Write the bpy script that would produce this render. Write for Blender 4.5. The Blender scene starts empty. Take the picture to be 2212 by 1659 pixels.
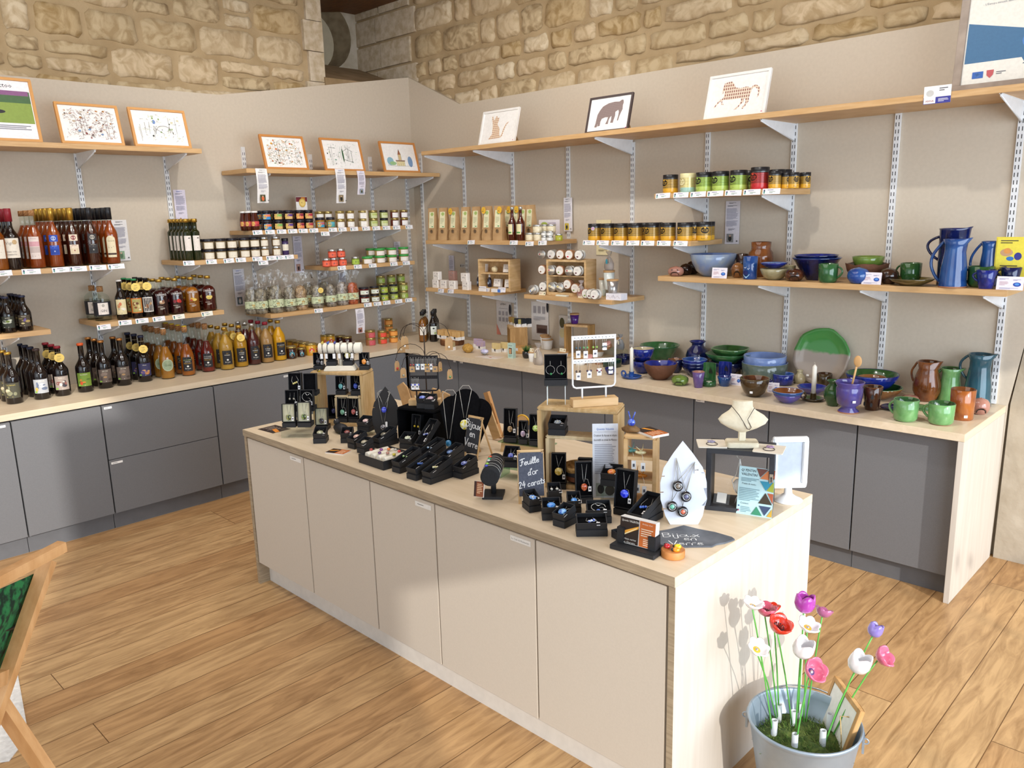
import bpy, bmesh, math, random
from mathutils import Vector, Matrix
R_=random.Random(7)
PI=math.pi; rad=math.radians
C=bpy.context.scene.collection
# ---------------- camera ----------------
FPX=1718.46; YAW,PIT,ROL=rad(-44.431),rad(11.999),rad(-1.449)
CAM=Vector((0,0,1.65))
_fw=Vector((math.sin(YAW)*math.cos(PIT),math.cos(YAW)*math.cos(PIT),-math.sin(PIT)))
_r=Vector((math.cos(YAW),-math.sin(YAW),0)); _u=_r.cross(_fw)
RT=_r*math.cos(ROL)+_u*math.sin(ROL); UP=-_r*math.sin(ROL)+_u*math.cos(ROL); FW=_fw
cd=bpy.data.cameras.new('camera'); cam=bpy.data.objects.new('camera',cd); C.objects.link(cam)
cd.sensor_fit='HORIZONTAL'; cd.sensor_width=36; cd.lens=36*FPX/2212; cd.clip_start=.02; cd.clip_end=100
M3=Matrix((RT,UP,-FW)).transposed()
cam.matrix_world=Matrix.Translation(CAM)@M3.to_4x4()
bpy.context.scene.camera=cam
sc=bpy.context.scene
# ---------------- light ----------------
EXPO=-0.12
sc.view_settings.view_transform='Standard'; sc.view_settings.look='None'
sc.view_settings.exposure=EXPO; sc.view_settings.gamma=1; sc.view_settings.use_curve_mapping=False
w=bpy.data.worlds.new('world'); sc.world=w; w.use_nodes=True
w.node_tree.nodes['Background'].inputs[0].default_value=(.83,.92,1,1)
w.node_tree.nodes['Background'].inputs[1].default_value=.85
def lamp(name,typ,loc,direction,energy,color,**k):
    l=bpy.data.lights.new(name,typ); l.energy=energy; l.color=color
    for a,b in k.items(): setattr(l,a,b)
    o=bpy.data.objects.new(name,l); C.objects.link(o); o.location=loc
    o.rotation_euler=Vector(direction).to_track_quat('-Z','Y').to_euler(); return o
SUN=(-.84,.38,-.37)
lamp('sun','SUN',(4,0,4),SUN,3.0,(1,.95,.88),angle=rad(.8))
# soft fill added behind the viewer, standing in for unseen window daylight
lamp('front_fill_light','AREA',(-1.2,-2.6,1.7),(-.25,1,-.12),38,(.88,.94,1),shape='RECTANGLE',size=3.4,size_y=2.0)
for i,(x,y) in enumerate(((-3.1,2.45),(-1.5,2.35),(-3.25,.9))):
    d=lamp('ceiling_spot_light','SPOT',(x,y,3.3),((-.55,.55,-1),(-.1,.8,-1),(-.9,.1,-1))[i],70,(1,.95,.88),spot_size=rad(125),spot_blend=.6,shadow_soft_size=.035)
lamp('overhead_fill_light','AREA',(-2.4,1.6,3.25),(0,0,-1),46,(1,.96,.9),shape='SQUARE',size=2.6)  # soft overhead fill added to brighten the worktops, not a ceiling fitting
lamp('side_window_light','AREA',(1.6,1.9,1.5),(-1,.1,-.1),150,(.74,.86,1),shape='RECTANGLE',size=3.6,size_y=1.9)
# ---------------- pixel -> place ----------------
def ray(px,py): return FW+RT*((px-1106)/FPX)-UP*((py-829.5)/FPX)
def at(px,py,z):
    d=ray(px,py); return CAM+d*((z-CAM.z)/d.z)
def onx(px,py,x):
    d=ray(px,py); return CAM+d*(x/d.x)
def ony(px,py,y):
    d=ray(px,py); return CAM+d*(y/d.y)
def crop(x0,y0,s): return lambda a,b:(x0+a/s,y0+b/s)
def hz(P,py):
    "height above P that shows at image row py"
    lo,hi=-.2,1.5
    for _ in range(40):
        m=(lo+hi)/2; q=P+Vector((0,0,m))-CAM; y=829.5-FPX*q.dot(UP)/q.dot(FW)
        if y>py: lo=m
        else: hi=m
    return m
def wid(P,px): return px*(P-CAM).dot(FW)/FPX
# ---------------- materials ----------------
def lin(h):
    h=h.lstrip('#'); v=[int(h[i:i+2],16)/255 for i in (0,2,4)]
    return tuple(((c+.055)/1.055)**2.4 if c>.04045 else c/12.92 for c in v)+(1,)
MATS={}
def mat(key,col='#808080',rough=.5,metal=0,trans=0,col2=None,scale=30,bump=0,coat=0,ior=1.45,thin=None,stretch=None,detail=3,lo=.35,hi=.65,bscale=None,spec=None,distort=0,emit=0):
    if key in MATS: return MATS[key]
    m=bpy.data.materials.new(key); m.use_nodes=True; nt=m.node_tree; N=nt.nodes; L=nt.links
    b=N['Principled BSDF']; b.inputs['Base Color'].default_value=lin(col); b.inputs['Roughness'].default_value=rough
    b.inputs['Metallic'].default_value=metal; b.inputs['Transmission Weight'].default_value=trans; b.inputs['IOR'].default_value=ior
    b.inputs['Coat Weight'].default_value=coat; b.inputs['Coat Roughness'].default_value=.06
    if spec is not None: b.inputs['Specular IOR Level'].default_value=spec
    tc=N.new('ShaderNodeTexCoord'); mp=N.new('ShaderNodeMapping'); L.new(tc.outputs['Object'],mp.inputs[0])
    if stretch: mp.inputs['Scale'].default_value=stretch
    no=N.new('ShaderNodeTexNoise'); no.inputs['Scale'].default_value=scale; no.inputs['Detail'].default_value=detail
    no.inputs['Distortion'].default_value=distort; L.new(mp.outputs[0],no.inputs['Vector'])
    c2=lin(col2) if col2 else tuple(c*.93 for c in lin(col)[:3])+(1,)
    rp=N.new('ShaderNodeValToRGB'); rp.color_ramp.elements[0].position=lo; rp.color_ramp.elements[1].position=hi
    rp.color_ramp.elements[0].color=c2; rp.color_ramp.elements[1].color=lin(col)
    L.new(no.outputs['Fac'],rp.inputs[0]); L.new(rp.outputs[0],b.inputs['Base Color'])
    if bump:
        bp=N.new('ShaderNodeBump'); bp.inputs['Strength'].default_value=min(1,bump); bp.inputs['Distance'].default_value=.004
        if bscale:
            n2=N.new('ShaderNodeTexNoise'); n2.inputs['Scale'].default_value=bscale; n2.inputs['Detail'].default_value=4; L.new(tc.outputs['Object'],n2.inputs['Vector']); L.new(n2.outputs['Fac'],bp.inputs['Height'])
        else: L.new(no.outputs['Fac'],bp.inputs['Height'])
        L.new(bp.outputs[0],b.inputs['Normal'])
    if thin is not None:   # thin clear film or glass: mostly see-through with a gloss
        tr=N.new('ShaderNodeBsdfTransparent'); tr.inputs[0].default_value=lin(col); mx=N.new('ShaderNodeMixShader')
        fr=N.new('ShaderNodeFresnel'); fr.inputs[0].default_value=1.0; gl=N.new('ShaderNodeBsdfGlossy'); gl.inputs['Roughness'].default_value=rough
        ad=N.new('ShaderNodeMath'); ad.operation='ADD'; ad.use_clamp=True; ad.inputs[1].default_value=thin; L.new(fr.outputs[0],ad.inputs[0])
        L.new(ad.outputs[0],mx.inputs[0]); L.new(tr.outputs[0],mx.inputs[1]); L.new(gl.outputs[0],mx.inputs[2])
        L.new(mx.outputs[0],N['Material Output'].inputs[0])
        if bump: L.new(bp.outputs[0],gl.inputs['Normal'])
    MATS[key]=m; return m
def glz(c1,c2=None,rough=.12,scale=14): # pottery glaze
    k='glaze_'+c1[1:]+(c2[1:] if c2 else ''); return mat(k,c1,rough=rough,col2=c2,scale=scale,coat=.5,distort=1.2,bump=.08,bscale=25)
def pap(c,rough=.6): return mat('paper_'+c[1:],c,rough=rough,scale=80)
def gls(c,rough=.06): return mat('glass_'+c[1:],c,rough=rough,scale=12,coat=.5)
def prt(c): return mat('ink_'+c[1:],c,rough=.55,scale=90)
# ---------------- mesh builder ----------------
TXT={}
def text2d(s):
    if s in TXT: return TXT[s]
    cu=bpy.data.curves.new('t','FONT'); cu.body=s; cu.resolution_u=1; cu.size=1
    o=bpy.data.objects.new('t',cu); me=o.to_mesh(); v=[(p.co.x,p.co.y) for p in me.vertices]; f=[tuple(p.vertices) for p in me.polygons]
    o.to_mesh_clear(); bpy.data.objects.remove(o); bpy.data.curves.remove(cu)
    if not v: v=[(0,0)]
    x0=min(a for a,_ in v); x1=max(a for a,_ in v)
    TXT[s]=([(a-(x0+x1)/2,b) for a,b in v],f,x1-x0); return TXT[s]
class MB:
    def __init__(s): s.v=[];s.f=[];s.m=[];s.s=[];s.mats=[];s.T=None
    def mi(s,m):
        if m not in s.mats: s.mats.append(m)
        return s.mats.index(m)
    def add(s,vs,fs,m,smooth=False):
        n=len(s.v); k=s.mi(m)
        if s.T is not None: vs=[tuple(s.T@Vector(p)) for p in vs]
        s.v+= [tuple(p) for p in vs]
        for f in fs: s.f.append(tuple(i+n for i in f)); s.m.append(k); s.s.append(smooth)
    def box(s,x0,x1,y0,y1,z0,z1,m):
        s.add([(x,y,z) for x in (x0,x1) for y in (y0,y1) for z in (z0,z1)],[(0,1,3,2),(4,6,7,5),(0,4,5,1),(2,3,7,6),(0,2,6,4),(1,5,7,3)],m); return s
    def rbox(s,x0,x1,y0,y1,z0,z1,m,r=.004,k=3):  # box with rounded vertical edges and a small top chamfer
        pts=[]
        for cx,cy,a0 in ((x1-r,y1-r,0),(x0+r,y1-r,90),(x0+r,y0+r,180),(x1-r,y0+r,270)):
            for i in range(k+1): a=rad(a0+90*i/k); pts.append((cx+r*math.cos(a),cy+r*math.sin(a)))
        s.prism(pts,z0,z1,m); return s
    def prism(s,pts,z0,z1,m,smooth=False):
        n=len(pts); s.add([(x,y,z0) for x,y in pts]+[(x,y,z1) for x,y in pts],[(i,(i+1)%n,n+(i+1)%n,n+i) for i in range(n)],m,smooth)
        s.add([(x,y,z0) for x,y in pts]+[(x,y,z1) for x,y in pts],[tuple(range(n-1,-1,-1)),tuple(range(n,2*n))],m); return s
    def prismy(s,pts,y0,y1,m,smooth=False): # outline in x,z pulled along y
        n=len(pts); V=[(x,y0,z) for x,z in pts]+[(x,y1,z) for x,z in pts]
        s.add(V,[(i,n+i,n+(i+1)%n,(i+1)%n) for i in range(n)],m,smooth); s.add(V,[tuple(range(n)),tuple(range(2*n-1,n-1,-1))],m); return s
    def prismx(s,pts,x0,x1,m):
        n=len(pts); V=[(x0,y,z) for y,z in pts]+[(x1,y,z) for y,z in pts]
        s.add(V,[(i,(i+1)%n,n+(i+1)%n,n+i) for i in range(n)],m); s.add(V,[tuple(range(n-1,-1,-1)),tuple(range(n,2*n))],m); return s
    def lathe(s,prof,m,seg=20,c=(0,0,0),wob=None,sq=0,band=None,closed=False):
        # prof [(r,z)]; band: list of mats per ring segment
        V=[];n=len(prof)
        for j,(r,z) in enumerate(prof):
            for i in range(seg):
                a=2*PI*i/seg; rr=r
                if sq: rr=r/max(abs(math.cos(a)),abs(math.sin(a)))*sq+r*(1-sq) if sq<=1 else r
                zz=z
                if wob: rr,zz=wob(a,j,rr,z)
                V.append((c[0]+rr*math.cos(a),c[1]+rr*math.sin(a),c[2]+zz))
        for j in range(n-1):
            fs=[(j*seg+i,j*seg+(i+1)%seg,(j+1)*seg+(i+1)%seg,(j+1)*seg+i) for i in range(seg)]
            if j==0 or band: pass
            mm=band[j] if band else m
            k=s.mi(mm); 
            if j==0: n0=len(s.v); vv=[tuple(s.T@Vector(p)) for p in V] if s.T is not None else V; s.v+=vv
            for f in fs: s.f.append(tuple(q+n0 for q in f)); s.m.append(k); s.s.append(True)
        k0=s.mi(band[0] if band else m); k1=s.mi(band[-1] if band else m)
        if not closed:
            s.f.append(tuple(n0+i for i in range(seg-1,-1,-1))); s.m.append(k0); s.s.append(False)
            if prof[-1][0]>1e-5: s.f.append(tuple(n0+(n-1)*seg+i for i in range(seg))); s.m.append(k1); s.s.append(False)
        return s
    def tube(s,pts,r,m,seg=6,r2=None):
        pts=[Vector(p) for p in pts]; V=[];n=len(pts); pu=None
        for i,p in enumerate(pts):
            d=(pts[min(i+1,n-1)]-pts[max(i-1,0)]); d=d.normalized() if d.length>1e-9 else Vector((0,0,1))
            if pu is None:
                a=Vector((0,0,1)) if abs(d.z)<.9 else Vector((1,0,0)); pu=d.cross(a).normalized()
            pu=(pu-d*pu.dot(d)).normalized(); q=d.cross(pu)
            rr=r if r2 is None else r+(r2-r)*i/(n-1)
            for k in range(seg): a=2*PI*k/seg; V.append(p+pu*(rr*math.cos(a))+q*(rr*math.sin(a)))
        F=[(j*seg+i,j*seg+(i+1)%seg,(j+1)*seg+(i+1)%seg,(j+1)*seg+i) for j in range(n-1) for i in range(seg)]
        s.add(V,F+[tuple(range(seg-1,-1,-1)),tuple((n-1)*seg+i for i in range(seg))],m,True); return s
    def ball(s,c,rx,ry,rz,m,seg=12,rings=8,f=None):
        V=[];
        for j in range(rings+1):
            t=PI*j/rings
            for i in range(seg):
                a=2*PI*i/seg; p=(math.sin(t)*math.cos(a),math.sin(t)*math.sin(a),-math.cos(t)); k=f(*p) if f else 1
                V.append((c[0]+rx*p[0]*k,c[1]+ry*p[1]*k,c[2]+rz*p[2]*k))
        s.add(V,[(j*seg+i,j*seg+(i+1)%seg,(j+1)*seg+(i+1)%seg,(j+1)*seg+i) for j in range(rings) for i in range(seg)],m,True); return s
    def quad(s,a,b,c,d,m): s.add([a,b,c,d],[(0,1,2,3)],m); return s
    def torus(s,c,R,r,m,seg=20,k=6,ax='z',arc=1.0,a0=0):
        pts=[]
        for i in range(seg+1):
            a=a0+2*PI*arc*i/seg; x,y=R*math.cos(a),R*math.sin(a)
            pts.append((c[0]+x,c[1]+y,c[2]) if ax=='z' else (c[0]+x,c[1],c[2]+y) if ax=='y' else (c[0],c[1]+x,c[2]+y))
        return s.tube(pts,r,m,k)
    # flat or cylindrical printing: items in metres, x right, z up, seen from -y
    def decal(s,items,r=None,y=0,off=.0004,cx=0,cz=0,thick=None):
        def mp(x,z,l):
            x+=cx; z+=cz
            if r: return ((r+off*l)*math.sin(x/r),-(r+off*l)*math.cos(x/r),z)
            return (x,y-off*l,z)
        for k,it in enumerate(items):
            l=1+k*.35 if k<12 else 5; t=it[0]
            if t=='r':
                _,x,z,W,H,m=it; n=max(1,min(10,int(W/.008))) if r else 1; V=[];F=[]
                for i in range(n+1): xx=x-W/2+W*i/n; V+=[mp(xx,z-H/2,l),mp(xx,z+H/2,l)]
                s.add(V,[(2*i,2*i+2,2*i+3,2*i+1) for i in range(n)],m)
            elif t=='e':
                _,x,z,a,b,m=it; n=14; V=[mp(x,z,l)]+[mp(x+a*math.cos(2*PI*i/n),z+b*math.sin(2*PI*i/n),l) for i in range(n)]
                s.add(V,[(0,1+i,1+(i+1)%n) for i in range(n)],m)
            elif t=='p':
                _,pts,m=it; s.add([mp(a,b,l) for a,b in pts],[tuple(range(len(pts)))],m)
            elif t=='t':
                _,x,z,h,st,m=it[:6]; V,F,W=text2d(st); kx=h if len(it)<7 else min(h,it[6]/W)
                s.add([mp(x+a*kx,z+b*h,l) for a,b in V],F,m)
            elif t=='l': # lines of small unreadable print
                _,x,z,W,H,n,m=it; rr=random.Random(int(abs(x*1e4)+z*1e4+n))
                for i in range(n):
                    zz=z+H/2-H*(i+.5)/n; ww=W*(rr.uniform(.8,1) if i<n-1 else .55); xs=x-(W-ww)/2
                    V=[mp(xs-ww/2,zz-H/n*.22,l),mp(xs+ww/2,zz-H/n*.22,l),mp(xs+ww/2,zz+H/n*.22,l),mp(xs-ww/2,zz+H/n*.22,l)]
                    s.add(V,[(0,1,2,3)],m)
            elif t=='s': # pen strokes
                _,lines,wd,m=it
                for ln in lines:
                    for (ax,az),(bx,bz) in zip(ln,ln[1:]):
                        dx,dz=bx-ax,bz-az; q=math.hypot(dx,dz) or 1; nx,nz=-dz/q*wd/2,dx/q*wd/2; ex,ez=dx/q*wd*.35,dz/q*wd*.35
                        s.add([mp(ax-ex+nx,az-ez+nz,l),mp(ax-ex-nx,az-ez-nz,l),mp(bx+ex-nx,bz+ez-nz,l),mp(bx+ex+nx,bz+ez+nz,l)],[(0,1,2,3)],m)
        return s
    def mesh(s,name,bev=0):
        me=bpy.data.meshes.new(name); me.from_pydata(s.v,[],s.f)
        for m in s.mats: me.materials.append(m)
        me.polygons.foreach_set('material_index',s.m); me.polygons.foreach_set('use_smooth',s.s)
        if bev:
            bm=bmesh.new(); bm.from_mesh(me); bmesh.ops.remove_doubles(bm,verts=bm.verts,dist=1e-6)
            es=[e for e in bm.edges if len(e.link_faces)==2 and e.calc_face_angle(0)>.7]
            bmesh.ops.bevel(bm,geom=es,offset=bev,segments=2,affect='EDGES',clamp_overlap=True); bm.to_mesh(me); bm.free()
        me.update(); return me
MC={}
def cache(key,fn):
    if key not in MC: MC[key]=fn()
    return MC[key]
def link(name,me,parent=None,loc=(0,0,0),rot=(0,0,0),sca=None):
    o=bpy.data.objects.new(name,me); C.objects.link(o); o.location=loc; o.rotation_euler=rot
    if sca: o.scale=sca
    if parent: o.parent=parent
    return o
def tag(o,label=None,cat=None,group=None,kind=None):
    if label: o['label']=label
    if cat: o['category']=cat
    if group: o['group']=group
    if kind: o['kind']=kind
    return o
def thing(name,label,cat,loc,rz=0,group=None,rot=None):
    return tag(link(name,None,None,loc,rot or (0,0,rz)),label,cat,group)
def solo(name,label,cat,me,loc,rz=0,group=None,rot=None,sca=None):
    return tag(link(name,me,None,loc,rot or (0,0,rz),sca),label,cat,group)
def struct(name,mb,bev=0): return tag(link(name,mb.mesh(name,bev)),kind='structure')
ORD=['front','second','third','fourth','fifth','sixth','seventh','eighth','ninth']
XW,YW=-5.05,4.10
# ================= room =================
def floor_mat():
    m=bpy.data.materials.new('oak_planks'); m.use_nodes=True; nt=m.node_tree;N=nt.nodes;L=nt.links;b=N['Principled BSDF']
    tc=N.new('ShaderNodeTexCoord'); mp=N.new('ShaderNodeMapping'); mp.inputs['Rotation'].default_value=(0,0,rad(90)); mp.inputs['Location'].default_value=(0,.041,0); L.new(tc.outputs['Object'],mp.inputs[0])
    br=N.new('ShaderNodeTexBrick'); br.offset=.37; br.offset_frequency=3; br.squash=1
    for k,v in (('Scale',1),('Mortar Size',.0016),('Mortar Smooth',.1),('Bias',-.05),('Brick Width',1.9),('Row Height',.1487)): br.inputs[k].default_value=v
    br.inputs['Color1'].default_value=lin('#cba676'); br.inputs['Color2'].default_value=lin('#b98f60'); br.inputs['Mortar'].default_value=lin('#74512c')
    L.new(mp.outputs[0],br.inputs['Vector'])
    m2=N.new('ShaderNodeMapping'); m2.inputs['Scale'].default_value=(8,1.1,1); L.new(tc.outputs['Object'],m2.inputs[0])
    # shift the grain from board to board
    ad=N.new('ShaderNodeVectorMath'); ad.operation='MULTIPLY_ADD'; ad.inputs[1].default_value=(37,37,37); L.new(br.outputs['Color'],ad.inputs[0]); L.new(m2.outputs[0],ad.inputs[2])
    n1=N.new('ShaderNodeTexNoise'); n1.inputs['Scale'].default_value=3.2; n1.inputs['Detail'].default_value=8; n1.inputs['Roughness'].default_value=.62; n1.inputs['Distortion'].default_value=1.2; L.new(ad.outputs[0],n1.inputs['Vector'])
    rp=N.new('ShaderNodeValToRGB'); e=rp.color_ramp.elements; e[0].position=.32; e[0].color=(.52,.45,.37,1); e[1].position=.62; e[1].color=(1.05,1.05,1.04,1); L.new(n1.outputs['Fac'],rp.inputs[0])
    mx=N.new('ShaderNodeMix'); mx.data_type='RGBA'; mx.blend_type='MULTIPLY'; mx.inputs[0].default_value=.85; L.new(br.outputs['Color'],mx.inputs[6]); L.new(rp.outputs[0],mx.inputs[7])
    vo=N.new('ShaderNodeTexVoronoi'); vo.inputs['Scale'].default_value=1.5; m3=N.new('ShaderNodeMapping'); m3.inputs['Scale'].default_value=(1.6,.8,1); L.new(tc.outputs['Object'],m3.inputs[0]); L.new(m3.outputs[0],vo.inputs['Vector'])
    r3=N.new('ShaderNodeValToRGB'); r3.color_ramp.elements[0].position=.02; r3.color_ramp.elements[1].position=.06; r3.color_ramp.elements[0].color=(.35,.22,.12,1); r3.color_ramp.elements[1].color=(1,1,1,1); L.new(vo.outputs['Distance'],r3.inputs[0])
    my=N.new('ShaderNodeMix'); my.data_type='RGBA'; my.blend_type='MULTIPLY'; my.inputs[0].default_value=.8; L.new(mx.outputs[2],my.inputs[6]); L.new(r3.outputs[0],my.inputs[7])
    L.new(my.outputs[2],b.inputs['Base Color']); b.inputs['Roughness'].default_value=.42
    bp=N.new('ShaderNodeBump'); bp.inputs['Strength'].default_value=.25; bp.inputs['Distance'].default_value=.002; bp.invert=True; L.new(br.outputs['Fac'],bp.inputs['Height']); L.new(bp.outputs[0],b.inputs['Normal']); return m
M_floor=floor_mat()
LAM=mat('pale_laminate','#decdb3',rough=.38,col2='#d6c4a8',scale=5,stretch=(7,1,7),detail=6,distort=.6)
LAMy=mat('pale_laminate_across','#dccab0',rough=.38,col2='#d3c0a3',scale=5,stretch=(1,7,7),detail=6,distort=.6)
LAMe=mat('laminate_edge','#ad9c83',rough=.45,col2='#978770',scale=12,stretch=(1,1,14),detail=5)
LAMv=mat('laminate_panel','#cdc5ba',rough=.45,col2='#c5bcb0',scale=4,stretch=(8,8,.7),detail=6,distort=.8)
GREY=mat('grey_front','#747578',rough=.42,col2='#707174',scale=240); GREYK=mat('grey_plinth','#6c6e72',rough=.5)
IVORY=mat('ivory_front','#cdc3b5',rough=.5,col2='#cac0b2',scale=200)
GAP=mat('dark_gap','#17171c',rough=.9); WHT=mat('white_edge','#f2f0ec',rough=.5)
WALLP=mat('painted_board','#ccc0ae',rough=.72,col2='#c8bcaa',scale=60)
STEEL=mat('white_steel','#e6e8ea',rough=.35); DARKS=mat('slot_dark','#3a3a3c',rough=.9)
BEECH=mat('beech_shelf','#cfaa7a',rough=.45,col2='#c39b68',scale=10,stretch=(1,1,10),detail=5)
mb=MB(); mb.box(-5.9,2.4,-4.2,4.2,-.05,0,M_floor); struct('floor',mb)
CEIL=mat('wood_ceiling','#8a6238',rough=.7,col2='#6f4c28',scale=12,stretch=(1,8,1))
mb=MB(); mb.box(-5.9,2.4,-1.2,4.3,3.32,3.4,CEIL); struct('ceiling',mb)
# --- stone: coursed rubble, every stone modelled, mortar behind ---
def stone_mats():
    out=[]
    for i,(a,b) in enumerate((('#c9b696','#ad9775'),('#c1ad8a','#a58e69'),('#cdb999','#ab9470'),('#bda67f','#9c8257'),('#d3c3a6','#b29c7a'),('#c4b08d','#9a8462'))):
        out.append(mat('limestone_%d'%i,a,rough=.95,col2=b,scale=11,detail=9,bump=1,bscale=34,distort=1.5,lo=.36,hi=.6))
    return out
STN=stone_mats(); MORT=mat('lime_mortar','#b39d7a',rough=.98,col2='#a38c69',scale=7,detail=6,bump=.6,bscale=90)
QUOIN=mat('dressed_limestone','#cdbfa9',rough=.95,col2='#b3a184',scale=22,detail=8,bump=1,bscale=70)
def stones(mb,u0,u1,z0,z1,put,seed):
    r=random.Random(seed); z=z0
    while z<z1-.02:
        h=r.choice((.10,.13,.16,.19)); h=min(h,z1-z); u=u0
        while u<u1-.02:
            wd=min(r.uniform(.14,.46),u1-u); g=.011
            if u1-(u+wd)<.1: wd=u1-u
            rows=[(u+g,u+wd-g,z+g,z+h-g)]
            if h>.15 and r.random()<.3: rows=[(u+g,u+wd-g,z+g,z+h*.5-g*.7),(u+g,u+wd-g,z+h*.5+g*.7,z+h-g)]
            for a,b,c,d in rows:
                ring=[]; n=5
                for k in range(n): ring.append((a+(b-a)*(k+.5)/n,c+r.uniform(-.004,.012)))
                for k in range(3): ring.append((b+r.uniform(-.012,.004),c+(d-c)*(k+.5)/3))
                for k in range(n): ring.append((b-(b-a)*(k+.5)/n,d+r.uniform(-.012,.004)))
                for k in range(3): ring.append((a+r.uniform(-.004,.012),d-(d-c)*(k+.5)/3))
                cu,cz=(a+b)/2,(c+d)/2; N=len(ring); V=[];F=[]
                for lv,(sc_,ex) in enumerate(((1,0),(.955,.013),(.6,.02))):
                    for p,q in ring:
                        V.append(put(cu+(p-cu)*sc_,cz+(q-cz)*sc_,ex+(r.uniform(-.004,.005) if lv else 0)))
                V.append(put(cu,cz,.021+r.uniform(-.005,.005)))
                for lv in range(2):
                    for k in range(N): F.append((lv*N+k,lv*N+(k+1)%N,(lv+1)*N+(k+1)%N,(lv+1)*N+k))
                for k in range(N): F.append((2*N+k,2*N+(k+1)%N,3*N))
                mb.add(V,F,r.choice(STN),True)
            u+=wd
        z+=h
# left side: stone above the boards, then a deep window niche
mb=MB(); mb.box(-5.4,-5.10,-1.2,3.30,2.30,3.36,MORT); stones(mb,-.2,3.22,2.36,3.34,lambda u,z,e:(-5.10+e,u,z),3)
for k in range(5):
    mb.box(-5.72,-5.072-.004*(k%2),3.22+.03*(k%2),3.372,2.40+k*.2,2.595+k*.2,QUOIN)
mb.box(-5.4,-5.09,-1.2,3.3,0,2.36,MORT)
struct('wall_left_stone',mb)
mb=MB(); mb.box(-6.1,-.62,4.135,4.4,2.3,3.40,MORT); stones(mb,-5.0,-.6,2.36,3.34,lambda u,z,e:(u,4.135-e,z),11)
for k in range(5):
    a=.18*(k%2); mb.box(-5.40-a*.3,-5.04+.07*(k%2),4.116,4.14,2.42+k*.2,2.6+k*.2,QUOIN); mb.box(-5.72,-5.42-a*.3,4.12,4.14,2.42+k*.2,2.6+k*.2,QUOIN)
struct('wall_back_stone',mb)
PLST=mat('aged_plaster','#bdb3a2',rough=.95,col2='#a59984',scale=9,detail=7,bump=.7,bscale=60); DPL=mat('disc_plaster','#b9ae95',rough=.8)
mb=MB()
for z0,z1 in ((2.3,3.4),): # niche back with a round recess
    Rr=.26; e_=onx(758,85,-5.72); cy,cz=e_.y-Rr,e_.z; N=32; V=[];F=[]
    for i in range(N):
        a=2*PI*i/N; V.append((-5.72,cy+Rr*math.cos(a),cz+Rr*math.sin(a)))
    for i in range(N):
        a=2*PI*i/N; c,s=math.cos(a),math.sin(a); k=.75/max(abs(c),abs(s)); V.append((-5.72,cy+k*c,cz+k*s))
    for i in range(N):
        a=2*PI*i/N; V.append((-5.85,cy-.05+(Rr-.03)*math.cos(a),cz-.03+(Rr-.03)*math.sin(a)))
    for i in range(N): j=(i+1)%N; F+=[(i,j,N+j,N+i)]
    mb.add(V,F,PLST); mb.add(V,[(2*N+i,2*N+(i+1)%N,(i+1)%N,i) for i in range(N)],mat('round_reveal','#85765d',rough=.95,col2='#6f6049',scale=12,bump=.5),True); mb.add(V,[tuple(range(2*N,3*N))],DPL)
mb.prismy([(-5.75,2.40),(-5.06,2.40),(-5.06,2.63),(-5.75,2.86)],3.36,4.14,mat('stone_sill','#9a8263',rough=.95,col2='#86704f',scale=8,bump=.6,bscale=30))
mb.box(-5.9,-5.1,3.3,4.15,3.27,3.33,mat('oak_lintel','#6e4318',rough=.6,col2='#5a3410',scale=14,stretch=(1,6,1)))
struct('window_1',mb)
# right end: stone seen past the end of the counter
mb=MB(); SM=mat('rendered_limestone','#bfb4a2',rough=.95,col2='#a79a86',scale=6,detail=9,bump=.9,bscale=25,lo=.3,hi=.7)
mb.box(-.9,.6,4.14,4.4,0,3.4,SM)
mb.prismy([(-.846,0),(.6,0),(.6,3.3),(-.55,3.3),(-.74,1.6),(-.842,.75)],4.104,4.16,SM)
struct('wall_back_right_stone',mb)
# --- painted boards behind the shelving ---
mb=MB(); mb.prismx([(-1.2,0),(4.10,0),(4.10,2.70),(2.55,2.445),(-1.2,2.445)],XW-.03,XW,WALLP)
struct('wall_left',mb)
mb=MB(); mb.prismy([(-5.05,0),(-.862,0),(-.852,.742),(-.74,1.55),(-.55,2.445),(-4.48,2.445),(-5.05,2.70)],YW,YW+.03,WALLP)
struct('wall_back',mb)
# --- glazed opening on the sunny side (outside the frame, it shapes the sun) ---
PL=mat('white_plaster','#e4ddd0',rough=.9)
mb=MB(); X=1.7
for y0,y1,z0,z1 in ((-1.6,-.25,0,3.35),(3.95,4.3,0,3.35),(-.25,3.95,0,.25),(-.25,3.95,2.14,3.35)): mb.box(X,X+.25,y0,y1,z0,z1,PL)
struct('wall_right',mb)
# shrub growing outside that opening
mb=MB(); rr=random.Random(21); LF=mat('shrub_leaf','#4f6b34',rough=.7)
for i in range(420):
    a=rr.choice(((.9,.5),(2.1,.85),(3.1,.6),(1.5,.45))); p=Vector((3.6+rr.gauss(0,.25),a[0]-.35+rr.gauss(0,.22),1.12+a[1]*.5+rr.gauss(0,.2))); d=Vector((rr.uniform(-1,1),rr.uniform(-1,1),rr.uniform(-1,1))).normalized()*.07; e=d.orthogonal().normalized()*.03
    mb.add([p-d,p+e,p+d,p-e],[(0,1,2,3)],LF)
for y in (.6,1.2,1.8,2.7): mb.tube([(3.7,y,0),(3.65,y+.05,.8),(3.6,y-.05,1.6)],.014,mat('shrub_stem','#5a4530'),5)
tag(link('garden_shrub',mb.mesh('shrub')),'leafy shrub outside the window opening of the sunny side','shrub',kind='stuff')
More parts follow.
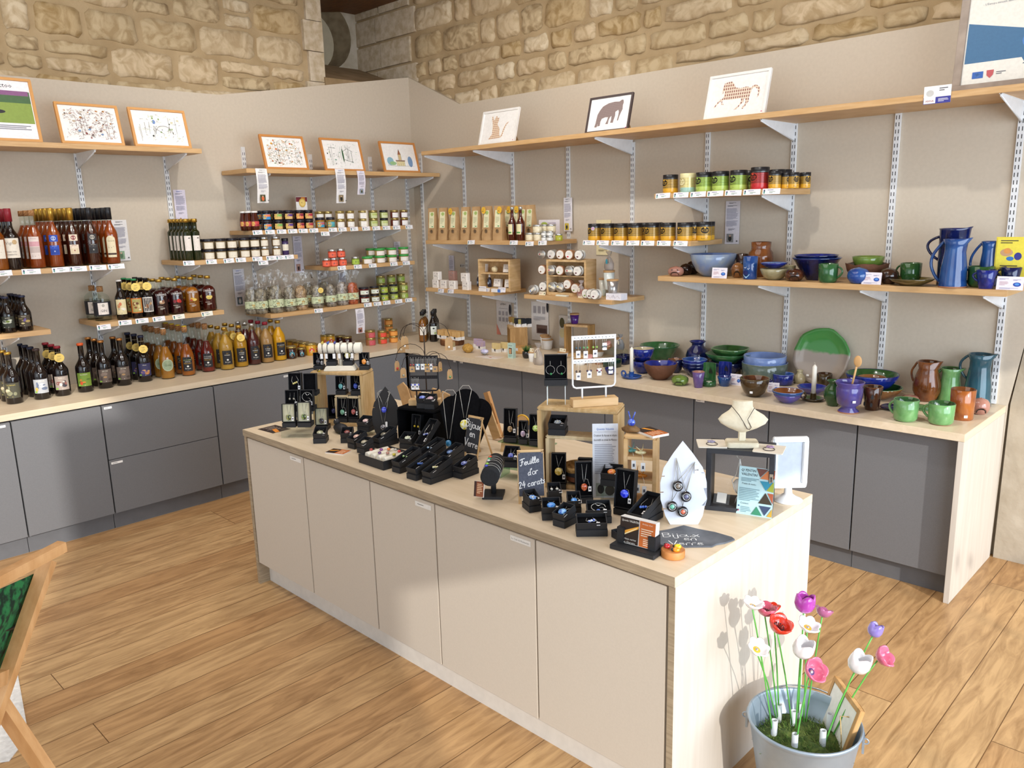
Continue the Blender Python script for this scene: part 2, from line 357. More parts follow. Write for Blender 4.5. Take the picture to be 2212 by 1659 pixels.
# ================= shelving =================
SLOT={}
def rail_mesh(h,n0=0):
    mb=MB(); mb.box(-.013,.013,-.012,0,0,h,STEEL)
    z=.02
    while z<h-.03:
        for x in (-.0065,.0065): mb.box(x-.0017,x+.0017,-.0125,-.0115,z,z+.018,DARKS)
        z+=.032
    return mb.mesh('rail')
def rail(label,wall,u,z0,z1,grp):
    me=cache(('rail',round(z1-z0,2)),lambda:rail_mesh(z1-z0))
    loc=(XW,u,z0) if wall=='L' else (u,YW,z0)
    return solo('shelf_standard',label,'shelf rail',me,loc,rad(90) if wall=='L' else 0,grp)
def bracket_mesh(D,t=.085):
    mb=MB(); d=D-.012; mb.prismx([(-.012,0),(-d,0),(-d,-.012),(-.012,-t)],-.0025,.0025,STEEL); mb.box(-.007,.007,-d,-.012,-.0025,0,STEEL)
    mb.tube([(0,-d,-.008),(0,-.014,-t)],.004,STEEL,6); return mb.mesh('bracket')
def shelf(label,wall,u0,u1,z,D,us,t=.027,m=None):
    if wall=='L': loc=(XW,(u0+u1)/2,z); rz=rad(90)
    else: loc=((u0+u1)/2,YW,z); rz=0
    W=abs(u1-u0); r=thing('wall_shelf',label,'shelf',loc,rz)
    mb=MB(); mb.box(-W/2,W/2,-D,-.013,0,t,m or BEECH); link('board',mb.mesh('board',.0015),r)
    for u in us:
        off=(u-(u0+u1)/2)*(1 if wall=='R' else 1); 
        link('bracket',cache(('br',D),lambda:bracket_mesh(D)),r,(off,0,0))
    return z+t
RL=[(1.148,'at the far left',.745,1.95),(1.651,'behind the dark capped liqueur bottles',.745,2.06),(2.155,'by the lilac leaflet',.745,2.06),(2.675,'at the left end of the bright jam shelf',.745,2.13),(3.178,'behind the dark jams',.745,2.1),(3.69,'between hanging leaflets',.745,2.1),(4.025,'nearest the room corner',.745,2.1)]
for u,d,a,b in RL: rail('slotted shelf rail on the left wall, '+d,'L',u,a,b,'slotted rails on the left wall')
RR=[(-4.944,'nearest the room corner',2.12),(-4.455,'above the first paper bags',2.12),(-3.957,'above the two brown syrup bottles',2.12),(-3.453,'with a leaflet of a person on it',2.12),(-2.943,'left of the elephant picture bracket',2.06),(-2.432,'between the two tea tin shelves',2.12),(-1.927,'right of the horse picture',2.12),(-1.42,'above the brown ragged bowl',2.12),(-.911,'at the far right end',2.12)]
for u,d,b in RR: rail('white slotted shelf rail on the back wall, '+d,'R',u,.745,b,'slotted rails on the back wall')
Z_LT=shelf('long beech shelf at the top left carrying three framed pictures','L',-.9,2.246,2.052,.32,(1.148,1.651,2.155))
Z_MT=shelf('beech shelf holding three framed town drawings above the jams','L',2.51,4.083,1.945,.34,(2.675,3.178,3.69,4.025))
Z_JM=shelf('beech shelf of dark jam jars below the framed town drawings','L',2.526,3.80,1.566,.34,(2.675,3.178,3.69))
Z_SA=shelf('beech shelf with green oil bottles and white label salt jars','L',2.06,2.82,1.402,.34,(2.155,2.675))
Z_CO=shelf('beech shelf crowded with amber liqueur bottles at the left edge','L',-.6,1.715,1.408,.34,(1.148,1.651))
Z_GI=shelf('beech shelf carrying gin, craft beers and fruit rums','L',1.545,2.275,1.092,.34,(1.651,2.155))
Z_MI=shelf('short beech shelf with stubby beer bottles at the far left','L',-.3,1.30,1.088,.34,(1.148,))
Z_PA=shelf('beech shelf with clear bags of dried pasta and green jars','L',2.587,3.80,1.031,.34,(2.675,3.178,3.69))
Z_GR=shelf('beech shelf with red sauce jars and green lidded jars','L',3.065,3.80,1.306,.34,(3.178,3.69))
Z_RT=shelf('very long beech shelf along the top of the back wall','R',-4.475,-.5,2.072,.385,(-4.455,-3.957,-2.943,-1.927,-.911))
Z_TU=shelf('upper beech shelf with red, green and gold tea tins','R',-2.555,-1.825,1.716,.345,(-2.432,-1.927))
Z_TL=shelf('lower beech shelf with a row of gold tea tins','R',-3.055,-2.32,1.462,.345,(-2.943,-2.432))
Z_PO=shelf('beech shelf lined with glazed pottery and two blue jugs','R',-2.525,-.826,1.270,.345,(-2.432,-1.927,-1.42,-.911))
Z_BA=shelf('beech shelf with brown paper bags and cream jars','R',-4.52,-3.38,1.459,.345,(-4.455,-3.957))
Z_SO=shelf('beech shelf with white wrapped soaps and a wooden crate','R',-4.545,-3.845,1.117,.345,(-4.455,-3.957))
Z_TI=shelf('beech shelf with round candle tins in a wooden crate','R',-3.553,-2.843,1.117,.345,(-3.453,-2.943))
# ================= counters =================
ZT=.7415; TH=.033
def cab(label,wall,u0,u1,drawers=0,stick=(),side='r'):
    W=u1-u0; D=.53
    loc=((u0+u1)/2,YW-D/2-.0,0) if wall=='R' else (XW+D/2,(u0+u1)/2,0)
    r=thing('base_cabinet',label,'cabinet',loc,0 if wall=='R' else rad(90))
    mb=MB(); mb.box(-W/2,W/2,-D/2-.03+.005,D/2,.098,ZT-TH-.004,GAP); link('carcass',mb.mesh('carcass'),r)
    mb=MB(); mb.box(-W/2,W/2,-D/2-.008,-D/2+.01,0,.094,GREYK); link('plinth',mb.mesh('plinth'),r)
    f=-D/2-.045
    def front(nm,z0,z1,sk):
        mb=MB(); mb.box(-W/2+.0018,W/2-.0018,f,f+.019,z0,z1,GREY); d=link(nm,mb.mesh(nm,.001),r)
        for (sx,sz,sw) in sk:
            mb=MB(); mb.decal([('r',0,0,sw,.012,pap('#f4f3f0')),('l',0,0,sw*.8,.005,1,prt('#55555c'))]); link('name_sticker',mb.mesh('sticker'),d,(sx,f-.0002,sz))
    if drawers: front('drawer',.402,ZT-TH-.006,stick[:1]); front('drawer',.096,.399,stick[1:])
    else: front('door',.096,ZT-TH-.006,stick)
    return r
S=ZT-TH-.02
cab('grey cabinet at the left edge of the photo below the dark beers','L',.40,.994,stick=((.25,S,.05),))
cab('grey single door cabinet below the black beer bottles','L',.997,1.42)
cab('grey cabinet with two wide drawers on the left wall','L',1.423,2.046,1,((-.28,S,.04),(-.27,.38,.06)))
cab('grey cabinet right of the two drawers, half behind the island','L',2.049,2.62,stick=((.2,S,.05),(.26,S,.035)))
cab('grey cabinet of the left wall closest to the room corner','L',2.623,3.487)
cab('grey cabinet at the room corner below the soaps','R',-4.497,-3.966,stick=((.235,S,.024),))
cab('grey cabinet below the soap dish and sponge','R',-3.963,-3.371,stick=((-.26,S,.03),))
cab('grey cabinet below the white candle pots','R',-3.368,-2.72)
cab('grey cabinet behind the tall wooden crate','R',-2.717,-2.14)
cab('grey cabinet with a paper sticker behind the white bust','R',-2.137,-1.724,stick=((-.17,S,.05),))
cab('grey cabinet between the white bust and blank white frame','R',-1.721,-1.303)
cab('grey cabinet at the right end of the back wall','R',-1.300,-.884)
mb=MB(); P=[(XW+.002,-1.0),(-4.49,-1.0),(-4.49,3.467),(-.857,3.467),(-.857,YW-.002),(XW+.002,YW-.002)]
mb.prism(P,ZT-TH,ZT,LAM); o=link('worktop',mb.mesh('worktop',.0012)); tag(o,'long L-shaped pale wood worktop running along both walls','worktop')
mb=MB(); mb.box(-.880,-.858,3.468,YW-.004,0,ZT-TH-.0005,LAMv); tag(link('end_panel',mb.mesh('end_panel',.001)),'pale wood panel closing the right end of the wall counter','panel')
# --- island ---
IX0,IX1,IY0,IY1=-3.275,-1.02,1.612,2.418
isl=thing('island_counter','low ivory island counter with pale wood top and end panel','counter',((IX0+IX1)/2,(IY0+IY1)/2,0))
ox,oy=-(IX0+IX1)/2,-(IY0+IY1)/2
def ipart(nm,mb,bev=0,par=None): return link(nm,mb.mesh(nm,bev),par or isl,(ox,oy,0))
mb=MB(); mb.box(IX0,IX1,IY0,IY1,ZT-.028,ZT,LAMy); mb.box(IX0,IX1,IY0-.0006,IY0,ZT-.028,ZT,LAMe); ipart('top',mb,.001)
mb=MB(); mb.box(IX1-.02,IX1-.0005,IY0+.004,IY1,0,ZT-.0285,LAMv); mb.box(IX1-.02,IX1-.0005,IY0+.0034,IY0+.004,0,ZT-.0285,LAMe); ipart('end_panel',mb)
mb=MB(); mb.box(IX0,IX0+.019,IY0+.004,IY1,0,ZT-.0285,LAMe); ipart('end_panel',mb)
mb=MB(); mb.box(IX0+.02,IX1-.021,IY0+.026,IY1-.01,.10,ZT-.03,WHT); ipart('carcass',mb)
mb=MB(); mb.box(IX0+.02,IX1-.021,IY0+.055,IY1-.05,0,.10,mat('ivory_plinth','#ddd8d0',rough=.5)); ipart('plinth',mb)
xs=[-3.253,-2.786,-2.333,-1.966,-1.507,-1.046]
for i in range(5):
    mb=MB(); mb.box(xs[i]+.003,xs[i+1]-.003,IY0+.006,IY0+.025,.108,ZT-.036,IVORY); d=ipart('door',mb,.0012)
    if i in (0,2,3):
        mb=MB(); mb.decal([('r',0,0,.085,.017,pap('#e9e6e0'))]+([('l',0,.0,.06,.005,1,prt('#606060'))] if i!=3 else [('t',0,-.003,.008,'Le Coin du Restaurant',prt('#505058'))]))
        link('name_sticker',mb.mesh('sticker'),d,(xs[i+1]-.06,IY0+.0055,ZT-.055))
# ================= kinds of goods =================
K={}
def kind(k,name,cat,parts): K[k]=(name,cat,parts)
def place(k,label,loc,rz=0,group=None,sca=None,rot=None):
    name,cat,parts=K[k]; r=thing(name,label,cat,loc,rz,group,rot)
    if sca: r.scale=sca if isinstance(sca,tuple) else (sca,)*3
    for p in parts:
        o=link(p[0],p[1],r)
        if len(p)>2 and isinstance(p[2],str): o['label']=p[2]
        for q in (p[3] if len(p)>3 else []): link(q[0],q[1],o)
    return r
W_=lambda s:pap('#f3efe6') if s=='w' else pap(s)
CLEAR=mat('clear_glass','#f6faf8',rough=.03,thin=.04); FILM=mat('clear_film','#ffffff',rough=.16,thin=.05,bump=.8,scale=40)
BLK=mat('black_cap','#1b1b1f',rough=.35); GOLD=mat('gold_cap','#c9a24a',rough=.3,metal=.8,col2='#b8913c'); SILV=mat('silver_cap','#c9c9c6',rough=.28,metal=.85)
REDC=mat('wine_red_cap','#8c1f2d',rough=.35); CORK=mat('cork','#b5875a',rough=.85,col2='#8f6238',scale=140); COPP=mat('copper_cap','#c98a4c',rough=.3,metal=.7)
ORNG=mat('orange_cap','#e2602c',rough=.4); GRNC=mat('green_cap','#2f8f57',rough=.4); BRNC=mat('brown_cap','#3b2a28',rough=.4); NAVC=mat('navy_cap','#252b45',rough=.4); WHC=mat('white_cap','#efeeea',rough=.4)
TAGY=pap('#efcf6e'); INK=prt('#3a3a40'); WIRE=mat('wire','#8d8a80',rough=.35,metal=.9)
def prof(R,H,s0,s1,rn,lip=1.12,foot=.93):
    z0,z1=s0*H,s1*H; P=[(R*foot,0),(R,.005)]; P+= [(R,z0)]
    for i in range(1,7):
        t=i/6; P.append((R+(rn-R)*(t*t*(3-2*t)) if lip!=0 else R, z0+(z1-z0)*t))
    P+=[(rn,H*.95),(rn*1.12,H*.955),(rn*1.12,H*.975),(rn,H*.98),(rn,H)]
    return P
def art(W,H,seed,bg,cols,title=None,tc='#efe9d6'):
    "a small illustrated label: background, shapes in the label's own colours"
    r=random.Random(seed); it=[('r',0,0,W,H,pap(bg))]
    for i in range(7): it.append(('e',r.uniform(-W*.3,W*.3),r.uniform(-H*.32,H*.2),r.uniform(.06,.2)*W,r.uniform(.05,.16)*H,prt(r.choice(cols))))
    it.append(('l',0,-H*.42,W*.7,H*.06,1,prt(tc)))
    if title: it.append(('t',0,H*.33,H*.12,title,prt(tc),W*.85))
    return it
def bottle(key,name,R,H,s0,s1,rn,body,cap,label=None,lz=.3,liquid=None,fill=.8,caph=.05,capr=1.2,tagy=0,capname='cap',cork=0,extra=None,capH=0,seg=16,sq=None):
    P=prof(R,H,s0,s1,rn); parts=[]
    if sq: P=sq
    if liquid:
        zt=fill*H; Q=[(max(r-.0022,.002),z+.004) for r,z in P if z<zt]
        a=[p for p in P if p[1]<zt][-1]; b=[p for p in P if p[1]>=zt][0]; t=(zt-a[1])/(b[1]-a[1]); Q.append((a[0]+(b[0]-a[0])*t-.0022,zt))
        parts.append(('liquid',MB().lathe(Q,liquid,seg).mesh('liquid')))
        parts.append(('glass',MB().lathe(P,body,seg).mesh('glass')))
    else: parts.append(('glass',MB().lathe(P,body,seg).mesh('glass')))
    if label: parts.append(('label',MB().decal(label,r=R+.0006,cz=lz*H).mesh('label')))
    if cork:
        mb=MB().lathe([(rn*1.0,H*.955),(rn*1.02,H*.985),(rn*1.25,H*.99),(rn*1.3,H+.018),(rn*1.1,H+.024)],CORK,12)
        if cap: mb.lathe([(rn*1.12,H+.0235),(rn*1.1,H+.027),(rn*.6,H+.029)],cap,12)
        for a in (0,1.57,3.14,4.71): mb.tube([(rn*1.15*math.cos(a),rn*1.15*math.sin(a),H*.93),(rn*1.36*math.cos(a),rn*1.36*math.sin(a),H+.005),(rn*.9*math.cos(a),rn*.9*math.sin(a),H+.027)],.0006,WIRE,4)
        parts.append(('cork',mb.mesh('cork')))
    elif cap: 
        ch=capH or caph*H; parts.append((capname,MB().lathe([(rn*capr,H-ch),(rn*capr,H-.002),(rn*capr*.9,H+.001)],cap,14).mesh('cap')))
    if tagy:
        mb=MB(); n=10; z=H*tagy; rr=.025; pts=[(rr*math.cos(2*PI*i/n),rr*math.sin(2*PI*i/n)) for i in range(n)]
        y=-R*.62; mb.T=Matrix.Translation((.004,y-.012,z))@Matrix.Rotation(rad(-16),4,'X')
        mb.prismy(pts,-.0004,.0004,TAGY); mb.decal([('t',0,.005,.008,'100%',INK),('t',0,-.006,.006,'LOCAL',INK),('l',0,-.012,.026,.004,1,INK)],y=-.0005); mb.T=None
        mb.torus((0,0,H*.88),rn*1.15,.0007,mat('string','#d8c8a0',rough=.9),12,4)
        parts.append(('round_tag',mb.mesh('tag')))
    if extra: parts+=extra(R,H,rn)
    kind(key,name,'bottle',parts)
DK=gls('#17100f'); DK2=gls('#1d1210',.08); OLV=gls('#232a12')
def liq(c,c2=None): return mat('drink_'+c[1:],c,rough=.12,col2=c2,scale=8,coat=.4,trans=.15)
# cognac and liqueur bottles
def lcog(c1,c2,ink): return [('r',0,.042,.042,.034,pap(c1)),('e',0,.042,.012,.012,prt(ink)),('l',0,.028,.03,.004,1,prt(ink)),('r',0,-.02,.044,.05,pap(c1)),('t',0,-.001,.007,'GRAND',prt(ink)),('l',0,-.007,.034,.004,1,prt(ink)),('r',0,-.028,.038,.026,pap(c2)),('e',0,-.026,.003,.004,prt(ink))]
AMB=liq('#8f3a14','#a84a18'); AMD=liq('#3a120a','#4a1a0c'); AML=liq('#a4581a','#8a4312')
bottle('cog_arch','liqueur_bottle',.037,.31,.52,.76,.0135,CLEAR,BLK,[('r',0,-.012,.046,.086,pap('#e6dab8')),('e',0,.031,.023,.022,pap('#e6dab8')),('t',0,.02,.013,'Grand',prt('#8d8156')),('l',0,-.01,.03,.014,2,prt('#7c7455')),('r',0,-.048,.044,.01,prt('#46302a')),('r',0,-.06,.044,.012,pap('#e6dab8')),('l',0,-.06,.03,.004,1,INK)],.34,AMB,.78,capH=.065,capr=1.25,capname='capsule')
bottle('cog_black','liqueur_bottle',.037,.31,.52,.76,.0135,CLEAR,BLK,lcog('#3b3a3c','#2d2c2e','#b9b4a8'),.36,AMD,.78,capH=.065,capr=1.25,capname='capsule')
bottle('cog_cream','liqueur_bottle',.037,.31,.52,.76,.0135,CLEAR,GOLD,lcog('#ecdcc4','#e3d2b0','#8d3a44'),.36,AMD,.78,capH=.065,capr=1.25,capname='capsule')
bottle('cog_blue','liqueur_bottle',.037,.31,.52,.76,.0135,CLEAR,GOLD,lcog('#2f52b8','#27459f','#b9c3e0'),.36,AMB,.78,capH=.065,capr=1.25,capname='capsule')
bottle('cog_pink','liqueur_bottle',.039,.30,.52,.78,.014,CLEAR,CORK,[('r',0,0,.05,.115,pap('#e6d7cf')),('r',0,.02,.05,.025,prt('#d8a3ab')),('r',0,-.01,.05,.03,prt('#c9b7b0')),('t',0,.045,.01,'Pineau',prt('#a7888a')),('l',0,-.04,.03,.01,2,prt('#9b8d84'))],.36,AMB,.74,capH=.028,capr=1.15,capname='stopper')
bottle('pineau','liqueur_bottle',.041,.31,.5,.72,.0145,DK2,REDC,[('r',0,0,.082,.1,pap('#ece3d4')),('t',-.004,.018,.022,'Vign',prt('#8f8478')),('e',.02,.03,.011,.012,prt('#c9a878')),('t',0,-.022,.009,'PINEAU DES',prt('#5a4a40')),('t',0,-.036,.009,'CHARENTES',prt('#5a4a40'))],.36,capH=.065,capr=1.25,capname='capsule')
bottle('pineau_gold','liqueur_bottle',.041,.30,.5,.72,.0145,CLEAR,REDC,[('r',0,0,.07,.095,pap('#ece3d4')),('e',0,.02,.016,.02,prt('#c9913e')),('l',0,-.02,.05,.02,2,prt('#8f3a3a'))],.36,AML,.74,capH=.06,capr=1.25,capname='capsule')
# beers
def beerlab(seed,bg,cols,t): return art(.074,.075,seed,bg,cols,t)+[('r',-.026,-.03,.012,.008,prt('#8fc043'))]
def beer(k,cap,lab,tagy=0,**kw): bottle(k,'beer_bottle',.0405,.272,.5,.72,.0145,DK,cap,lab,.27,capr=1.18,capH=.012,tagy=tagy,**kw)
beer('beer_horn',GOLD,art(.078,.08,4,'#4c4a3c',['#b7a46a','#d9cfae','#8b8a6c','#e8e2cf'],'La Jument','#d8c25a'))
beer('beer_table',BRNC,beerlab(5,'#b6b8bd',['#e2e0dc','#6d7890','#8d5a4a','#d8b860'],'BLANCHE'))
beer('beer_moto',REDC,beerlab(6,'#a99a90',['#5a4a4c','#d8d0c6','#8a5650','#3c3840'],'Ambree'),.78)
beer('beer_orange',ORNG,beerlab(7,'#7d9a3c',['#e08a34','#d8562c','#f0d890','#5a7a30'],'BLONDE'))
beer('beer_brown',COPP,beerlab(8,'#6b5d55',['#8a786c','#b08c60','#50443e'],'BRUNE'))
beer('beer_bear',NAVC,beerlab(9,'#3b3a5e',['#d8a868','#e6c890','#5a4c86','#c88850'],'Hiver'),.72)
beer('beer_plain',NAVC,None)
bottle('beer_stub','beer_bottle',.0335,.185,.5,.8,.0135,DK,NAVC,art(.062,.06,12,'#4e4436',['#b09a5c','#6c5a98','#d8c890','#8a7a50'],'TRIPLE'),.3,capr=1.2,capH=.009)
bottle('beer_stub2','beer_bottle',.0335,.185,.5,.8,.0135,DK,NAVC,art(.062,.06,13,'#36392f',['#9ba08a','#d0d4c2','#7a8a44','#5c6058'],'NOIRE'),.3,capr=1.2,capH=.009)
bottle('beer_clown','beer_bottle',.031,.225,.52,.76,.0128,DK,WHC,art(.058,.085,14,'#e3d5a8',['#d07a54','#f0ead8','#c8a070','#b8a890'],None,'#5a5040'),.33,capr=1.18,capH=.008)
bottle('beer_ora','beer_bottle',.031,.225,.52,.76,.0128,DK,GRNC,[('r',0,0,.072,.085,pap('#d9772a'))]+art(.05,.075,15,'#a9b878',['#6b3c20','#f0e0c0','#8a5028','#d8c890'],'Rousse','#7a9a40'),.33,capr=1.18,capH=.008,tagy=.8)
bottle('beer_mona','beer_bottle',.031,.225,.52,.76,.0128,DK,BLK,[('r',0,0,.06,.085,pap('#f1ede4'))]+art(.05,.076,16,'#332a2a',['#c8a070','#e0d0b0','#8a6040','#b89070'],'Brune','#cfc8bc'),.33,capr=1.18,capH=.008,tagy=.8)
# gin, rums
GINP=[(.042,0),(.045,.005),(.045,.125),(.043,.135),(.030,.148),(.016,.156),(.0145,.165),(.0145,.185),(.017,.187),(.017,.193)]
bottle('gin','gin_bottle',.045,.193,.6,.8,.0145,CLEAR,CORK,[('r',0,0,.13,.078,prt('#26262c')),('r',.002,0,.056,.066,pap('#efe6dd')),('t',.002,-.018,.019,'GIN',prt('#20202a')),('e',.002,.018,.008,.009,prt('#b8b2a8'))],.36,mat('clear_spirit','#e8ece8',rough=.03,thin=.06),.6,capH=.03,capr=1.15,capname='stopper',sq=GINP)
def rum(k,lq,fruit):
    P=[(.04,0),(.0425,.006),(.0425,.115),(.040,.128),(.030,.142),(.017,.15),(.0145,.16),(.0145,.2),(.017,.202),(.017,.212)]
    it=[('t',0,.034,.017,"L'ARRANGE",prt('#f2f0ec'),.062),('l',.012,.028,.035,.004,1,prt('#d8d4cc'))]+[('e',a*.001,b*.001,c*.001,d*.001,prt(h)) for a,b,c,d,h in fruit]+[('l',0,-.03,.05,.004,1,prt('#e6e2da')),('l',0,-.042,.026,.012,3,prt('#cfcabf'))]
    bottle(k,'rum_bottle',.0425,.212,.6,.8,.0145,CLEAR,GOLD,it,.4,lq,.72,capH=.016,capr=1.22,sq=P)
rum('rum_nut',liq('#331012'),[(0,-6,15,9,'#b08a68'),(-5,0,8,6,'#e0d0b8'),(7,2,7,7,'#8a5a40')])
rum('rum_berry',liq('#3a1014'),[(-14,-6,9,10,'#8a3038'),(8,-4,12,11,'#c8382c'),(16,-8,8,9,'#b02a26')])
rum('rum_banana',liq('#8a4d12','#a86618'),[(-6,-2,12,9,'#d8a83c'),(6,-6,14,8,'#e6c868'),(-12,-8,8,6,'#b04a28')])
rum('rum_ginger',liq('#4c1410'),[(-4,0,14,11,'#e8d27c'),(9,2,10,9,'#dcc468'),(0,-7,14,6,'#cdb458')])
# cork stopped ciders
def lbl_black(lines,w=.055,h=.085): # black label with a yellow corner
    it=[('r',0,0,w,h,pap('#26262b')),('p',[(w/2-.014,h/2),(w/2,h/2),(w/2,h/2-.016)],prt('#d9ac2e')),('l',-.004,h/2-.008,w*.6,.003,1,prt('#a8a49a'))]
    for i,(t,c) in enumerate(lines): it.append(('t',0,h/2-.021-.0105*i,.0085,t,prt(c),w*.84))
    return it+[('e',0,-h*.16,.006,.0055,prt('#f1efe8')),('t',0,-h*.36,.011,'Bouyat',prt('#e8e4da'),w*.6),('l',0,-h*.45,.01,.003,1,prt('#a8a49a'))]
def cid(k,lq,lab,corkcap=None): bottle(k,'cider_bottle',.0415,.275,.40,.78,.0135,CLEAR,corkcap,lab,.27,lq,.70,cork=1)
cid('cid_green',liq('#c4852a','#a8681a'),[('e',0,.01,.034,.036,pap('#b9c2a4')),('e',0,.01,.029,.031,prt('#9aa888')),('t',0,.005,.016,'Cidre',prt('#6b7a5c'),.044)],WHC)
cid('cid_lemon',liq('#bd6a16','#96480f'),lbl_black([('JUS POMME','#cfe08a'),('CITRON','#f0efe6'),('PETILLANT','#e0b24a')]),mat('yellow_cap','#e8cc2e',rough=.5))
cid('cid_red',liq('#8a1a12','#5e120e'),lbl_black([('JUS POMME','#e8e4da'),('FRAMBOISE','#e8e4da'),('PETILLANT','#e0b24a')]))
cid('cid_brown',liq('#5c2c10','#7a4414'),None)
# juices
def juice(k,lq,lines,cap,tagy=0,**kw):
    bottle(k,'juice_bottle',.0435,.265,.56,.86,.0145,CLEAR,cap,lbl_black(lines,.06,.088) if lines else None,.30,lq,.84,capH=.018,capr=1.2,tagy=tagy,**kw)
JY=mat('juice_amber','#c89a3c',rough=.3,col2='#b07f28',scale=6); JO=mat('juice_orange','#e3a91c',rough=.3,col2='#d89610',scale=6); JG=mat('juice_gold','#c48f1e',rough=.3,col2='#b8821c',scale=6); JR=mat('juice_red','#4e1417',rough=.25,coat=.3); JP=mat('juice_pear','#b98a52',rough=.35,col2='#a67a42',scale=6)
juice('jui_pomme',JY,[('JUS','#d9ac2e'),('POMMES','#f0ede2')],GOLD); juice('jui_pomme2',JG,[('JUS','#d9ac2e'),('POMMES','#f0ede2'),('ACIDES','#f0ede2')],GOLD,.72)
juice('jui_red',JR,[('JUS','#d9ac2e'),('POMMES','#f0ede2'),('CASSIS','#d9ac2e')],SILV); juice('jui_pear',JP,[('JUS','#d9ac2e'),('POMMES','#f0ede2'),('POIRES','#f0ede2')],REDC); juice('jui_orange',JO,[("D'ORANGES",'#f0ede2'),('PUR JUS','#d9ac2e')],GOLD)
# oil
bottle('oil','oil_bottle',.026,.245,.68,.76,.0135,OLV,GOLD,[('r',0,0,.042,.088,pap('#eee5dc')),('l',0,.008,.034,.005,1,prt('#b06a68')),('l',0,-.02,.03,.02,4,prt('#b5aca0')),('e',.008,.03,.006,.003,prt('#4a4a4a'))],.42,capH=.02,capr=1.35,seg=12)
bottle('syrup_black','syrup_bottle',.031,.225,.58,.82,.012,DK,BLK,[('r',0,0,.05,.062,pap('#e9eee6')),('e',0,.015,.008,.006,prt('#3a3a3a')),('l',0,-.005,.034,.012,2,prt('#5a6a58')),('e',.012,-.02,.01,.008,prt('#b8d08a'))],.38,capH=.028,capr=1.35)
bottle('syrup_amber','syrup_bottle',.031,.225,.58,.82,.012,CLEAR,BLK,[('r',0,0,.05,.062,pap('#efe9dd')),('l',0,0,.034,.012,2,prt('#9a8a70'))],.38,liq('#9a5c1e'),.74,capH=.028,capr=1.35)
bottle('syrup_brown','syrup_bottle',.034,.26,.5,.74,.012,gls('#4a1708'),SILV,[('r',0,0,.05,.08,pap('#e9dfb0')),('l',0,.02,.03,.012,2,prt('#c08a6a')),('r',0,-.025,.034,.012,prt('#5e9a50'))],.34,capH=.024,capr=1.3)
KET=[(.021,0),(.024,.006),(.027,.035),(.025,.07),(.019,.098),(.0175,.112),(.0175,.12)]
bottle('ketchup','sauce_bottle',.026,.12,.5,.8,.0175,gls('#4a1c0c',.1),WHC,[('r',0,.0,.062,.03,pap('#cc4a4c')),('r',.006,-.009,.05,.012,prt('#a8303c')),('e',-.016,0,.012,.014,prt('#dcb65e'))],.35,capH=.01,capr=1.2,sq=KET)
# jars
def jar(k,R,H,body,lid,lab,name='jar',lidh=.24,cat='jar',lr=1.0,lz=.36,tagy=None,lw=None):
    hb=H*(1-lidh); P=[(R*.94,0),(R,.004),(R,hb*.88),(R*.93,hb*.97),(R*.9,hb)]
    pr=[('glass',MB().lathe(P,body,16).mesh('jar'))]
    if lab: pr.append(('label',MB().decal(lab,r=R+.0005,cz=H*lz).mesh('label')))
    pr.append(('lid',MB().lathe([(R*lr*.98,hb),(R*lr,hb+.002),(R*lr,H-.003),(R*lr*.95,H)],lid,16).mesh('lid')))
    kind(k,name,cat,pr)
def lab2(W,H,bg,top=None,dot=None,ink='#7a746a'):
    it=[('r',0,0,W,H,pap(bg))]
    if top: it.append(('r',W*.1,H*.22,W*.8,H*.42,prt(top)))
    if dot: it.append(('e',-W*.27,0,H*.42,H*.42,prt(dot)))
    it.append(('l',W*.12,-H*.12,W*.5,H*.22,2,prt(ink))); return it
CRM='#ece4d2'; BLKL=mat('black_lid','#201d26',rough=.3); GLID=mat('gold_lid','#b9a566',rough=.28,metal=.75,col2='#a8945a'); GRLID=mat('green_lid','#3fa04e',rough=.35)
jar('salt',.0335,.0615,gls('#8f7a58',.15),BLKL,lab2(.056,.036,CRM,None,None,'#8b8378'))
jar('salt_s',.027,.0615,gls('#8a6a3a',.15),SILV,lab2(.05,.036,CRM,None,None,'#8b8378'))
jar('violet',.022,.108,gls('#3c2c5c',.15),BLKL,lab2(.045,.04,CRM,None,None,'#5a6ab0'),lz=.46,lidh=.16)
for k,a,b in (('jam_or','#3c8fcc','#e87850'),('jam_gr','#d9b876','#7dbb62'),('jam_pu','#d9b47a','#5c3a8c'),('jam_rd','#e88a5a','#8c2040'),('jam_tn','#d9a870','#b02c44')):
    jar(k,.031,.0615,gls('#1d0f12',.1),BLKL,lab2(.052,.034,a,b,'#dcb65e','#6a5038'))
jar('must',.031,.072,gls('#a8742a',.12),BLKL,lab2(.054,.034,'#3f9ac0','#c86470','#dcb65e'),lz=.34)
jar('must2',.030,.072,gls('#9a7a34',.12),BLKL,lab2(.052,.034,'#4fa4a8','#5ab0c4','#dcb65e'),lz=.34)
jar('wlab',.0315,.0565,gls('#a58c60',.15),GLID,lab2(.05,.034,'#f0eeea',None,None,'#6a7a6a'))
jar('glab',.0315,.0565,gls('#9aa05a',.15),GLID,lab2(.052,.034,'#d3dba8','#b9c670',None,'#4a5a34'))
jar('glabk',.0305,.0565,gls('#8a9450',.15),BLKL,lab2(.052,.034,'#d8dfb4','#c0cc80',None,'#4a5a34'))
jar('sketch',.0315,.0565,gls('#b8ac90',.15),GLID,lab2(.054,.036,'#f1efea',None,None,'#3a3a3a'))
jar('plain_w',.0305,.0565,gls('#6a3226',.15),GLID,lab2(.052,.034,'#f1efee',None,None,'#8a8a90'))
jar('redsc',.029,.0585,gls('#c4452c',.12),SILV,[('r',0,0,.07,.03,pap('#ee6e52')),('r',-.006,0,.01,.011,prt('#4a4450')),('l',.015,0,.02,.006,1,prt('#8a3a34'))])
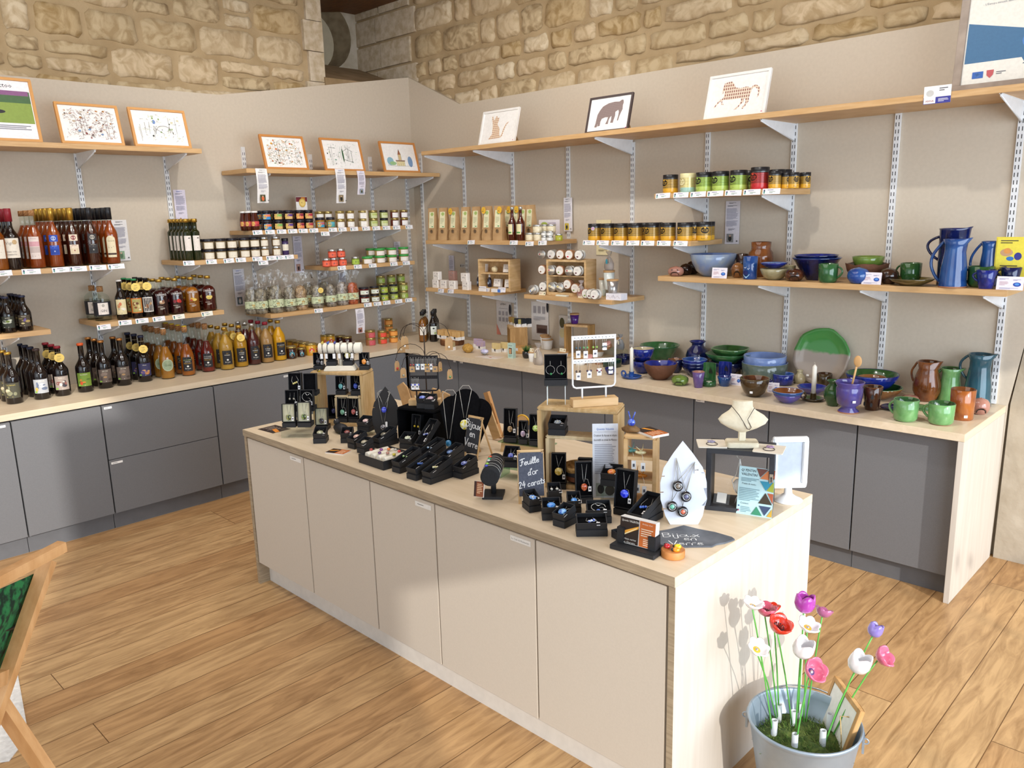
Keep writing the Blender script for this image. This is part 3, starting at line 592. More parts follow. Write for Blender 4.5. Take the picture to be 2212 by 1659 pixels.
jar('olive',.028,.0575,gls('#7e9a34',.12),SILV,[('r',0,0,.066,.03,pap('#aecb52')),('r',-.002,0,.01,.011,prt('#3a5a3a')),('l',.016,0,.014,.01,2,prt('#5a7a34'))])
jar('green_l',.037,.052,gls('#b59a62',.15),GRLID,lab2(.066,.03,'#efe8e0',None,None,'#b8687c'),lidh=.26,lr=1.04)
jar('pate_bk',.036,.056,gls('#5a1a18',.12),BLKL,[('r',0,0,.07,.028,pap('#dfe6d6')),('t',-.012,-.005,.012,'NL',prt('#6a7a5a')),('e',.014,0,.012,.010,prt('#f6f6f2')),('e',.014,0,.006,.004,prt('#2c3140'))],lidh=.2)
jar('pate_bk2',.034,.056,gls('#6e5a34',.12),BLKL,[('r',0,0,.066,.028,pap('#dfe6d6')),('t',-.012,-.005,.012,'NL',prt('#6a7a5a')),('e',.014,0,.012,.010,prt('#f6f6f2')),('e',.014,0,.006,.004,prt('#2c3140'))],lidh=.2)
jar('pesto_o',.029,.056,gls('#8a9a44',.12),BLKL,[('r',.004,0,.05,.03,pap('#a8bc4c')),('r',.012,.004,.022,.01,prt('#e8a050')),('r',-.014,0,.014,.014,prt('#f0f0ea')),('r',-.014,0,.009,.009,prt('#6a6a66'))],lidh=.2)
jar('pesto_g',.032,.056,gls('#7f8548',.12),BLKL,[('r',.004,0,.056,.032,pap('#a3b25e')),('r',-.016,0,.014,.016,prt('#f0f0ea')),('r',-.016,0,.009,.011,prt('#6a6a66')),('e',.012,.004,.012,.008,prt('#c8e04a'))],lidh=.2)
jar('pesto_y',.033,.058,gls('#8f9250',.12),GLID,[('r',.004,0,.056,.032,pap('#abb96a')),('r',-.016,0,.014,.016,prt('#f0f0ea')),('e',.012,.002,.014,.010,prt('#8ab828'))],lidh=.2)
def hexa(c,ink='#f3eee6',R=.022): return [('p',[(R*.9*math.sin(2*PI*i/6),R*math.cos(2*PI*i/6)) for i in range(6)][::-1],prt(c)),('l',0,0,R*1.1,.005,1,prt(ink)),('l',0,-.009,R*.8,.004,1,prt(ink)),('e',0,.009,.004,.004,prt(ink))]
jar('honey_d',.034,.084,gls('#3a1a0e',.08),GLID,hexa('#3f8a9c'),name='honey_jar',lidh=.15)
jar('honey_ds',.028,.062,gls('#3a1a0e',.08),GLID,hexa('#3f8a9c',R=.016),name='honey_jar',lidh=.17)
jar('honey_y',.036,.084,mat('honey_yellow','#d9a22c',rough=.2,coat=.3),GLID,hexa('#d84a44',R=.024),name='honey_jar',lidh=.15)
jar('honey_ys',.028,.062,mat('honey_yellow','#d9a22c'),GLID,hexa('#d84a44',R=.016),name='honey_jar',lidh=.17)
jar('redjam',.036,.062,gls('#3c0d10',.08),GLID,None,lidh=.2)
jar('terr_pk',.0365,.056,gls('#a86a42',.15),GLID,[('r',.008,0,.055,.034,pap('#cc5a62')),('l',.01,0,.036,.008,1,prt('#f0d8d0'))],lidh=.22)
jar('terr_rd',.0335,.050,gls('#a8702e',.15),GLID,[('r',.006,0,.052,.028,pap('#e8503c')),('l',.008,0,.034,.008,2,prt('#f4e0c0'))],lidh=.24)
jar('terr_or',.0335,.050,gls('#c87a34',.15),GLID,[('r',0,0,.06,.026,pap('#eba04a')),('l',0,0,.04,.008,2,prt('#b0502c'))],lidh=.24)
# ---------- placing on the left wall ----------
RZL=rad(72)
def LY(p,X): return onx(p[0],p[1],X).y
def fileL(kinds,lab,p,X,z,n,dx,grp=None,dy=0,rz=RZL,P=None,back=None):
    "a file of n goods running back to the wall from the front one"
    y=LY(p,X) if P is None else P.y
    for i in range(n):
        k=kinds[min(i,len(kinds)-1)] if isinstance(kinds,(list,tuple)) else kinds
        t=lab if n==1 else (lab+', '+('front of file' if i==0 else ORD[i]+' in file'))
        place(k,t,(X-dx*i,y+dy*i,z),rz+R_.uniform(-.12,.12),grp)
A_=crop(0,420,4.88);B_=crop(0,560,4.88);C_=crop(300,550,5.53);D_=crop(340,380,6.9125);E_=crop(500,430,5.267);F_=crop(600,640,6.144)
g='spirit bottles on the left shelf'
for k,l,x,n in (('pineau_gold','amber bottle with gold emblem label at left photo edge',10,3),('pineau','dark bottle with wide cream label and red capsule',160,4),('cog_pink','amber bottle with pink and cream label and stopper',405,4),('cog_blue','amber bottle with two royal blue labels',605,4),('cog_cream','gold capped bottle with two cream labels',805,4),('cog_black','black capped bottle with two charcoal labels',1000,4),('cog_arch','black capped bottle with arched cream label',1205,4)):
    fileL(k,l,A_(x,760-x*.02),-4.762,Z_CO,n if k[:3]=='cog' and k!='cog_pink' else 3,.078 if k[:3]=='cog' and k!='cog_pink' else .084,g)
g='stubby beers on the small left shelf'
fileL('beer_stub','stubby beer with brown and purple picture label',A_(280,1430),-4.76,Z_MI,4,.07,g)
fileL('beer_stub2','stubby beer with black and pale green picture label',A_(105,1445),-4.76,Z_MI,4,.07,g)
fileL('beer_stub2','stubby beer cut by the left photo edge',A_(-60,1455),-4.76,Z_MI,2,.07,g)
g='bottles on the gin and rum shelf'
place('gin','clear gin bottle with white label, the front one',(-4.83,LY(A_(1095,1340),-4.83),Z_GI),RZL+.1,g)
place('gin','clear gin bottle partly hidden behind the other gin',(-4.945,LY(A_(1010,1330),-4.945),Z_GI),RZL-.1,g)
fileL('beer_clown','slim beer with pale clown picture label and white cap',A_(1300,1330),-4.77,Z_GI,1,.07,g)
fileL('beer_ora','slim beer with orange bordered label and yellow tag',A_(1455,1300),-4.765,Z_GI,3,.075,g)
fileL('beer_mona','slim beer with white bordered portrait label and tag',A_(1575,1295),-4.765,Z_GI,3,.075,g)
for k,l,x,n in (('rum_nut','dark flavoured rum with a nut picture',1712,3),('rum_berry','dark flavoured rum with red berries picture',1878,3),('rum_banana','amber flavoured rum with banana picture',2045,3)): fileL(k,l,A_(x,1270),-4.765,Z_GI,n,.09,g)
fileL('rum_ginger','dark flavoured rum with pale ginger picture',C_(855,680),-4.77,Z_GI,3,.09,g)
g='big beer bottles on the left counter'
def cnt(p): return at(p[0],p[1]-2,ZT)
def fileC(k,l,p,n,dx,grp,dr=.04,rz=RZL,dy=0):
    P=cnt(p); P.x-=dr*.85; P.y+=dr*.45; fileL(k,l,None,P.x,ZT,n,dx,grp,P=P,rz=rz,dy=dy)
fileC('beer_horn','dark beer with olive ram horn label',B_(140,1540),3,.1,g)
fileC(['beer_table','beer_plain'],'dark beer with grey and white picnic label',B_(435,1492),5,.1,g)
fileC('beer_moto','dark beer with motorbike label and yellow tag',B_(655,1455),3,.1,g)
fileC('beer_orange','dark beer with orange cap and colourful label',B_(895,1415),1,.1,g)
fileC('beer_brown','copper capped beer with brown grey label, next to the orange capped one',B_(1110,1375),3,.1,g)
fileC('beer_brown','copper capped beer with brown grey label, beside the bear labelled beers',B_(1305,1345),2,.1,g)
fileC('beer_bear','dark beer with navy bear label and yellow tag',B_(1528,1305),3,.1,g)
g='cork stopped bottles on the left counter'
fileC(['cid_green','cid_green','cid_brown'],'cider bottle with round pale green label',C_(345,1500),4,.088,g)
fileC('cid_lemon','amber sparkling juice with black label and yellow topped cork',C_(595,1462),4,.088,g)
fileC('cid_red','red sparkling juice with black label and cork',C_(835,1415),4,.088,g)
g='juice bottles on the left counter'
for k,l,x,y,n in (('jui_pomme','cloudy apple juice with gold cap and round sticker',1062,1390,3),('jui_pomme2','golden apple juice with yellow price tag',1232,1357,3),('jui_red','dark red juice with silver cap',1388,1330,3),('jui_pear','tan pear juice with dark red cap',1545,1306,3),('jui_orange','bright orange juice with gold cap',1695,1280,2)): fileC(k,l,C_(x,y),n,.092,g)
g='honey jars on the left counter'
for k,l,x,y,n in (('honey_d','dark honey jar with teal hexagon label',190,845,1),('honey_ds','small dark honey jar with teal hexagon label',320,822,1),('honey_y','yellow honey jar with red hexagon label',450,800,4),('honey_ys','small yellow honey jar with red hexagon label',590,780,2)): fileC(k,l,F_(x,y),n,.082,g,dr=.03)
for i,(x,y) in enumerate(((640,560),(560,545),(700,560))): place('honey_y','plain gold lidded honey jar in the back rows behind the bracelet roll, %s'%('left','middle','right')[(1,0,2)[i]],at(*F_(x,y+95),ZT),RZL,g)
fileC('redjam','dark red jam jar with gold lid in the row by the wall',F_(930,660),5,.085,'dark red jam jars on the left counter',dr=.03)
for k,l,x,y in (('terr_pk','gold lidded terrine jar with rose pink label',1245,668),('terr_rd','gold lidded terrine jar with bright red label',1402,648),('terr_or','gold lidded terrine jar with orange label',1550,630)):
    P=cnt(F_(x,y)); P.x-=.03; P.y+=.015; h=.0555 if k=='terr_pk' else .0495
    for i,w in enumerate(('bottom','top')): place(k,l+', the %s one of its stack'%w,(P.x,P.y,ZT+h*i),RZL,'terrine jars on the left counter')
for i,w in enumerate(('bottom','middle','top')):
    P=cnt(F_(1490,570)); place('terr_or','terrine jar in the stack behind the orange ones, %s of three'%w,(P.x-.05,P.y+.03,ZT+.0495*i),RZL)
for k,l,p in (('syrup_amber','amber syrup with black cap near the room corner',(400,535)),('syrup_black','dark syrup with black cap and white label near the room corner',(555,528))):
    P=at(*crop(850,660,6.703)(*p),ZT)
    for i in range(3): place(k,l+', '+('front of its file' if i==0 else ORD[i]+' in its file'),(P.x-.012-.05*i,P.y+.03+.052*i,ZT),rad(55),'syrup bottles in the room corner')
# oils and jars on the shelves
fileL('oil','slim green oil bottle, left file',D_(478,1250),-4.765,Z_SA,5,.052,'green oil bottles')
fileL('oil','slim green oil bottle, right file',D_(603,1245),-4.765,Z_SA,4,.052,'green oil bottles')
g='stacked jars beside the oil bottles'
for k,l,x in (('salt','cream label jar next to the oil bottles',775),('salt','cream label jar second from the oil bottles',950),('salt','cream label jar third from the oil bottles',1122),('salt','cream label jar fourth from the oil bottles',1308),('salt','cream label jar fifth from the oil bottles',1462),('salt_s','small silver lidded cream label jar left of the gap',1608),('salt_s','small silver lidded cream label jar next to the violet jar',1785)):
    for row in range(2):
        for i,w in enumerate(('bottom','top')):
            if row and x>1500: continue
            place(k,l+', %s of its %s stack'%(w,('front','hidden')[row]),(-4.755-.075*row,LY(D_(x,1200),-4.755)+.0,Z_SA+.0615*i),RZL,g)
fileL('violet','tall violet jar with cream label at the end of the shelf',D_(1918,1165),-4.755,Z_SA,1,0)
g='jars on the jam shelf'
for i,x in enumerate((150,205,275)): place('ketchup','brown sauce bottle with white cap and red label, %s of three'%('left','middle','right')[i],(-4.83+.035*i,LY(E_(x,350),-4.83+.035*i),Z_JM),RZL,'white capped sauce bottles')
def stackL(k,l,p,X,z,h,grp,n=2,rows=1,dx=.07):
    for row in range(rows):
        for i in range(n):
            w='single' if n==1 else (('bottom','top') if n==2 else ('bottom','middle','top'))[i]
            t=l+((', %s one'%w) if n>1 else '')+((' in the hidden second row') if row else '')
            place(k,t,(X-dx*row,LY(p,X),z+h*i),RZL+R_.uniform(-.1,.1),grp)
for k,l,x in (('jam_or','black lidded jam with orange and blue label',405),('jam_gr','black lidded jam with green and tan label',533),('jam_pu','black lidded jam with purple and tan label',655),('jam_rd','black lidded jam with wine red and orange label',778),('jam_tn','black lidded jam with crimson and tan label',882)): stackL(k,l,E_(x,300),-4.755,Z_JM,.0615,g,rows=2)
stackL('must','mustard jar with blue and pink label',E_(1008,300),-4.76,Z_JM,.072,g,1); stackL('must2','mustard jar with teal label',E_(1130,300),-4.76,Z_JM,.072,g,1)
for i,x in enumerate((1005,1100)): stackL('wlab','gold lidded jar stacked behind the mustard jars, %s stack'%('left','right')[i],E_(x,250),-4.85,Z_JM,.0565,g)
for k,l,x in (('wlab','gold lidded jar with white label, next to the mustards',1240),('wlab','gold lidded jar with white label, against the upright card',1355),('sketch','gold lidded jar with white sketch label right of the card',1500),('glab','gold lidded jar with pale green label',1618),('glabk','black lidded jar with pale green label',1738),('plain_w','gold lidded jar with plain white label left of the last stack',1858),('plain_w','gold lidded jar with plain white label at the shelf end',1965)): stackL(k,l,E_(x,300),-4.755,Z_JM,.0565,g)
mb=MB(); mb.box(-.13,.13,-.0015,.0015,0,.115,pap('#e9e2d2')); solo('divider_card','upright cream divider card between the white label jars','card',mb.mesh('card'),(-4.84,LY(E_(1432,310),-4.84),Z_JM),0)
g='red sauce jars'
for l,x,i in (('left',1078,0),('middle',1162,0),('right',1262,0),('left',1150,1),('right',1250,1)): place('redsc','orange red sauce jar, %s one of the %s layer'%(l,('bottom','top')[i]),(-4.75,LY(E_(x,700),-4.75),Z_GR+.0585*i),RZL,g)
stackL('olive','small silver lidded green tapenade jar standing alone',E_(1410,700),-4.75,Z_GR,.0575,None,1)
for i,(x,n) in enumerate(((1545,1),(1690,2),(1825,2),(1960,2))): stackL('green_l','green lidded jar with cream label, stack '+('with the yellow price tag','next to the price tagged jar','third along','nearest the room corner')[i],E_(x,690),-4.75 if i else -4.745,Z_GR,.052,'green lidded jars',n)
for i,x in enumerate((1590,1720)): stackL('green_l','green lidded jar in the back row, %s stack'%('left','right')[i],E_(x,640),-4.86,Z_GR,.052,'green lidded jars',2)
for k,l,x in (('pate_bk','black lidded dark red jar with pale label',1512),('pate_bk2','black lidded brown jar with pale label',1632),('pesto_o','black lidded pesto with orange mark',1742),('pesto_g','black lidded pesto with lime label',1850),('pesto_y','gold lidded pesto with lime label at the end',1965)): stackL(k,l,E_(x,1150),-4.75,Z_PA,.056 if k!='pesto_y' else .058,'jars on the pasta shelf')
for i,x in enumerate((1700,1820,1930)): stackL('pesto_y','gold lidded jar of the back row, %s stack'%('left','middle','right')[i],E_(x,1000),-4.86,Z_PA,.058,'jars on the pasta shelf',3)
# pasta bags: curls of pasta inside a gathered clear bag
def pasta(k,col,c2,tagd=None,twist=0,tall=1.0):
    r=random.Random(hash(k)%97 if 0 else len(k)*7+ord(k[-1])); m=mat('pasta_'+col[1:],col,rough=.7,col2=c2,scale=45)
    mb=MB(); W,D,H=.041,.028,.165*tall
    mb.lathe([(W*.8,0),(W*.94,.006),(W*.96,H*.55),(W*.85,H*.82),(W*.5,H*.97),(W*.1,H)],m,16,wob=lambda a,j,x,z:(x*math.sqrt(1/((math.cos(a))**2+(math.sin(a)/(D/W))**2)),z))
    for i in range(120):
        a=r.uniform(0,2*PI); z=r.uniform(.01,H*.97); q=1.0 if z<H*.6 else max(.3,1-((z/H-.6)/.42)**2*.6); c=Vector((W*q*math.cos(a),D*q*math.sin(a),z)); t=Vector((r.uniform(-1,1),r.uniform(-1,1),r.uniform(-1,1))).normalized(); s=t.orthogonal(); u=t.cross(s)
        mb.tube([c+t*(j-2)*.0042+(s*math.cos(j*1.7)+u*math.sin(j*1.7))*.0035 for j in range(5)],.0014,m,3)
    parts=[('pasta',mb.mesh('pasta'))]
    fb=MB(); rg=[]
    for j,(z,s,f) in enumerate(((0,.9,0),(.02,1.03,.02),(.09,1.06,.02),(H*.92,1.0,.05),(H+.012,.75 if twist else .9,.1),(H+.03,.22 if twist else .8,.25),(H+.055,.75 if twist else .95,.35),(H+.085,1.2 if twist else 1.15,.4))):
        rg.append((z,s,f))
    V=[];n=22
    for j,(z,s,f) in enumerate(rg):
        for i in range(n):
            a=2*PI*i/n; e=1+f*r.uniform(-1,1); V.append((W*s*math.cos(a)*e,D*s*math.sin(a)*e*(.55 if (not twist and j>4) else 1),z+f*.03*r.uniform(-1,1)))
    fb.add(V,[(j*n+i,j*n+(i+1)%n,(j+1)*n+(i+1)%n,(j+1)*n+i) for j in range(len(rg)-1) for i in range(n)],FILM,False)
    parts.append(('clear_bag',fb.mesh('bag')))
    mb=MB(); V=[];n=20
    for z in (.035,.083):
        for i in range(n): a=2*PI*i/n; V.append((W*1.09*math.cos(a),D*1.09*math.sin(a),z))
    mb.add(V,[(i,(i+1)%n,n+(i+1)%n,n+i) for i in range(n)],pap('#cfd9b2'),True)
    mb.decal([('r',.004,.06,.02,.005,prt('#c9a04a')),('r',0,.051,.003,.016,prt('#c9a04a')),('r',.009,.051,.003,.016,prt('#c9a04a')),('l',-.018,.066,.02,.012,3,prt('#8a9470')),('r',-.014,.042,.022,.004,prt('#4a5040'))],y=-D*1.1); parts.append(('band_label',mb.mesh('band')))
    if tagd:
        mb=MB(); mb.T=Matrix.Translation((.018,-D-.008,H*.78))@Matrix.Rotation(rad(tagd),4,'Y'); n=14; mb.prismy([(.02*math.cos(2*PI*i/n),.02*math.sin(2*PI*i/n)) for i in range(n)],-.0004,.0004,TAGY); mb.decal([('t',0,.002,.007,'100%',INK),('t',0,-.008,.005,'LOCAL',INK)],y=-.0005); parts.append(('round_tag',mb.mesh('tag')))
    kind(k,'pasta_bag','bag',parts)
pasta('pa_g','#a39a84','#5d5443'); pasta('pa_g2','#9f967f','#574e3e'); pasta('pa_t','#c2a57c','#7d6140'); pasta('pa_gt','#a39a84','#5d5443',20,1); pasta('pa_gt2','#9e9482','#5a5042',0,1); pasta('pa_w','#b3a89b','#6c6257'); pasta('pa_r','#c4683c','#8f4324',tall=.95)
g='clear bags of dried pasta'
for k,l,x,X,s in (('pa_g','pasta bag at the left end of the shelf, rear',235,-4.84,1),('pa_g2','grey pasta bag second from the left',345,-4.80,1),('pa_g','grey pasta bag half hidden behind the big front one',430,-4.85,1),('pa_g2','large grey pasta bag at the left front',515,-4.755,1.1),('pa_g','grey green pasta bag beside the tan one',668,-4.76,1),('pa_t','tan brown pasta bag, only one of that colour',798,-4.76,1.0),('pa_g','dark pasta bag in the back row right of the tan one',885,-4.88,1),('pa_gt','tied pasta bag with tilted yellow tag',985,-4.755,.95),('pa_gt2','tied pasta bag with level yellow tag',1142,-4.755,.95),('pa_w','pale grey ring pasta bag',1268,-4.76,1),('pa_r','orange red pasta bag',1388,-4.76,.98),('pa_g2','grey pasta bag in the back row behind the tagged pair',1080,-4.89,1)):
    place(k,l,(X,LY(E_(x,1230),X),Z_PA),RZL+R_.uniform(-.15,.15),g,(s,s,s))
# ================= pictures, leaflets and price labels =================
def framed(label,wall,u0,u1,H,lean,v,z,fc,items,bw=.014,dep=.014,grp=None,stand=None,paper='#f3f1ee',name='framed_picture',cat='picture',grain=None):
    W=u1-u0; loc=(v,(u0+u1)/2,z) if wall=='L' else ((u0+u1)/2,v,z)
    r=thing(name,label,cat,loc,0,grp); r.rotation_euler=(Matrix.Rotation(rad(90) if wall=='L' else 0,4,'Z')@Matrix.Rotation(-rad(lean),4,'X')).to_euler()
    F=mat('frame_'+fc[1:],fc,rough=.45,col2=grain,scale=14,stretch=(1,1,1))
    mb=MB()
    for a in ((-W/2,W/2,0,bw),(-W/2,W/2,H-bw,H),(-W/2,-W/2+bw,bw,H-bw),(W/2-bw,W/2,bw,H-bw)): mb.box(a[0],a[1],0,dep,a[2],a[3],F)
    mb.box(-W/2+bw*.5,W/2-bw*.5,dep*.6,dep,bw*.5,H-bw*.5,F); link('frame',mb.mesh('frame',.0012),r)
    mb=MB(); mb.decal([('r',0,H/2,W-2*bw+.001,H-2*bw+.001,pap(paper))]+items(W-2*bw,H-2*bw,H/2),y=dep*.5); link('print',mb.mesh('print'),r)
    if stand:
        mb=MB(); a=rad(lean); h=stand; d=h*math.tan(a)+.05
        mb.T=Matrix.Rotation(a,4,'X'); mb.prismx([(dep+.001,.002),(dep+.001+h*math.tan(a)*.98,h),(d+.012,.002)],W/2-.03,W/2-.0275,mat('mdf_back','#9a7a50',rough=.8)); link('back_stand',mb.mesh('stand'),r)
    return r
def sketch(seed,cols,n=260,blobs=34,box=None):
    def f(W,H,zc):
        r=random.Random(seed); it=[]; bw,bh=W*.42,H*.4
        for i in range(blobs): it.append(('e',r.uniform(-bw,bw),zc+r.uniform(-bh,bh),r.uniform(.002,.009),r.uniform(.002,.006),prt(r.choice(cols))))
        for i in range(9): # upright strokes of facades and streets
            x=r.uniform(-bw,bw); it.append(('s',[[(x,zc-bh*r.uniform(.3,1)),(x+r.uniform(-.006,.006),zc+bh*r.uniform(0,1))]],.0012,prt(cols[0])))
        L=[]
        for i in range(n):
            x,z=r.uniform(-bw,bw),zc+r.uniform(-bh,bh); L.append([(x,z),(x+r.uniform(-.014,.014),z+r.uniform(-.01,.012)),(x+r.uniform(-.01,.016),z+r.uniform(-.01,.01))])
        for k in range(3): it.append(('s',L[k::3],.0009,prt(cols[k%len(cols)])))
        return it
    return f
OAKF='#d39a58'
g='framed drawings in pale oak frames'
framed('oak framed bookshop interior drawing on the top left shelf','L',1.492,1.812,.225,15,-4.735,Z_LT,OAKF,sketch(1,['#6a5a52','#8a3f3a','#c9b49a','#c08a50','#7a9ac0','#d8cbb8']),grp=g)
framed('oak framed pale drawing of an arched garden gate','L',1.868,2.192,.225,15,-4.735,Z_LT,OAKF,lambda W,H,zc:sketch(2,['#4a4f4a','#b9c9a0','#d8d0b0','#8fae6a'],60,16)(W,H,zc)+[('s',[[(.05*math.cos(a)+.02,zc-.035+.05*math.sin(a)) for a in [PI*i/10 for i in range(11)]],[(-.03,zc-.035),(-.03,zc-.0),(.02,zc-.035)]],.0016,prt('#3a3a3a')),('e',-.03,zc+.035,.009,.012,prt('#6f8fc8'))],grp=g)
def cact(W,H,zc): return [('r',0,zc+.0,W*.98,H*.46,prt('#8aa04a')),('r',0,zc+.065,W*.98,H*.2,prt('#4a6a44')),('r',W*.2,zc+.085,W*.55,H*.08,prt('#8a5a86')),('e',.0,zc+.01,.02,.03,prt('#2a2a30')),('e',.04,zc-.012,.035,.01,prt('#2a2a30')),('t',.09,zc+.112,.032,'actoo',prt('#1a1a22'),.13),('l',0,zc+.138,W*.9,.006,1,prt('#6a5a7a')),('l',0,zc-.095,W*.9,.035,4,prt('#7a7a88'))]
framed('oak framed poster with green lawn and dark heading, cut by the photo edge','L',.965,1.40,.325,12,-4.735,Z_LT,OAKF,cact,paper='#efedf0',name='framed_poster',cat='poster')
framed('oak framed drawing of a market street with orange flowers','L',2.655,2.968,.225,15,-4.725,Z_MT,'#c98848',sketch(3,['#7a6a5a','#9ab08a','#d8a878','#e0783c','#d8a030','#b0c0c8']),grp=g)
framed('oak framed drawing of pale village houses with a cypress','L',3.095,3.418,.225,15,-4.725,Z_MT,'#c98848',lambda W,H,zc:sketch(4,['#3a403a','#cfd6a8','#8fb0a0','#5a8a5a'],50,10)(W,H,zc)+[('s',[[(.0,zc-.05),(.004,zc+.06)],[(.004,zc-.03),(.07,zc-.05),(.075,zc+.03),(.04,zc+.045),(.0,zc+.02)],[(-.1,zc-.02),(-.1,zc+.05),(-.05,zc+.045)]],.002,prt('#2a342a')),('e',.002,zc,.006,.045,prt('#3a6a44'))],grp=g)
framed('oak framed drawing of a church tower with blue trees','L',3.585,3.91,.225,15,-4.725,Z_MT,'#c98848',lambda W,H,zc:[('e',-.09,zc-.03,.03,.03,prt('#8fb8c8')),('e',-.07,zc-.045,.03,.014,prt('#9ac08a')),('e',.09,zc-.03,.022,.04,prt('#7a9ac0')),('r',0,zc-.045,.075,.035,prt('#e6d8a8')),('r',0,zc-.005,.026,.05,prt('#d8c090')),('p',[(-.015,zc+.02),(.015,zc+.02),(0,zc+.06)],prt('#a0674a')),('r',0,zc-.025,.085,.008,prt('#9a7a6a')),('s',[[(-.036,zc-.062),(-.036,zc-.03),(.036,zc-.03),(.036,zc-.062)],[(-.013,zc-.03),(-.013,zc+.02),(0,zc+.06),(.013,zc+.02),(.013,zc-.03)],[(-.12,zc-.06),(-.05,zc-.065),(.12,zc-.062)],[(-.02,zc-.06),(-.02,zc-.04)],[(.0,zc-.06),(.0,zc-.04)],[(.02,zc-.06),(.02,zc-.04)]],.0012,prt('#2a2a30'))],grp=g)
# printed animals: a silhouette filled with small repeated tiles
def tiles(k,a,b,s):
    if k in MATS: return MATS[k]
    m=mat(k,a,rough=.6); nt=m.node_tree; N=nt.nodes; L=nt.links; tc=N.new('ShaderNodeTexCoord'); sp=N.new('ShaderNodeMapping'); sp.inputs['Rotation'].default_value=(rad(90),0,0); L.new(tc.outputs['Object'],sp.inputs[0])
    br=N.new('ShaderNodeTexBrick'); br.offset=0
    for q,v in (('Scale',1),('Mortar Size',s*.16),('Brick Width',s*.75),('Row Height',s),('Bias',.2)): br.inputs[q].default_value=v
    br.inputs['Color1'].default_value=lin(a); br.inputs['Color2'].default_value=lin(a); br.inputs['Mortar'].default_value=lin(b); L.new(sp.outputs[0],br.inputs['Vector']); L.new(br.outputs['Color'],N['Principled BSDF'].inputs['Base Color']); return m
CAT=[(166,362),(176,360),(184,380),(190,392),(200,375),(207,357),(216,365),(226,380),(238,368),(234,400),(228,420),(232,435),(245,447),(256,470),(258,500),(262,520),(274,518),(282,495),(290,460),(306,430),(326,414),(330,420),(312,440),(300,470),(292,505),(284,526),(262,534),(200,536),(160,540),(164,528),(178,512),(190,498),(186,470),(184,430),(172,390)]
ELE=[(905,320),(925,290),(965,270),(1010,264),(1045,268),(1060,256),(1073,258),(1078,280),(1074,300),(1077,330),(1068,355),(1060,385),(1056,412),(1050,418),(1047,410),(1051,380),(1052,350),(1046,332),(1036,338),(1026,345),(1028,375),(1022,405),(1019,428),(998,426),(1002,400),(1000,372),(990,385),(984,405),(982,434),(962,432),(972,405),(976,380),(955,378),(930,386),(922,410),(922,440),(904,444),(906,420),(902,440),(898,450),(880,448),(886,420),(888,390),(892,350)]
HOR=[(1713,212),(1712,170),(1720,135),(1745,126),(1775,124),(1795,145),(1812,175),(1850,185),(1895,178),(1930,190),(1945,176),(1965,173),(1990,190),(2002,220),(1998,262),(1985,270),(1990,235),(1978,205),(1955,192),(1938,198),(1935,225),(1925,262),(1928,290),(1910,320),(1890,346),(1880,342),(1905,300),(1900,270),(1888,268),(1890,290),(1870,310),(1845,340),(1825,346),(1826,338),(1852,318),(1870,288),(1866,262),(1840,262),(1800,264),(1760,262),(1735,258),(1722,262),(1724,285),(1738,292),(1736,298),(1718,292),(1716,268),(1700,274),(1680,300),(1665,316),(1660,312),(1680,280),(1705,255),(1722,248),(1732,225),(1728,195),(1722,190),(1720,212)]
def animal(pts,m,sw,sh,flipz=0):
    x0=min(p[0] for p in pts);x1=max(p[0] for p in pts);y0=min(p[1] for p in pts);y1=max(p[1] for p in pts)
    # undo the slant of the leaning, foreshortened print
    def f(W,H,zc):
        q=[]
        for x,y in pts:
            q.append(((x-(x0+x1)/2)/(x1-x0)*W*sw,zc-(y-(y0+y1)/2)/(y1-y0)*H*sh))
        return [('p',q[::-1],m),('e',W/2-.008,zc-H/2+.002,.005,.005,prt('#d03a7a'))]
    return f
CT=tiles('tile_print','#a8705c','#f0e0c4',.0125); CE=tiles('tile_print_grey','#7d6a68','#8f7f7c',.010); CH=tiles('tile_print_brown','#97685a','#efdcc8',.016)
g='framed animal prints on the long top shelf'
framed('white framed print of a sitting cat','R',-3.95,-3.62,.225,15,3.765,Z_RT,'#eeece8',animal(CAT,CT,.55,.78),grp=g,stand=.07)
framed('dark framed print of an elephant','R',-3.05,-2.745,.21,15,3.765,Z_RT,'#4d4140',animal(ELE,CE,.66,.76),.011,grp=g,stand=.07)
framed('white framed print of a prancing horse','R',-2.268,-1.932,.228,15,3.765,Z_RT,'#efeeea',animal(HOR,CH,.80,.74),grp=g,stand=.06)
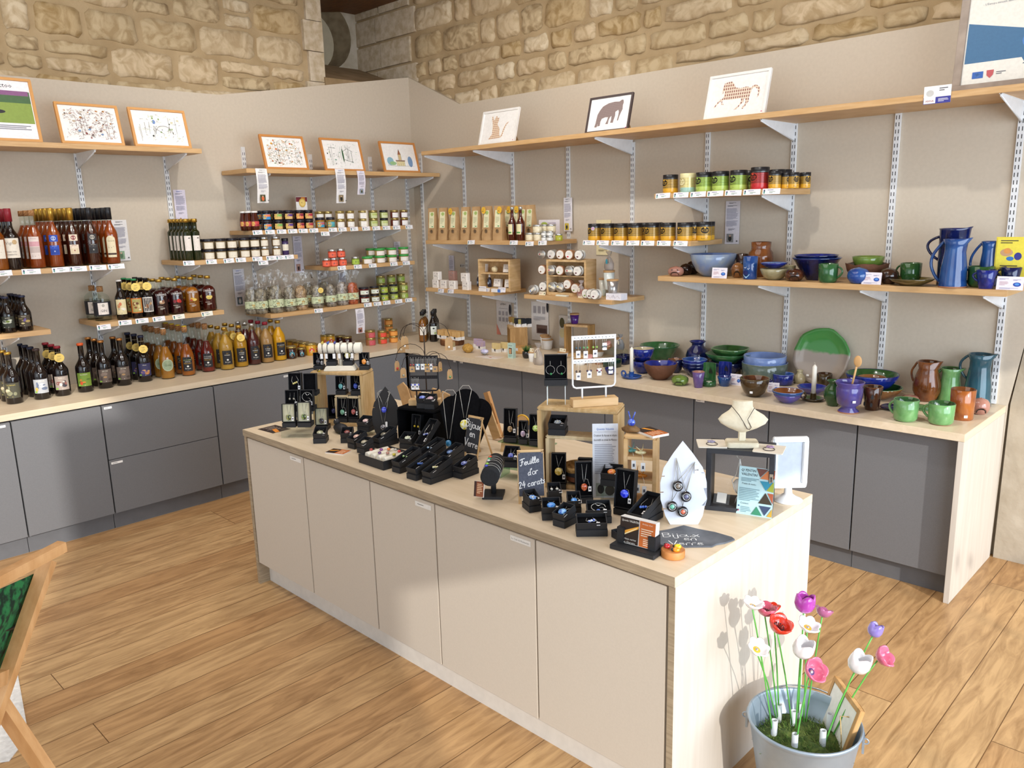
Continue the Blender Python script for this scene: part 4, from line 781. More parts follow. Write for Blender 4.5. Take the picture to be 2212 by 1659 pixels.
def eu(W,H,zc):
    zl=zc-H/2; B=prt('#3d6c93')
    it=[('p',[(-W/2+.005,zl+.085),(-W/2+.005,zl+.245),(W*.16,zl+.17),(W*.5,zl+.13),(W*.5,zl+.05),(-.02,zl+.06),(-.035,zl+.085)],B),('p',[(-.03,zl+.06),(.03,zl+.11),(W*.5,zl+.10),(W*.5,zl+.05)],prt('#465a6c')),('e',-.01,zl+.15,.03,.03,prt('#4a7fc0'))]
    st=[]; cx,cz,R=.085,zl+.15,.045
    for i in range(10): a=PI/2+2*PI*i/10; q=R if i%2==0 else R*.45; st.append((cx+q*math.cos(a),cz+q*math.sin(a)))
    it.append(('p',st,prt('#efe03a')))
    for i in range(7): it.append(('e',.02+.013*i-.02*(i>3)*(i-3)*.3,zl+.112-.010*math.sin(i*.7)+.006*max(0,i-3),.0035,.0035,prt('#efe07a')))
    for z,t,h,c in ((.40,'Le mobilier de la boutique',.013,'#8a8c96'),(.383,"est cofinance par l'Union europeenne",.013,'#8a8c96'),(.362,'Fonds Europeen Agricole pour le',.0145,'#50525c'),(.340,'Rural (FEADER)',.0145,'#5c5e68'),(.308,"- L'Europe investit dans les zones",.0115,'#8a8c96')):
        Wt=text2d(t)[2]*h; it.append(('t',-W/2+.05+Wt/2,zl+z,h,t,prt(c)))
    it+=[('r',-W/2+.06,zl+.035,.04,.026,prt('#2f62b4')),('e',-W/2+.06,zl+.035,.009,.009,prt('#5a8ad0')),('p',[(-W/2+.092,zl+.05),(-W/2+.118,zl+.05),(-W/2+.116,zl+.03),(-W/2+.105,zl+.018),(-W/2+.093,zl+.03)],prt('#c0565a')),('l',-W/2+.145,zl+.036,.036,.014,2,prt('#6a6a70'))]
    return it
framed('large grey framed European funding poster at the top right','R',-1.115,-.565,.78,7,3.80,Z_RT,'#a08f80',eu,.03,.02,name='framed_poster',cat='poster',paper='#e9e6dc',grain='#8a7a6c')
mb=MB(); mb.box(-.052,.052,-.001,0,-.03,.04,pap('#f4f3f1')); mb.decal([('r',.0,-.017,.104,.026,prt('#3a3c94')),('r',-.028,.002,.045,.06,pap('#f0eeec')),('e',-.028,.012,.015,.013,prt('#c9c8c4')),('t',-.028,-.022,.011,'ABINA',prt('#a04a50')),('l',.025,.025,.036,.016,2,prt('#5a5a60')),('l',.025,-.017,.04,.014,3,prt('#e8e8f4'))],y=-.001)
solo('shelf_sign','white and blue sign clipped to the edge of the long top shelf','sign',mb.mesh('sign'),(ony(2024,212,3.711).x,3.712,Z_RT-.012))
# --- leaflets (long printed cards) ---
def leaf(label,w,h,wall,p,v,bg='#f1efee',photo=('#8a5a4a','#3a3a34'),hang=0,name='leaflet',cat='leaflet',extra=None,title=1,seed=0,rz=None):
    "p: pixel of the top middle"
    P=onx(p[0],p[1],v) if wall=='L' else ony(p[0],p[1],v)
    mb=MB(); bend=hang*.01; n=6
    V=[];F=[]
    for i in range(n+1):
        t=i/n; y=-.002-bend*math.sin(t*PI*1.3)*1.0
        V+=[(-w/2,y,-h*t),(w/2,y,-h*t)]
    F=[(2*i,2*i+2,2*i+3,2*i+1) for i in range(n)]
    mb.add(V,F,pap(bg)); V2=[(a,b+.0006,c) for a,b,c in V]; mb.add(V2,[f[::-1] for f in F],pap(bg))
    it=[('l',0,-h*.05,w*.5,h*.03,2,prt('#5a6ab8' if seed%2 else '#5a5a60')),('l',0,-h*.115,w*.7,h*.03,2,prt('#3a3a42')),('l',0,-h*.30,w*.8,h*.26,14,prt('#a29fae')),('l',0,-h*.52,w*.8,h*.14,8,prt('#a29fae')),('l',0,-h*.66,w*.5,h*.05,3,prt('#8c8a98'))]
    if photo: it+=[('r',-w*.12,-h*.86,w*.46,h*.2,prt(photo[0])),('e',-w*.12,-h*.87,w*.12,h*.07,prt(photo[1])),('e',-w*.12,-h*.81,w*.06,h*.022,prt('#c9a890')),('r',w*.36,-h*.93,w*.1,h*.03,prt('#5a5a5a'))]
    if extra: it=extra
    mb.decal(it,y=-.0045-bend*.9); return solo(name,label,cat,mb.mesh('leaflet'),P,(rad(90) if wall=='L' else 0) if rz is None else rz)
leaf('lilac leaflet on the left wall above the oil bottles',.075,.215,'L',(386,410),-5.045,'#e3dcea',('#e3dcea','#6a3a3a'),seed=1)
leaf('clear sleeved leaflet on the wall right of the spirit bottles',.085,.24,'L',(256,475),-5.045,'#e9e7e6',('#8aa888','#5a7a5a'))
leaf('leaflet with a grey photo on the wall left of the pasta',.078,.245,'L',(514,581),-5.045,'#e6e4ea',('#5a6a78','#cfd4d8'),seed=1)
leaf('leaflet with a portrait on the wall right of the salt jars',.07,.255,'L',(641,510),-5.045,'#dcd9e4',('#b08a80','#3a2a2c'))
leaf('leaflet with orange coat photo hanging from the picture shelf',.078,.21,'L',(563,364),-4.706,'#f3f1ef',('#4a4a2c','#d86a3c'),1)
leaf('long leaflet hanging below the village houses drawing',.076,.225,'L',(733,365),-4.706,'#f1f0f2',('#8a7a5a','#2a2420'),1,seed=1)
leaf('short lilac leaflet hanging right of the longer one',.062,.16,'L',(778,369),-4.706,'#ece8f4',('#8a9aa8','#4a4a34'),1,seed=1)
leaf('leaflet hanging from the pasta shelf above the terrines',.072,.175,'L',(776,667),-4.706,'#ece9f0',('#a06a5c','#4a2c2c'),.6)
leaf('cream product card standing behind the dark jams',.085,.09,'L',(650,425),-4.90,'#f2efec',extra=[('r',0,-.018,.085,.03,prt('#7c2c34')),('r',.012,-.012,.03,.02,prt('#d88a3c')),('e',.004,-.04,.026,.03,prt('#dcb658')),('e',.004,-.04,.019,.022,prt('#ecd07a')),('l',.004,-.04,.02,.006,1,prt('#8a6a2c'))],name='product_card',cat='card')
leaf('leaflet half hidden under the green lidded jars',.06,.14,'L',(857,522),-5.045,'#dedbe2',('#3a3034','#6a4a44'))
leaf('dark leaflet behind the pasta at the shelf post',.06,.12,'L',(738,585),-5.045,'#c9c8cc',None)
leaf('leaflet with a yellow portrait taped on the shelf rail',.072,.215,'R',(1227,427),4.083,'#efecf0',('#d8c23c','#3a3a40'))
leaf('lilac leaflet on the wall above the white soaps',.06,.17,'R',(975,552),4.095,'#dedbe6',None)
leaf('leaflet with a black and white photo above the brown jar',.088,.235,'R',(1584,434),4.095,'#e2dfe6',('#8a8a8a','#2a2a2a'))
leaf('cream handwritten card behind the gold tins',.115,.22,'R',(1304,475),4.095,'#e9ddb2',extra=[('t',-.005,-.045,.02,'A la Bergerie',prt('#4a4436'),.09),('l',.0,-.19,.08,.012,2,prt('#9a9070'))],name='wall_card',cat='card')
leaf('poster of candle shapes behind the black soaps',.15,.25,'R',(1088,650),4.095,'#dcd8d6',extra=[('t',0,-.03,.02,'LETENO',prt('#3a3a40'),.06),('r',0,-.055,.09,.0015,prt('#4a4a50')),('e',.066,-.06,.012,.04,prt('#26262e')),('p',[(-.075,-.25),(-.075,-.17),(-.03,-.25)],prt('#d88a78'))]+[('r',-.04+.036*(i%3),-.09-.045*(i//3),.02,.03,prt('#a8a4a8')) for i in range(6)],name='wall_poster',cat='poster')
leaf('poster with jars and a sofa photo behind the tall box',.16,.27,'R',(1166,652),4.095,'#dedbd9',extra=[('e',.074,-.03,.01,.04,prt('#26262e'))]+[('r',-.045+.042*i,-.055,.026,.05,prt('#a29ea2')) for i in range(3)]+[('l',0,-.115,.12,.03,4,prt('#b0acb0')),('r',.02,-.19,.10,.06,prt('#6a5650')),('r',.02,-.2,.08,.03,prt('#463430')),('t',.04,-.25,.018,'Ad',prt('#3a3a3a'))],name='wall_poster',cat='poster')
leaf('small card with an olive oval leaning by the small wooden frame',.12,.21,'R',(1222,682),4.095,'#d8d3cc',extra=[('e',-.03,-.05,.022,.035,prt('#5a5638')),('e',-.03,-.12,.024,.034,prt('#d6cca0')),('l',.03,-.06,.04,.04,5,prt('#8a8488'))],name='wall_card',cat='card')
leaf('clear sleeved price note on the wall by the soap crate',.055,.028,'R',(1000,570),4.095,'#c9c5be',extra=[('l',.008,-.014,.034,.014,2,prt('#7a7a80')),('e',-.02,-.014,.004,.009,prt('#2c3a44'))],name='price_label',cat='price label')
# --- price labels along the shelf edges ---
def plab_mesh(w,tone,ink):
    mb=MB(); h=.028
    mb.box(-w/2,w/2,-.0012,0,-h/2,h/2,pap(tone)); mb.decal([('e',-w/2+.010,.003,.004,.006,prt('#2c3560')),('e',-w/2+.0095,-.005,.0035,.006,prt('#4a9a8a')),('l',.008,.007,w*.6,.006,1,prt(ink)),('l',.006,-.004,w*.34,.009,2,prt('#7aa088'))],y=-.0012); return mb.mesh('label')
def plab(label,wall,p,z,D=None,w=.075,tone='#f2f1f4',ink='#8a84a8',tilt=10):
    v=(XW+D+.0035) if wall=='L' else (YW-D-.0035)
    P=onx(p[0],p[1],v) if wall=='L' else ony(p[0],p[1],v)
    rz=(rad(90) if wall=='L' else 0)
    o=solo('price_label',label,'price label',cache(('pl',w,tone,ink),lambda:plab_mesh(w,tone,ink)),(P.x,P.y,z),rz,'white price labels on the shelf edges')
    o.rotation_euler=(Matrix.Rotation(rz,4,'Z')@Matrix.Rotation(-rad(tilt),4,'X')@Matrix.Rotation(rad(R_.uniform(-2,2)),4,'Y')).to_euler(); return o
for x,l in ((5,'pineau at the left photo edge'),(68,'pink labelled bottle'),(133,'blue labelled bottle'),(170,'two tone labelled gap'),(213,'charcoal labelled bottle'),(253,'arched label bottle at the shelf end')): plab('white price label below the '+l,'L',(x,590),Z_CO-.012,.34,.088)
for x,l in ((223,'clear gin'),(270,'clown label beer'),(307,'orange label beer'),(344,'portrait label beer'),(387,'berry rum'),(449,'ginger rum')): plab('price label under the '+l,'L',(x,695),Z_GI-.012-.012*(x<230),.34,.072,'#f4f2e4' if x>380 else '#f2f1f4')
for x,l,dz in ((407,'left oil bottles',0),(456,'jars beside the oils',0),(494,'second salt jar',0),(520,'third salt jar',0),(556,'fourth salt jar',0),(568,'sagging fifth salt jar',-.026),(586,'first silver lidded jar',.0),(606,'gap by the silver lids',0),(625,'violet jar',0)): plab('price label under the '+l,'L',(x,560),Z_SA-.012+dz,.34,.068)
for x,l,dz in ((556,'white capped sauces',0),(583,'orange and blue jams',0),(608,'green and tan jams',0),(632,'purple and tan jams',0),(655,'wine and orange jams',0),(678,'crimson and tan jams',0),(702,'sagging mustard spot',-.024),(719,'left mustard jar',0),(740,'first white label stack',0),(765,'second white label stack',0),(791,'sketch label stack',0),(813,'pale green stack',0),(835,'black lidded green stack',0),(857,'left plain white stack',0),(884,'last plain white stack',0)): plab('jam shelf price label below the '+l,'L',(x,498),Z_JM-.012+dz,.34,.066)
for x,l in ((738,'red sauce jars'),(773,'lone tapenade jar'),(805,'price tagged green lid jar'),(851,'third green lid stack'),(878,'last green lid stack')): plab('small price label under the '+l,'L',(x,575),Z_GR-.012,.34,.066)
for x,l in ((688,'tied pasta bags'),(795,'dark red jars'),(816,'brown pate jars'),(836,'orange marked pesto'),(862,'lime pesto'),(884,'last gold lidded pesto')): plab('pasta shelf price label under the '+l,'L',(x,668),Z_PA-.012,.34,.066)
for x,l,dz in ((1018,'third paper bag',0),(1110,'brown syrups',0),(1144,'single cream jar',-.006),(1172,'small silver jars',.0)): plab('price label clipped below the '+l,'R',(x,528),Z_BA-.012+dz,.345,.07)
for x,l in ((953,'left soap stack'),(974,'middle soaps')): plab('price label under the '+l,'R',(x,632),Z_SO-.014,.345,.062,'#ece8ee')
for i,x in enumerate((1272,1302,1334,1367,1399,1434,1470)): plab('price label on the lower tea shelf, %s from left'%('first','second','third','fourth','fifth','sixth','seventh')[i],'R',(x,530),Z_TL-.012,.345,.088)
for i,x in enumerate((1432,1471,1508,1545,1584,1624,1666)): plab('price label on the upper tea shelf, %s from left'%('first','second','third','fourth','fifth','sixth','seventh')[i],'R',(x,420),Z_TU-.012,.345,.092)
# ================= goods on the back wall =================
G_=crop(900,420,5.821);H_=crop(1120,420,6.38);I_=crop(900,640,4.809);J_=crop(1240,360,4.096);K_=crop(1420,480,5.027);L_=crop(1780,460,5.12);M_=crop(1320,700,4.809);N_=crop(1700,690,4.32);Q_=crop(850,660,6.703)
KR=mat('kraft_paper','#bf9c70',rough=.8,col2='#b08c60',scale=18,bump=.5,bscale=40)
def kraft(seed,tagc=0,H=.225,W=.078):
    r=random.Random(seed); mb=MB(); D=.05; ring=[(-1,-1),(-.35,-1.05),(.35,-1.05),(1,-1),(1.02,0),(1,1),(.35,1.04),(-.35,1.04),(-1,1),(-1.02,0)]; V=[];lv=[0,.12,.3,.32,.6,.85,1.0]
    for t in lv:
        d=D/2*(1-.85*t)+.003; 
        for x,y in ring: V.append((x*W/2*(1-.08*t)+r.uniform(-.0015,.0015),y*d+r.uniform(-.002,.002),H*t+(r.uniform(-.002,.002) if 0<t<1 else 0)))
    n=len(ring); mb.add(V,[(j*n+i,j*n+(i+1)%n,(j+1)*n+(i+1)%n,(j+1)*n+i) for j in range(len(lv)-1) for i in range(n)]+[tuple(range(n-1,-1,-1)),tuple((len(lv)-1)*n+i for i in range(n))],KR)
    mb.box(-W*.47,W*.47,-.008,-.002,H*.93,H*1.0,KR)
    parts=[('bag',mb.mesh('bag'))]
    mb=MB(); mb.T=Matrix.Translation((0,-.0225,H*.38))@Matrix.Rotation(rad(-5.4),4,'X'); w=.046
    mb.box(-w/2,w/2,-.0006,0,.0,H*.5,pap('#e9e6c0')); mb.decal([('e',.004,H*.43,.014,.012,prt('#a9c070')),('l',0,H*.22,.034,.04,5,prt('#b8b890')),('r',.008,H*.04,.014,.006,prt('#4a9a5a'))],y=-.0007); parts.append(('label',mb.mesh('label')))
    mb=MB(); mb.T=Matrix.Translation((0,-.0255,H*.27)); mb.torus((0,0,0),.0115,.0016,prt('#5a4a3a'),16,4,'y'); mb.ball((0,0,0),.006,.0006,.008,prt('#5a4a3a'),8,5); parts.append(('stamp',mb.mesh('stamp')))
    if tagc: mb=MB(); mb.T=Matrix.Translation((.02*tagc,-.022,H*.88)); mb.prismy([(.02*math.cos(2*PI*i/12),.023*math.sin(2*PI*i/12)) for i in range(12)],-.0004,.0004,pap('#eab93c')); mb.decal([('t',0,.003,.006,'100%',INK),('l',0,-.006,.026,.006,1,INK)],y=-.0005); parts.append(('yellow_tag',mb.mesh('tag')))
    return parts
for i in range(3): kind('kraft%d'%i,'paper_bag','bag',kraft(i,(0,1,-1)[i]))
g='brown paper bags on the corner shelf'
def RX(p,Y): return ony(p[0],p[1],Y).x
for i,(x,k,l) in enumerate(((217,0,'leftmost brown paper bag'),(350,0,'second brown paper bag from the left'),(487,2,'brown paper bag with yellow tag over its label corner'),(632,0,'brown paper bag behind the first price label'),(765,0,'brown paper bag in the middle, slightly turned'),(905,2,'brown paper bag with the large yellow tag at its corner'),(1045,1,'brown paper bag just left of the syrup bottles'))):
    place('kraft%d'%k,l,(RX(G_(x,500),3.80),3.80,Z_BA),R_.uniform(-.12,.2),g)
for i,x in enumerate((1165,1262,1352,1440)): place('kraft%d'%(1 if i<2 else 0),'brown paper bag in the back row, %s of four'%('first','second','third','last')[i],(RX(G_(x,500),3.92),3.92,Z_BA),.05,g,(.95,1,1))
place('syrup_brown','brown syrup bottle, the left of two',(RX(G_(1208,560),3.79),3.79,Z_BA),0,'brown syrup bottles',.82); place('syrup_brown','brown syrup bottle, the right of two',(RX(G_(1312,560),3.79),3.79,Z_BA),.1,'brown syrup bottles',.82)
jar('balm',.030,.05,mat('cream_jar','#e4d8b8',rough=.25,coat=.4),SILV,[('l',0,0,.03,.01,2,prt('#c8a878'))],lidh=.22)
jar('balm_s',.021,.03,mat('silver_tin','#cfd0cc',rough=.3),SILV,[('r',0,0,.034,.012,pap('#f0eeea'))],lidh=.3)
jar('balm_y',.024,.042,gls('#a8a832',.1),SILV,None,lidh=.2)
g='cream jars on the corner shelf'
for l,x,k,i,Y in (('standing alone at the left',1428,'balm',0,3.79),('bottom of the left stack',1528,'balm',0,3.79),('top of the left stack',1520,'balm',1,3.79),('top of the stack behind the small tins, left',1612,'balm',1,3.86),('bottom of the stack behind the small tins, left',1612,'balm',0,3.86),('top of the stack behind the small tins, right',1695,'balm',1,3.86),('bottom of the stack behind the small tins, right',1695,'balm',0,3.86)): place(k,'cream balm jar '+l,(RX(G_(x,550),Y),Y,Z_BA+.05*i),0,g)
for l,x,i in (('bottom left',1610,0),('top left',1610,1),('bottom right',1680,0),('top right',1680,1)): place('balm_s','small silver balm tin, %s of four'%l,(RX(G_(x,570),3.785),3.785,Z_BA+.03*i),0,'small silver balm tins')
place('balm_y','small yellow green jar at the right of the cream jars',(RX(G_(1790,560),3.80),3.80,Z_BA))
leaf('white leaning card with a green oval behind the cream jars',.18,.115,'R',G_(1668,318),3.95,'#e6dfe4',extra=[('e',-.04,-.03,.03,.016,prt('#a9b95a')),('l',.03,-.035,.08,.04,5,prt('#c8bcc8'))],name='standing_card',cat='card')
# tea tins
def tin(k,R,H,base,lid,st,emb,bandc,lidm=None):
    z=[0,.004,H*.26,H*.262]; ms=[mat('tin_'+bandc[1:],bandc,rough=.3,coat=.3)]*2+[GOLD]
    for i in range(9):
        a=H*(.262+.055*i); z.append(a+H*.038); ms.append(mat('tin_'+base[1:],base,rough=.3,coat=.3,metal=.2)); z.append(a+H*.055); ms.append(st)
    z+=[H*.79,H*.795,H*.985,H]; ms+=[lidm or BLK,SILV,lidm or BLK,lidm or BLK]
    P=[(R,q) for q in z]; P[0]=(R*.97,0); P[-1]=(R*.96,H); P[-2]=(R*1.01,P[-2][1])
    mb=MB().lathe(P,None,20,band=ms[:len(P)-1]); parts=[('tin',mb.mesh('tin'))]
    E=prt(emb[0]); parts.append(('emblem',MB().decal([('e',-R*.25,H*.56,R*.62,H*.20,prt(emb[1])),('e',-R*.25,H*.56,R*.57,H*.18,E),('e',-R*.25,H*.69,R*.14,H*.045,prt(emb[1])),('t',-R*.25,H*.55,H*.075,'COMPAGNIE',prt(emb[1]),R*.95),('t',-R*.25,H*.47,H*.06,'COLONIALE',prt(emb[1]),R*.85),('l',-R*.3,H*.13,R*.9,H*.08,2,prt(emb[2]))],r=R+.0006).mesh('emblem')))
    kind(k,'tea_tin','tin',parts)
GB=mat('tin_gold_line','#d8b45c',rough=.25,metal=.7); DB=mat('tin_dark_line','#2c2418',rough=.35)
tin('tg',.041,.098,'#b8913c','k',DB,('#1f1a14','#d8a83c','#8a6a1c'),'#e0a82a'); tin('tgs',.026,.075,'#b8913c','k',DB,('#1f1a14','#d8a83c','#8a6a1c'),'#e0a82a')
tin('tm',.041,.10,'#d8d29a','k',GB,('#e2dcae','#b8a868','#5a7a70'),'#a3c9ba',mat('cream_lid','#e3dba6',rough=.35)); tin('tgr',.043,.10,'#9ab84a','k',DB,('#1f2014','#a8c860','#5a7a2c'),'#b4cc62'); tin('tr',.045,.108,'#b02a2c','k',DB,('#4a1416','#d8503c','#8a1a1c'),'#c42a30')
g='gold and black tea tins'
for i,(x,l) in enumerate(((185,'leftmost, with a pale round sticker'),(301,'second from the left'),(417,'third from the left'),(543,'fourth from the left'),(693,'fifth from the left'),(833,'sixth from the left'),(982,'seventh from the left'))):
    t=place('tg','gold tea tin on the lower tea shelf, '+l,(RX(J_(x,600),3.80),3.80,Z_TL),-.15,g)
    if i==0: link('round_sticker',MB().decal([('e',.022,.07,.011,.011,pap('#b9b4c4')),('e',.022,.07,.006,.006,prt('#d08ab0'))],r=.0418,off=.0006).mesh('sticker'),t)
for x,Y,l in ((620,3.92,'behind the fourth and fifth'),(720,3.93,'behind the fifth and sixth'),(1060,3.86,'plain side showing, right of the seventh'),(1150,3.86,'plain side showing, second from the right end'),(1178,3.95,'at the right end of the shelf')): place('tg','gold tea tin on the lower tea shelf, '+l,(RX(J_(x,600),Y),Y,Z_TL),.9 if 'plain' in l else .3,g)
for x,k,l in ((853,'tg','gold and black tea tin at the left end of the upper tea shelf'),(1006,'tm','cream and mint tea tin'),(1150,'tgr','green tea tin right of the cream one'),(1296,'tgr','green tea tin in the middle of three'),(1455,'tgr','green tea tin left of the red one'),(1642,'tr','bright red tea tin with a black lid')): place(k,l,(RX(J_(x,180),3.80),3.80,Z_TU),-.15,'tea tins on the upper tea shelf')
for x,Y,k,l in ((1545,3.91,'tgr','green tea tin hidden behind the red one'),(1795,3.93,'tg','large gold tea tin behind the small ones, left'),(1850,3.98,'tg','large gold tea tin behind the small ones, right'),(1775,3.79,'tgs','small gold tin with emblem beside the red tin'),(1880,3.83,'tgs','small gold tin second from the red tin'),(1942,3.83,'tgs','small gold tin third from the red tin'),(1990,3.93,'tgs','small gold tin in the back by the rail'),(2044,3.90,'tgs','small gold tin at the right end')): place(k,l,(RX(J_(x,150),Y),Y,Z_TU),-.1 if 'emblem' in l else 1.2,'tea tins on the upper tea shelf',(1.15,1.15,1.12) if 'with emblem' in l else None)
# crates
PINE=mat('pale_pine','#d5b587',rough=.6,col2='#c39f6c',scale=9,stretch=(1,1,8),detail=5); PINEx=mat('pale_pine_across','#d5b587',rough=.6,col2='#c39f6c',scale=9,stretch=(8,1,8),detail=5)
def crate(label,W,H,D,loc,rz,mids=(),bot=.03,t=.012,m=PINE,top=1,back=1,name='wooden_crate'):
    r=thing(name,label,'crate',loc,rz)
    for s in (-1,1): mb=MB(); mb.box(min(s*W/2,s*(W/2-t)),max(s*W/2,s*(W/2-t)),-D/2,D/2,0,H,m); link('side',mb.mesh('side',.0015),r)
    if back: mb=MB(); mb.box(-W/2+t,W/2-t,D/2-.006,D/2,0,H,PINEx); link('back',mb.mesh('back'),r)
    mb=MB(); mb.box(-W/2+t,W/2-t,-D/2,D/2-.006,0,bot,PINEx); link('base_board',mb.mesh('board',.001),r)
    if top: mb=MB(); mb.box(-W/2+t,W/2-t,-D/2,D/2-.006,H-t,H,PINEx); link('top_board',mb.mesh('board',.001),r)
    for z in mids: mb=MB(); mb.box(-W/2+t,W/2-t,-D/2+.01,D/2-.006,z,z+.008,PINEx); link('inner_shelf',mb.mesh('board'),r)
    return r
c0=ony(*crop(900,500,7.9)(1310,970),3.80); crate('wooden crate holding soaps and dropper bottles',.275,.215,.12,(c0.x-.005,3.865,Z_SO),.12,(.115,),.022,.014)
# soaps
SOAPW=pap('#ece6df'); 
def soapbox(c=SOAPW):
    mb=MB(); mb.rbox(-.032,.032,-.018,.018,0,.058,c,.006); mb.decal([('t',0,.022,.016,'vibes',prt('#7a7478'),.042),('e',.018,.044,.005,.005,prt('#a8a2a4')),('e',.02,.014,.0015,.0015,prt('#5a5458')),('e',-.02,.014,.0015,.0015,prt('#5a5458')),('l',-.004,.046,.03,.004,1,prt('#b8b0b0'))],y=-.018); return mb.mesh('soap')
SB=soapbox(); T7=crop(900,500,7.9); g='white wrapped soaps'
for x,z,l,Y,a in ((345,0,'bottom of the left stack',3.80,0),(362,1,'top of the left stack',3.80,0),(480,0,'standing second from left',3.80,.05),(628,0,'standing third from left',3.79,.05),(855,0,'bottom of the stack against the crate',3.79,0),(838,1,'top of the stack against the crate',3.79,0)):
    solo('wrapped_soap','white wrapped soap, '+l,'soap',SB,(RX(T7(x,930),Y),Y,Z_SO+.0585*z),a,g)
SBR=cache('sbr',lambda:soapbox(pap('#b08a80')))
for x,z,l in ((625,0,'bottom'),(625,1,'top')): solo('wrapped_soap','rosy brown soap behind the third white one, '+l,'soap',SBR,(RX(T7(x,900),3.9),3.9,Z_SO+.0585*z),0)
for x,z,l,tl in ((1140,.123,'upper left in the crate',.15),(1540,.123,'upper right in the crate',.4),(1370,.022,'lower left leaning in the crate',.35),(1560,.022,'lower right leaning in the crate',.35)):
    solo('wrapped_soap','white soap, '+l,'soap',SB,(RX(T7(x,800),3.86),3.86+.02*tl,Z_SO+z+.002),0,g,rot=(-tl*.5,0,.1+.0*tl),sca=(.95,.95,.92))
mb=MB(); mb.ball((0,0,.022),.022,.022,.022,mat('pale_bath_puff','#dccba4',rough=.9,bump=1,scale=60),14,10,lambda x,y,z:1+.12*math.sin(9*x)*math.sin(8*z)); solo('bath_puff','pale crumpled puff on the upper crate shelf','puff',mb.mesh('puff'),(RX(T7(1330,600),3.85),3.85,Z_SO+.1225))
def dropper():
    mb=MB().lathe([(.0135,0),(.0145,.003),(.0145,.05),(.012,.058),(.006,.066),(.006,.07)],gls('#10142c'),14); a=mb.mesh('glass'); b=MB().lathe([(.0072,.068),(.0072,.08),(.004,.082),(.0035,.094),(.002,.096)],mat('white_pump','#e6e4e2',rough=.3),12).mesh('dropper'); c=MB().decal([('e',0,.028,.009,.009,pap('#8f9cb0')),('l',0,.012,.02,.006,2,prt('#8a90a0'))],r=.0151).mesh('label'); return [('glass',a),('dropper',b),('label',c)]
kind('drop','dropper_bottle','bottle',dropper())
for x,y,l in ((1062,3.845,'left, standing alone'),(1185,3.88,'behind the right one'),(1245,3.845,'right one')): place('drop','dark blue dropper bottle in the crate, '+l,(RX(T7(x,880),y),y,Z_SO+.0225),0,'dark blue dropper bottles')
for x,l,w in ((1120,'left white price card in front of the soap crate',.07),(1450,'right white price card in front of the soap crate',.07)): 
    mb=MB(); mb.box(-w/2,w/2,-.0008,0,0,.032,pap('#e9e6ec')); mb.decal([('e',-.028,.017,.004,.008,prt('#3a3a5a')),('l',.006,.019,.045,.012,2,prt('#8a88a0'))],y=-.0008); solo('price_card',l,'price label',mb.mesh('card'),(RX(T7(x,980),3.783),3.783,Z_SO),0,rot=(-.15,0,0))
for x,l,c in ((1160,'flat white box with a thin blue stripe at the shelf edge','#5a6ab0'),(1375,'flat white box with a blue printed end at the shelf edge','#4a7ad0')):
    mb=MB(); mb.rbox(-.045,.045,-.012,.012,0,.022,pap('#efecea'),.002); mb.decal([('r',.03 if '1375' in str(x) or x>1200 else .036,.011,.026 if x>1200 else .003,.02,prt(c)),('r',.041,.011,.002,.02,prt(c))],y=-.012); solo('small_box',l,'box',mb.mesh('box'),(RX(T7(x,1030),3.772),3.770,Z_SO),.02)
# candle tins
def rtin(cap,body,item):
    mb=MB(); mb.lathe([(.029,0),(.030,.002),(.030,.026),(.028,.027)],body,18); mb.lathe([(.0305,.026),(.0312,.028),(.0312,.038),(.030,.039),(.001,.0392)],SILV if cap=='s' else mat('copper_tin','#b88a68',rough=.3,metal=.6),18)
    parts=[('tin',mb.mesh('tin'))]; mb=MB(); mb.T=Matrix.Translation((0,0,.0396))@Matrix.Rotation(rad(-90),4,'X')@Matrix.Scale(1,4)
    mb.T=Matrix.Translation((0,0,.0397)); 
    if item[0]=='w':
        n=18; mb.prism([(.0265*math.cos(2*PI*i/n),.0265*math.sin(2*PI*i/n)) for i in range(n)],0,.0005,pap('#f0ece4')); mb.prism([(-.008+.007*math.cos(2*PI*i/8),-.012+.005*math.sin(2*PI*i/8)) for i in range(8)],.0005,.0008,prt(item[1]))
        for k in range(3): mb.box(-.012,.012,.002+.005*k,.0035+.005*k,.0005,.0007,prt('#b8b2ac'))
    else: mb.T=mb.T@Matrix.Rotation(rad(item[2]),4,'Z'); mb.box(-.024,.024,-.007,.007,0,.0005,pap('#f1ead8')); mb.box(-.018,-.008,-.004,.004,.0005,.0008,prt(item[1]))
    parts.append(('lid_sticker',mb.mesh('sticker'))); return parts
for k,cap,b,it in (('rt0','s','silver_tin',('w','#6a3a44')),('rt1','c','copper_tin',('w','#8a5a3c')),('rt2','s','silver_tin',('r','#b03a4c',0)),('rt3','s','silver_tin',('r','#d8c85a',-20)),('rt4','c','copper_tin',('w','#8aa05a')),('rt5','s','silver_tin',('r','#5a8ad0',35)),('rt6','c','copper_tin',('w','#d03a48'))): kind(k,'candle_tin','tin',rtin(cap,mat(b,'#cfd0cc') if b=='silver_tin' else mat('copper_tin','#b88a68',rough=.3,metal=.6),it))
cc=RX(H_(600,1250),3.80); crate('wooden crate stacked with round candle tins',.30,.225,.12,(cc+.012,3.875,Z_TI),.10,(.118,),.02,.014,top=1)
g='round candle tins lying on their side'
CR=(Z_TI+.225+.031,Z_TI+.127+.031,Z_TI+.021+.031)
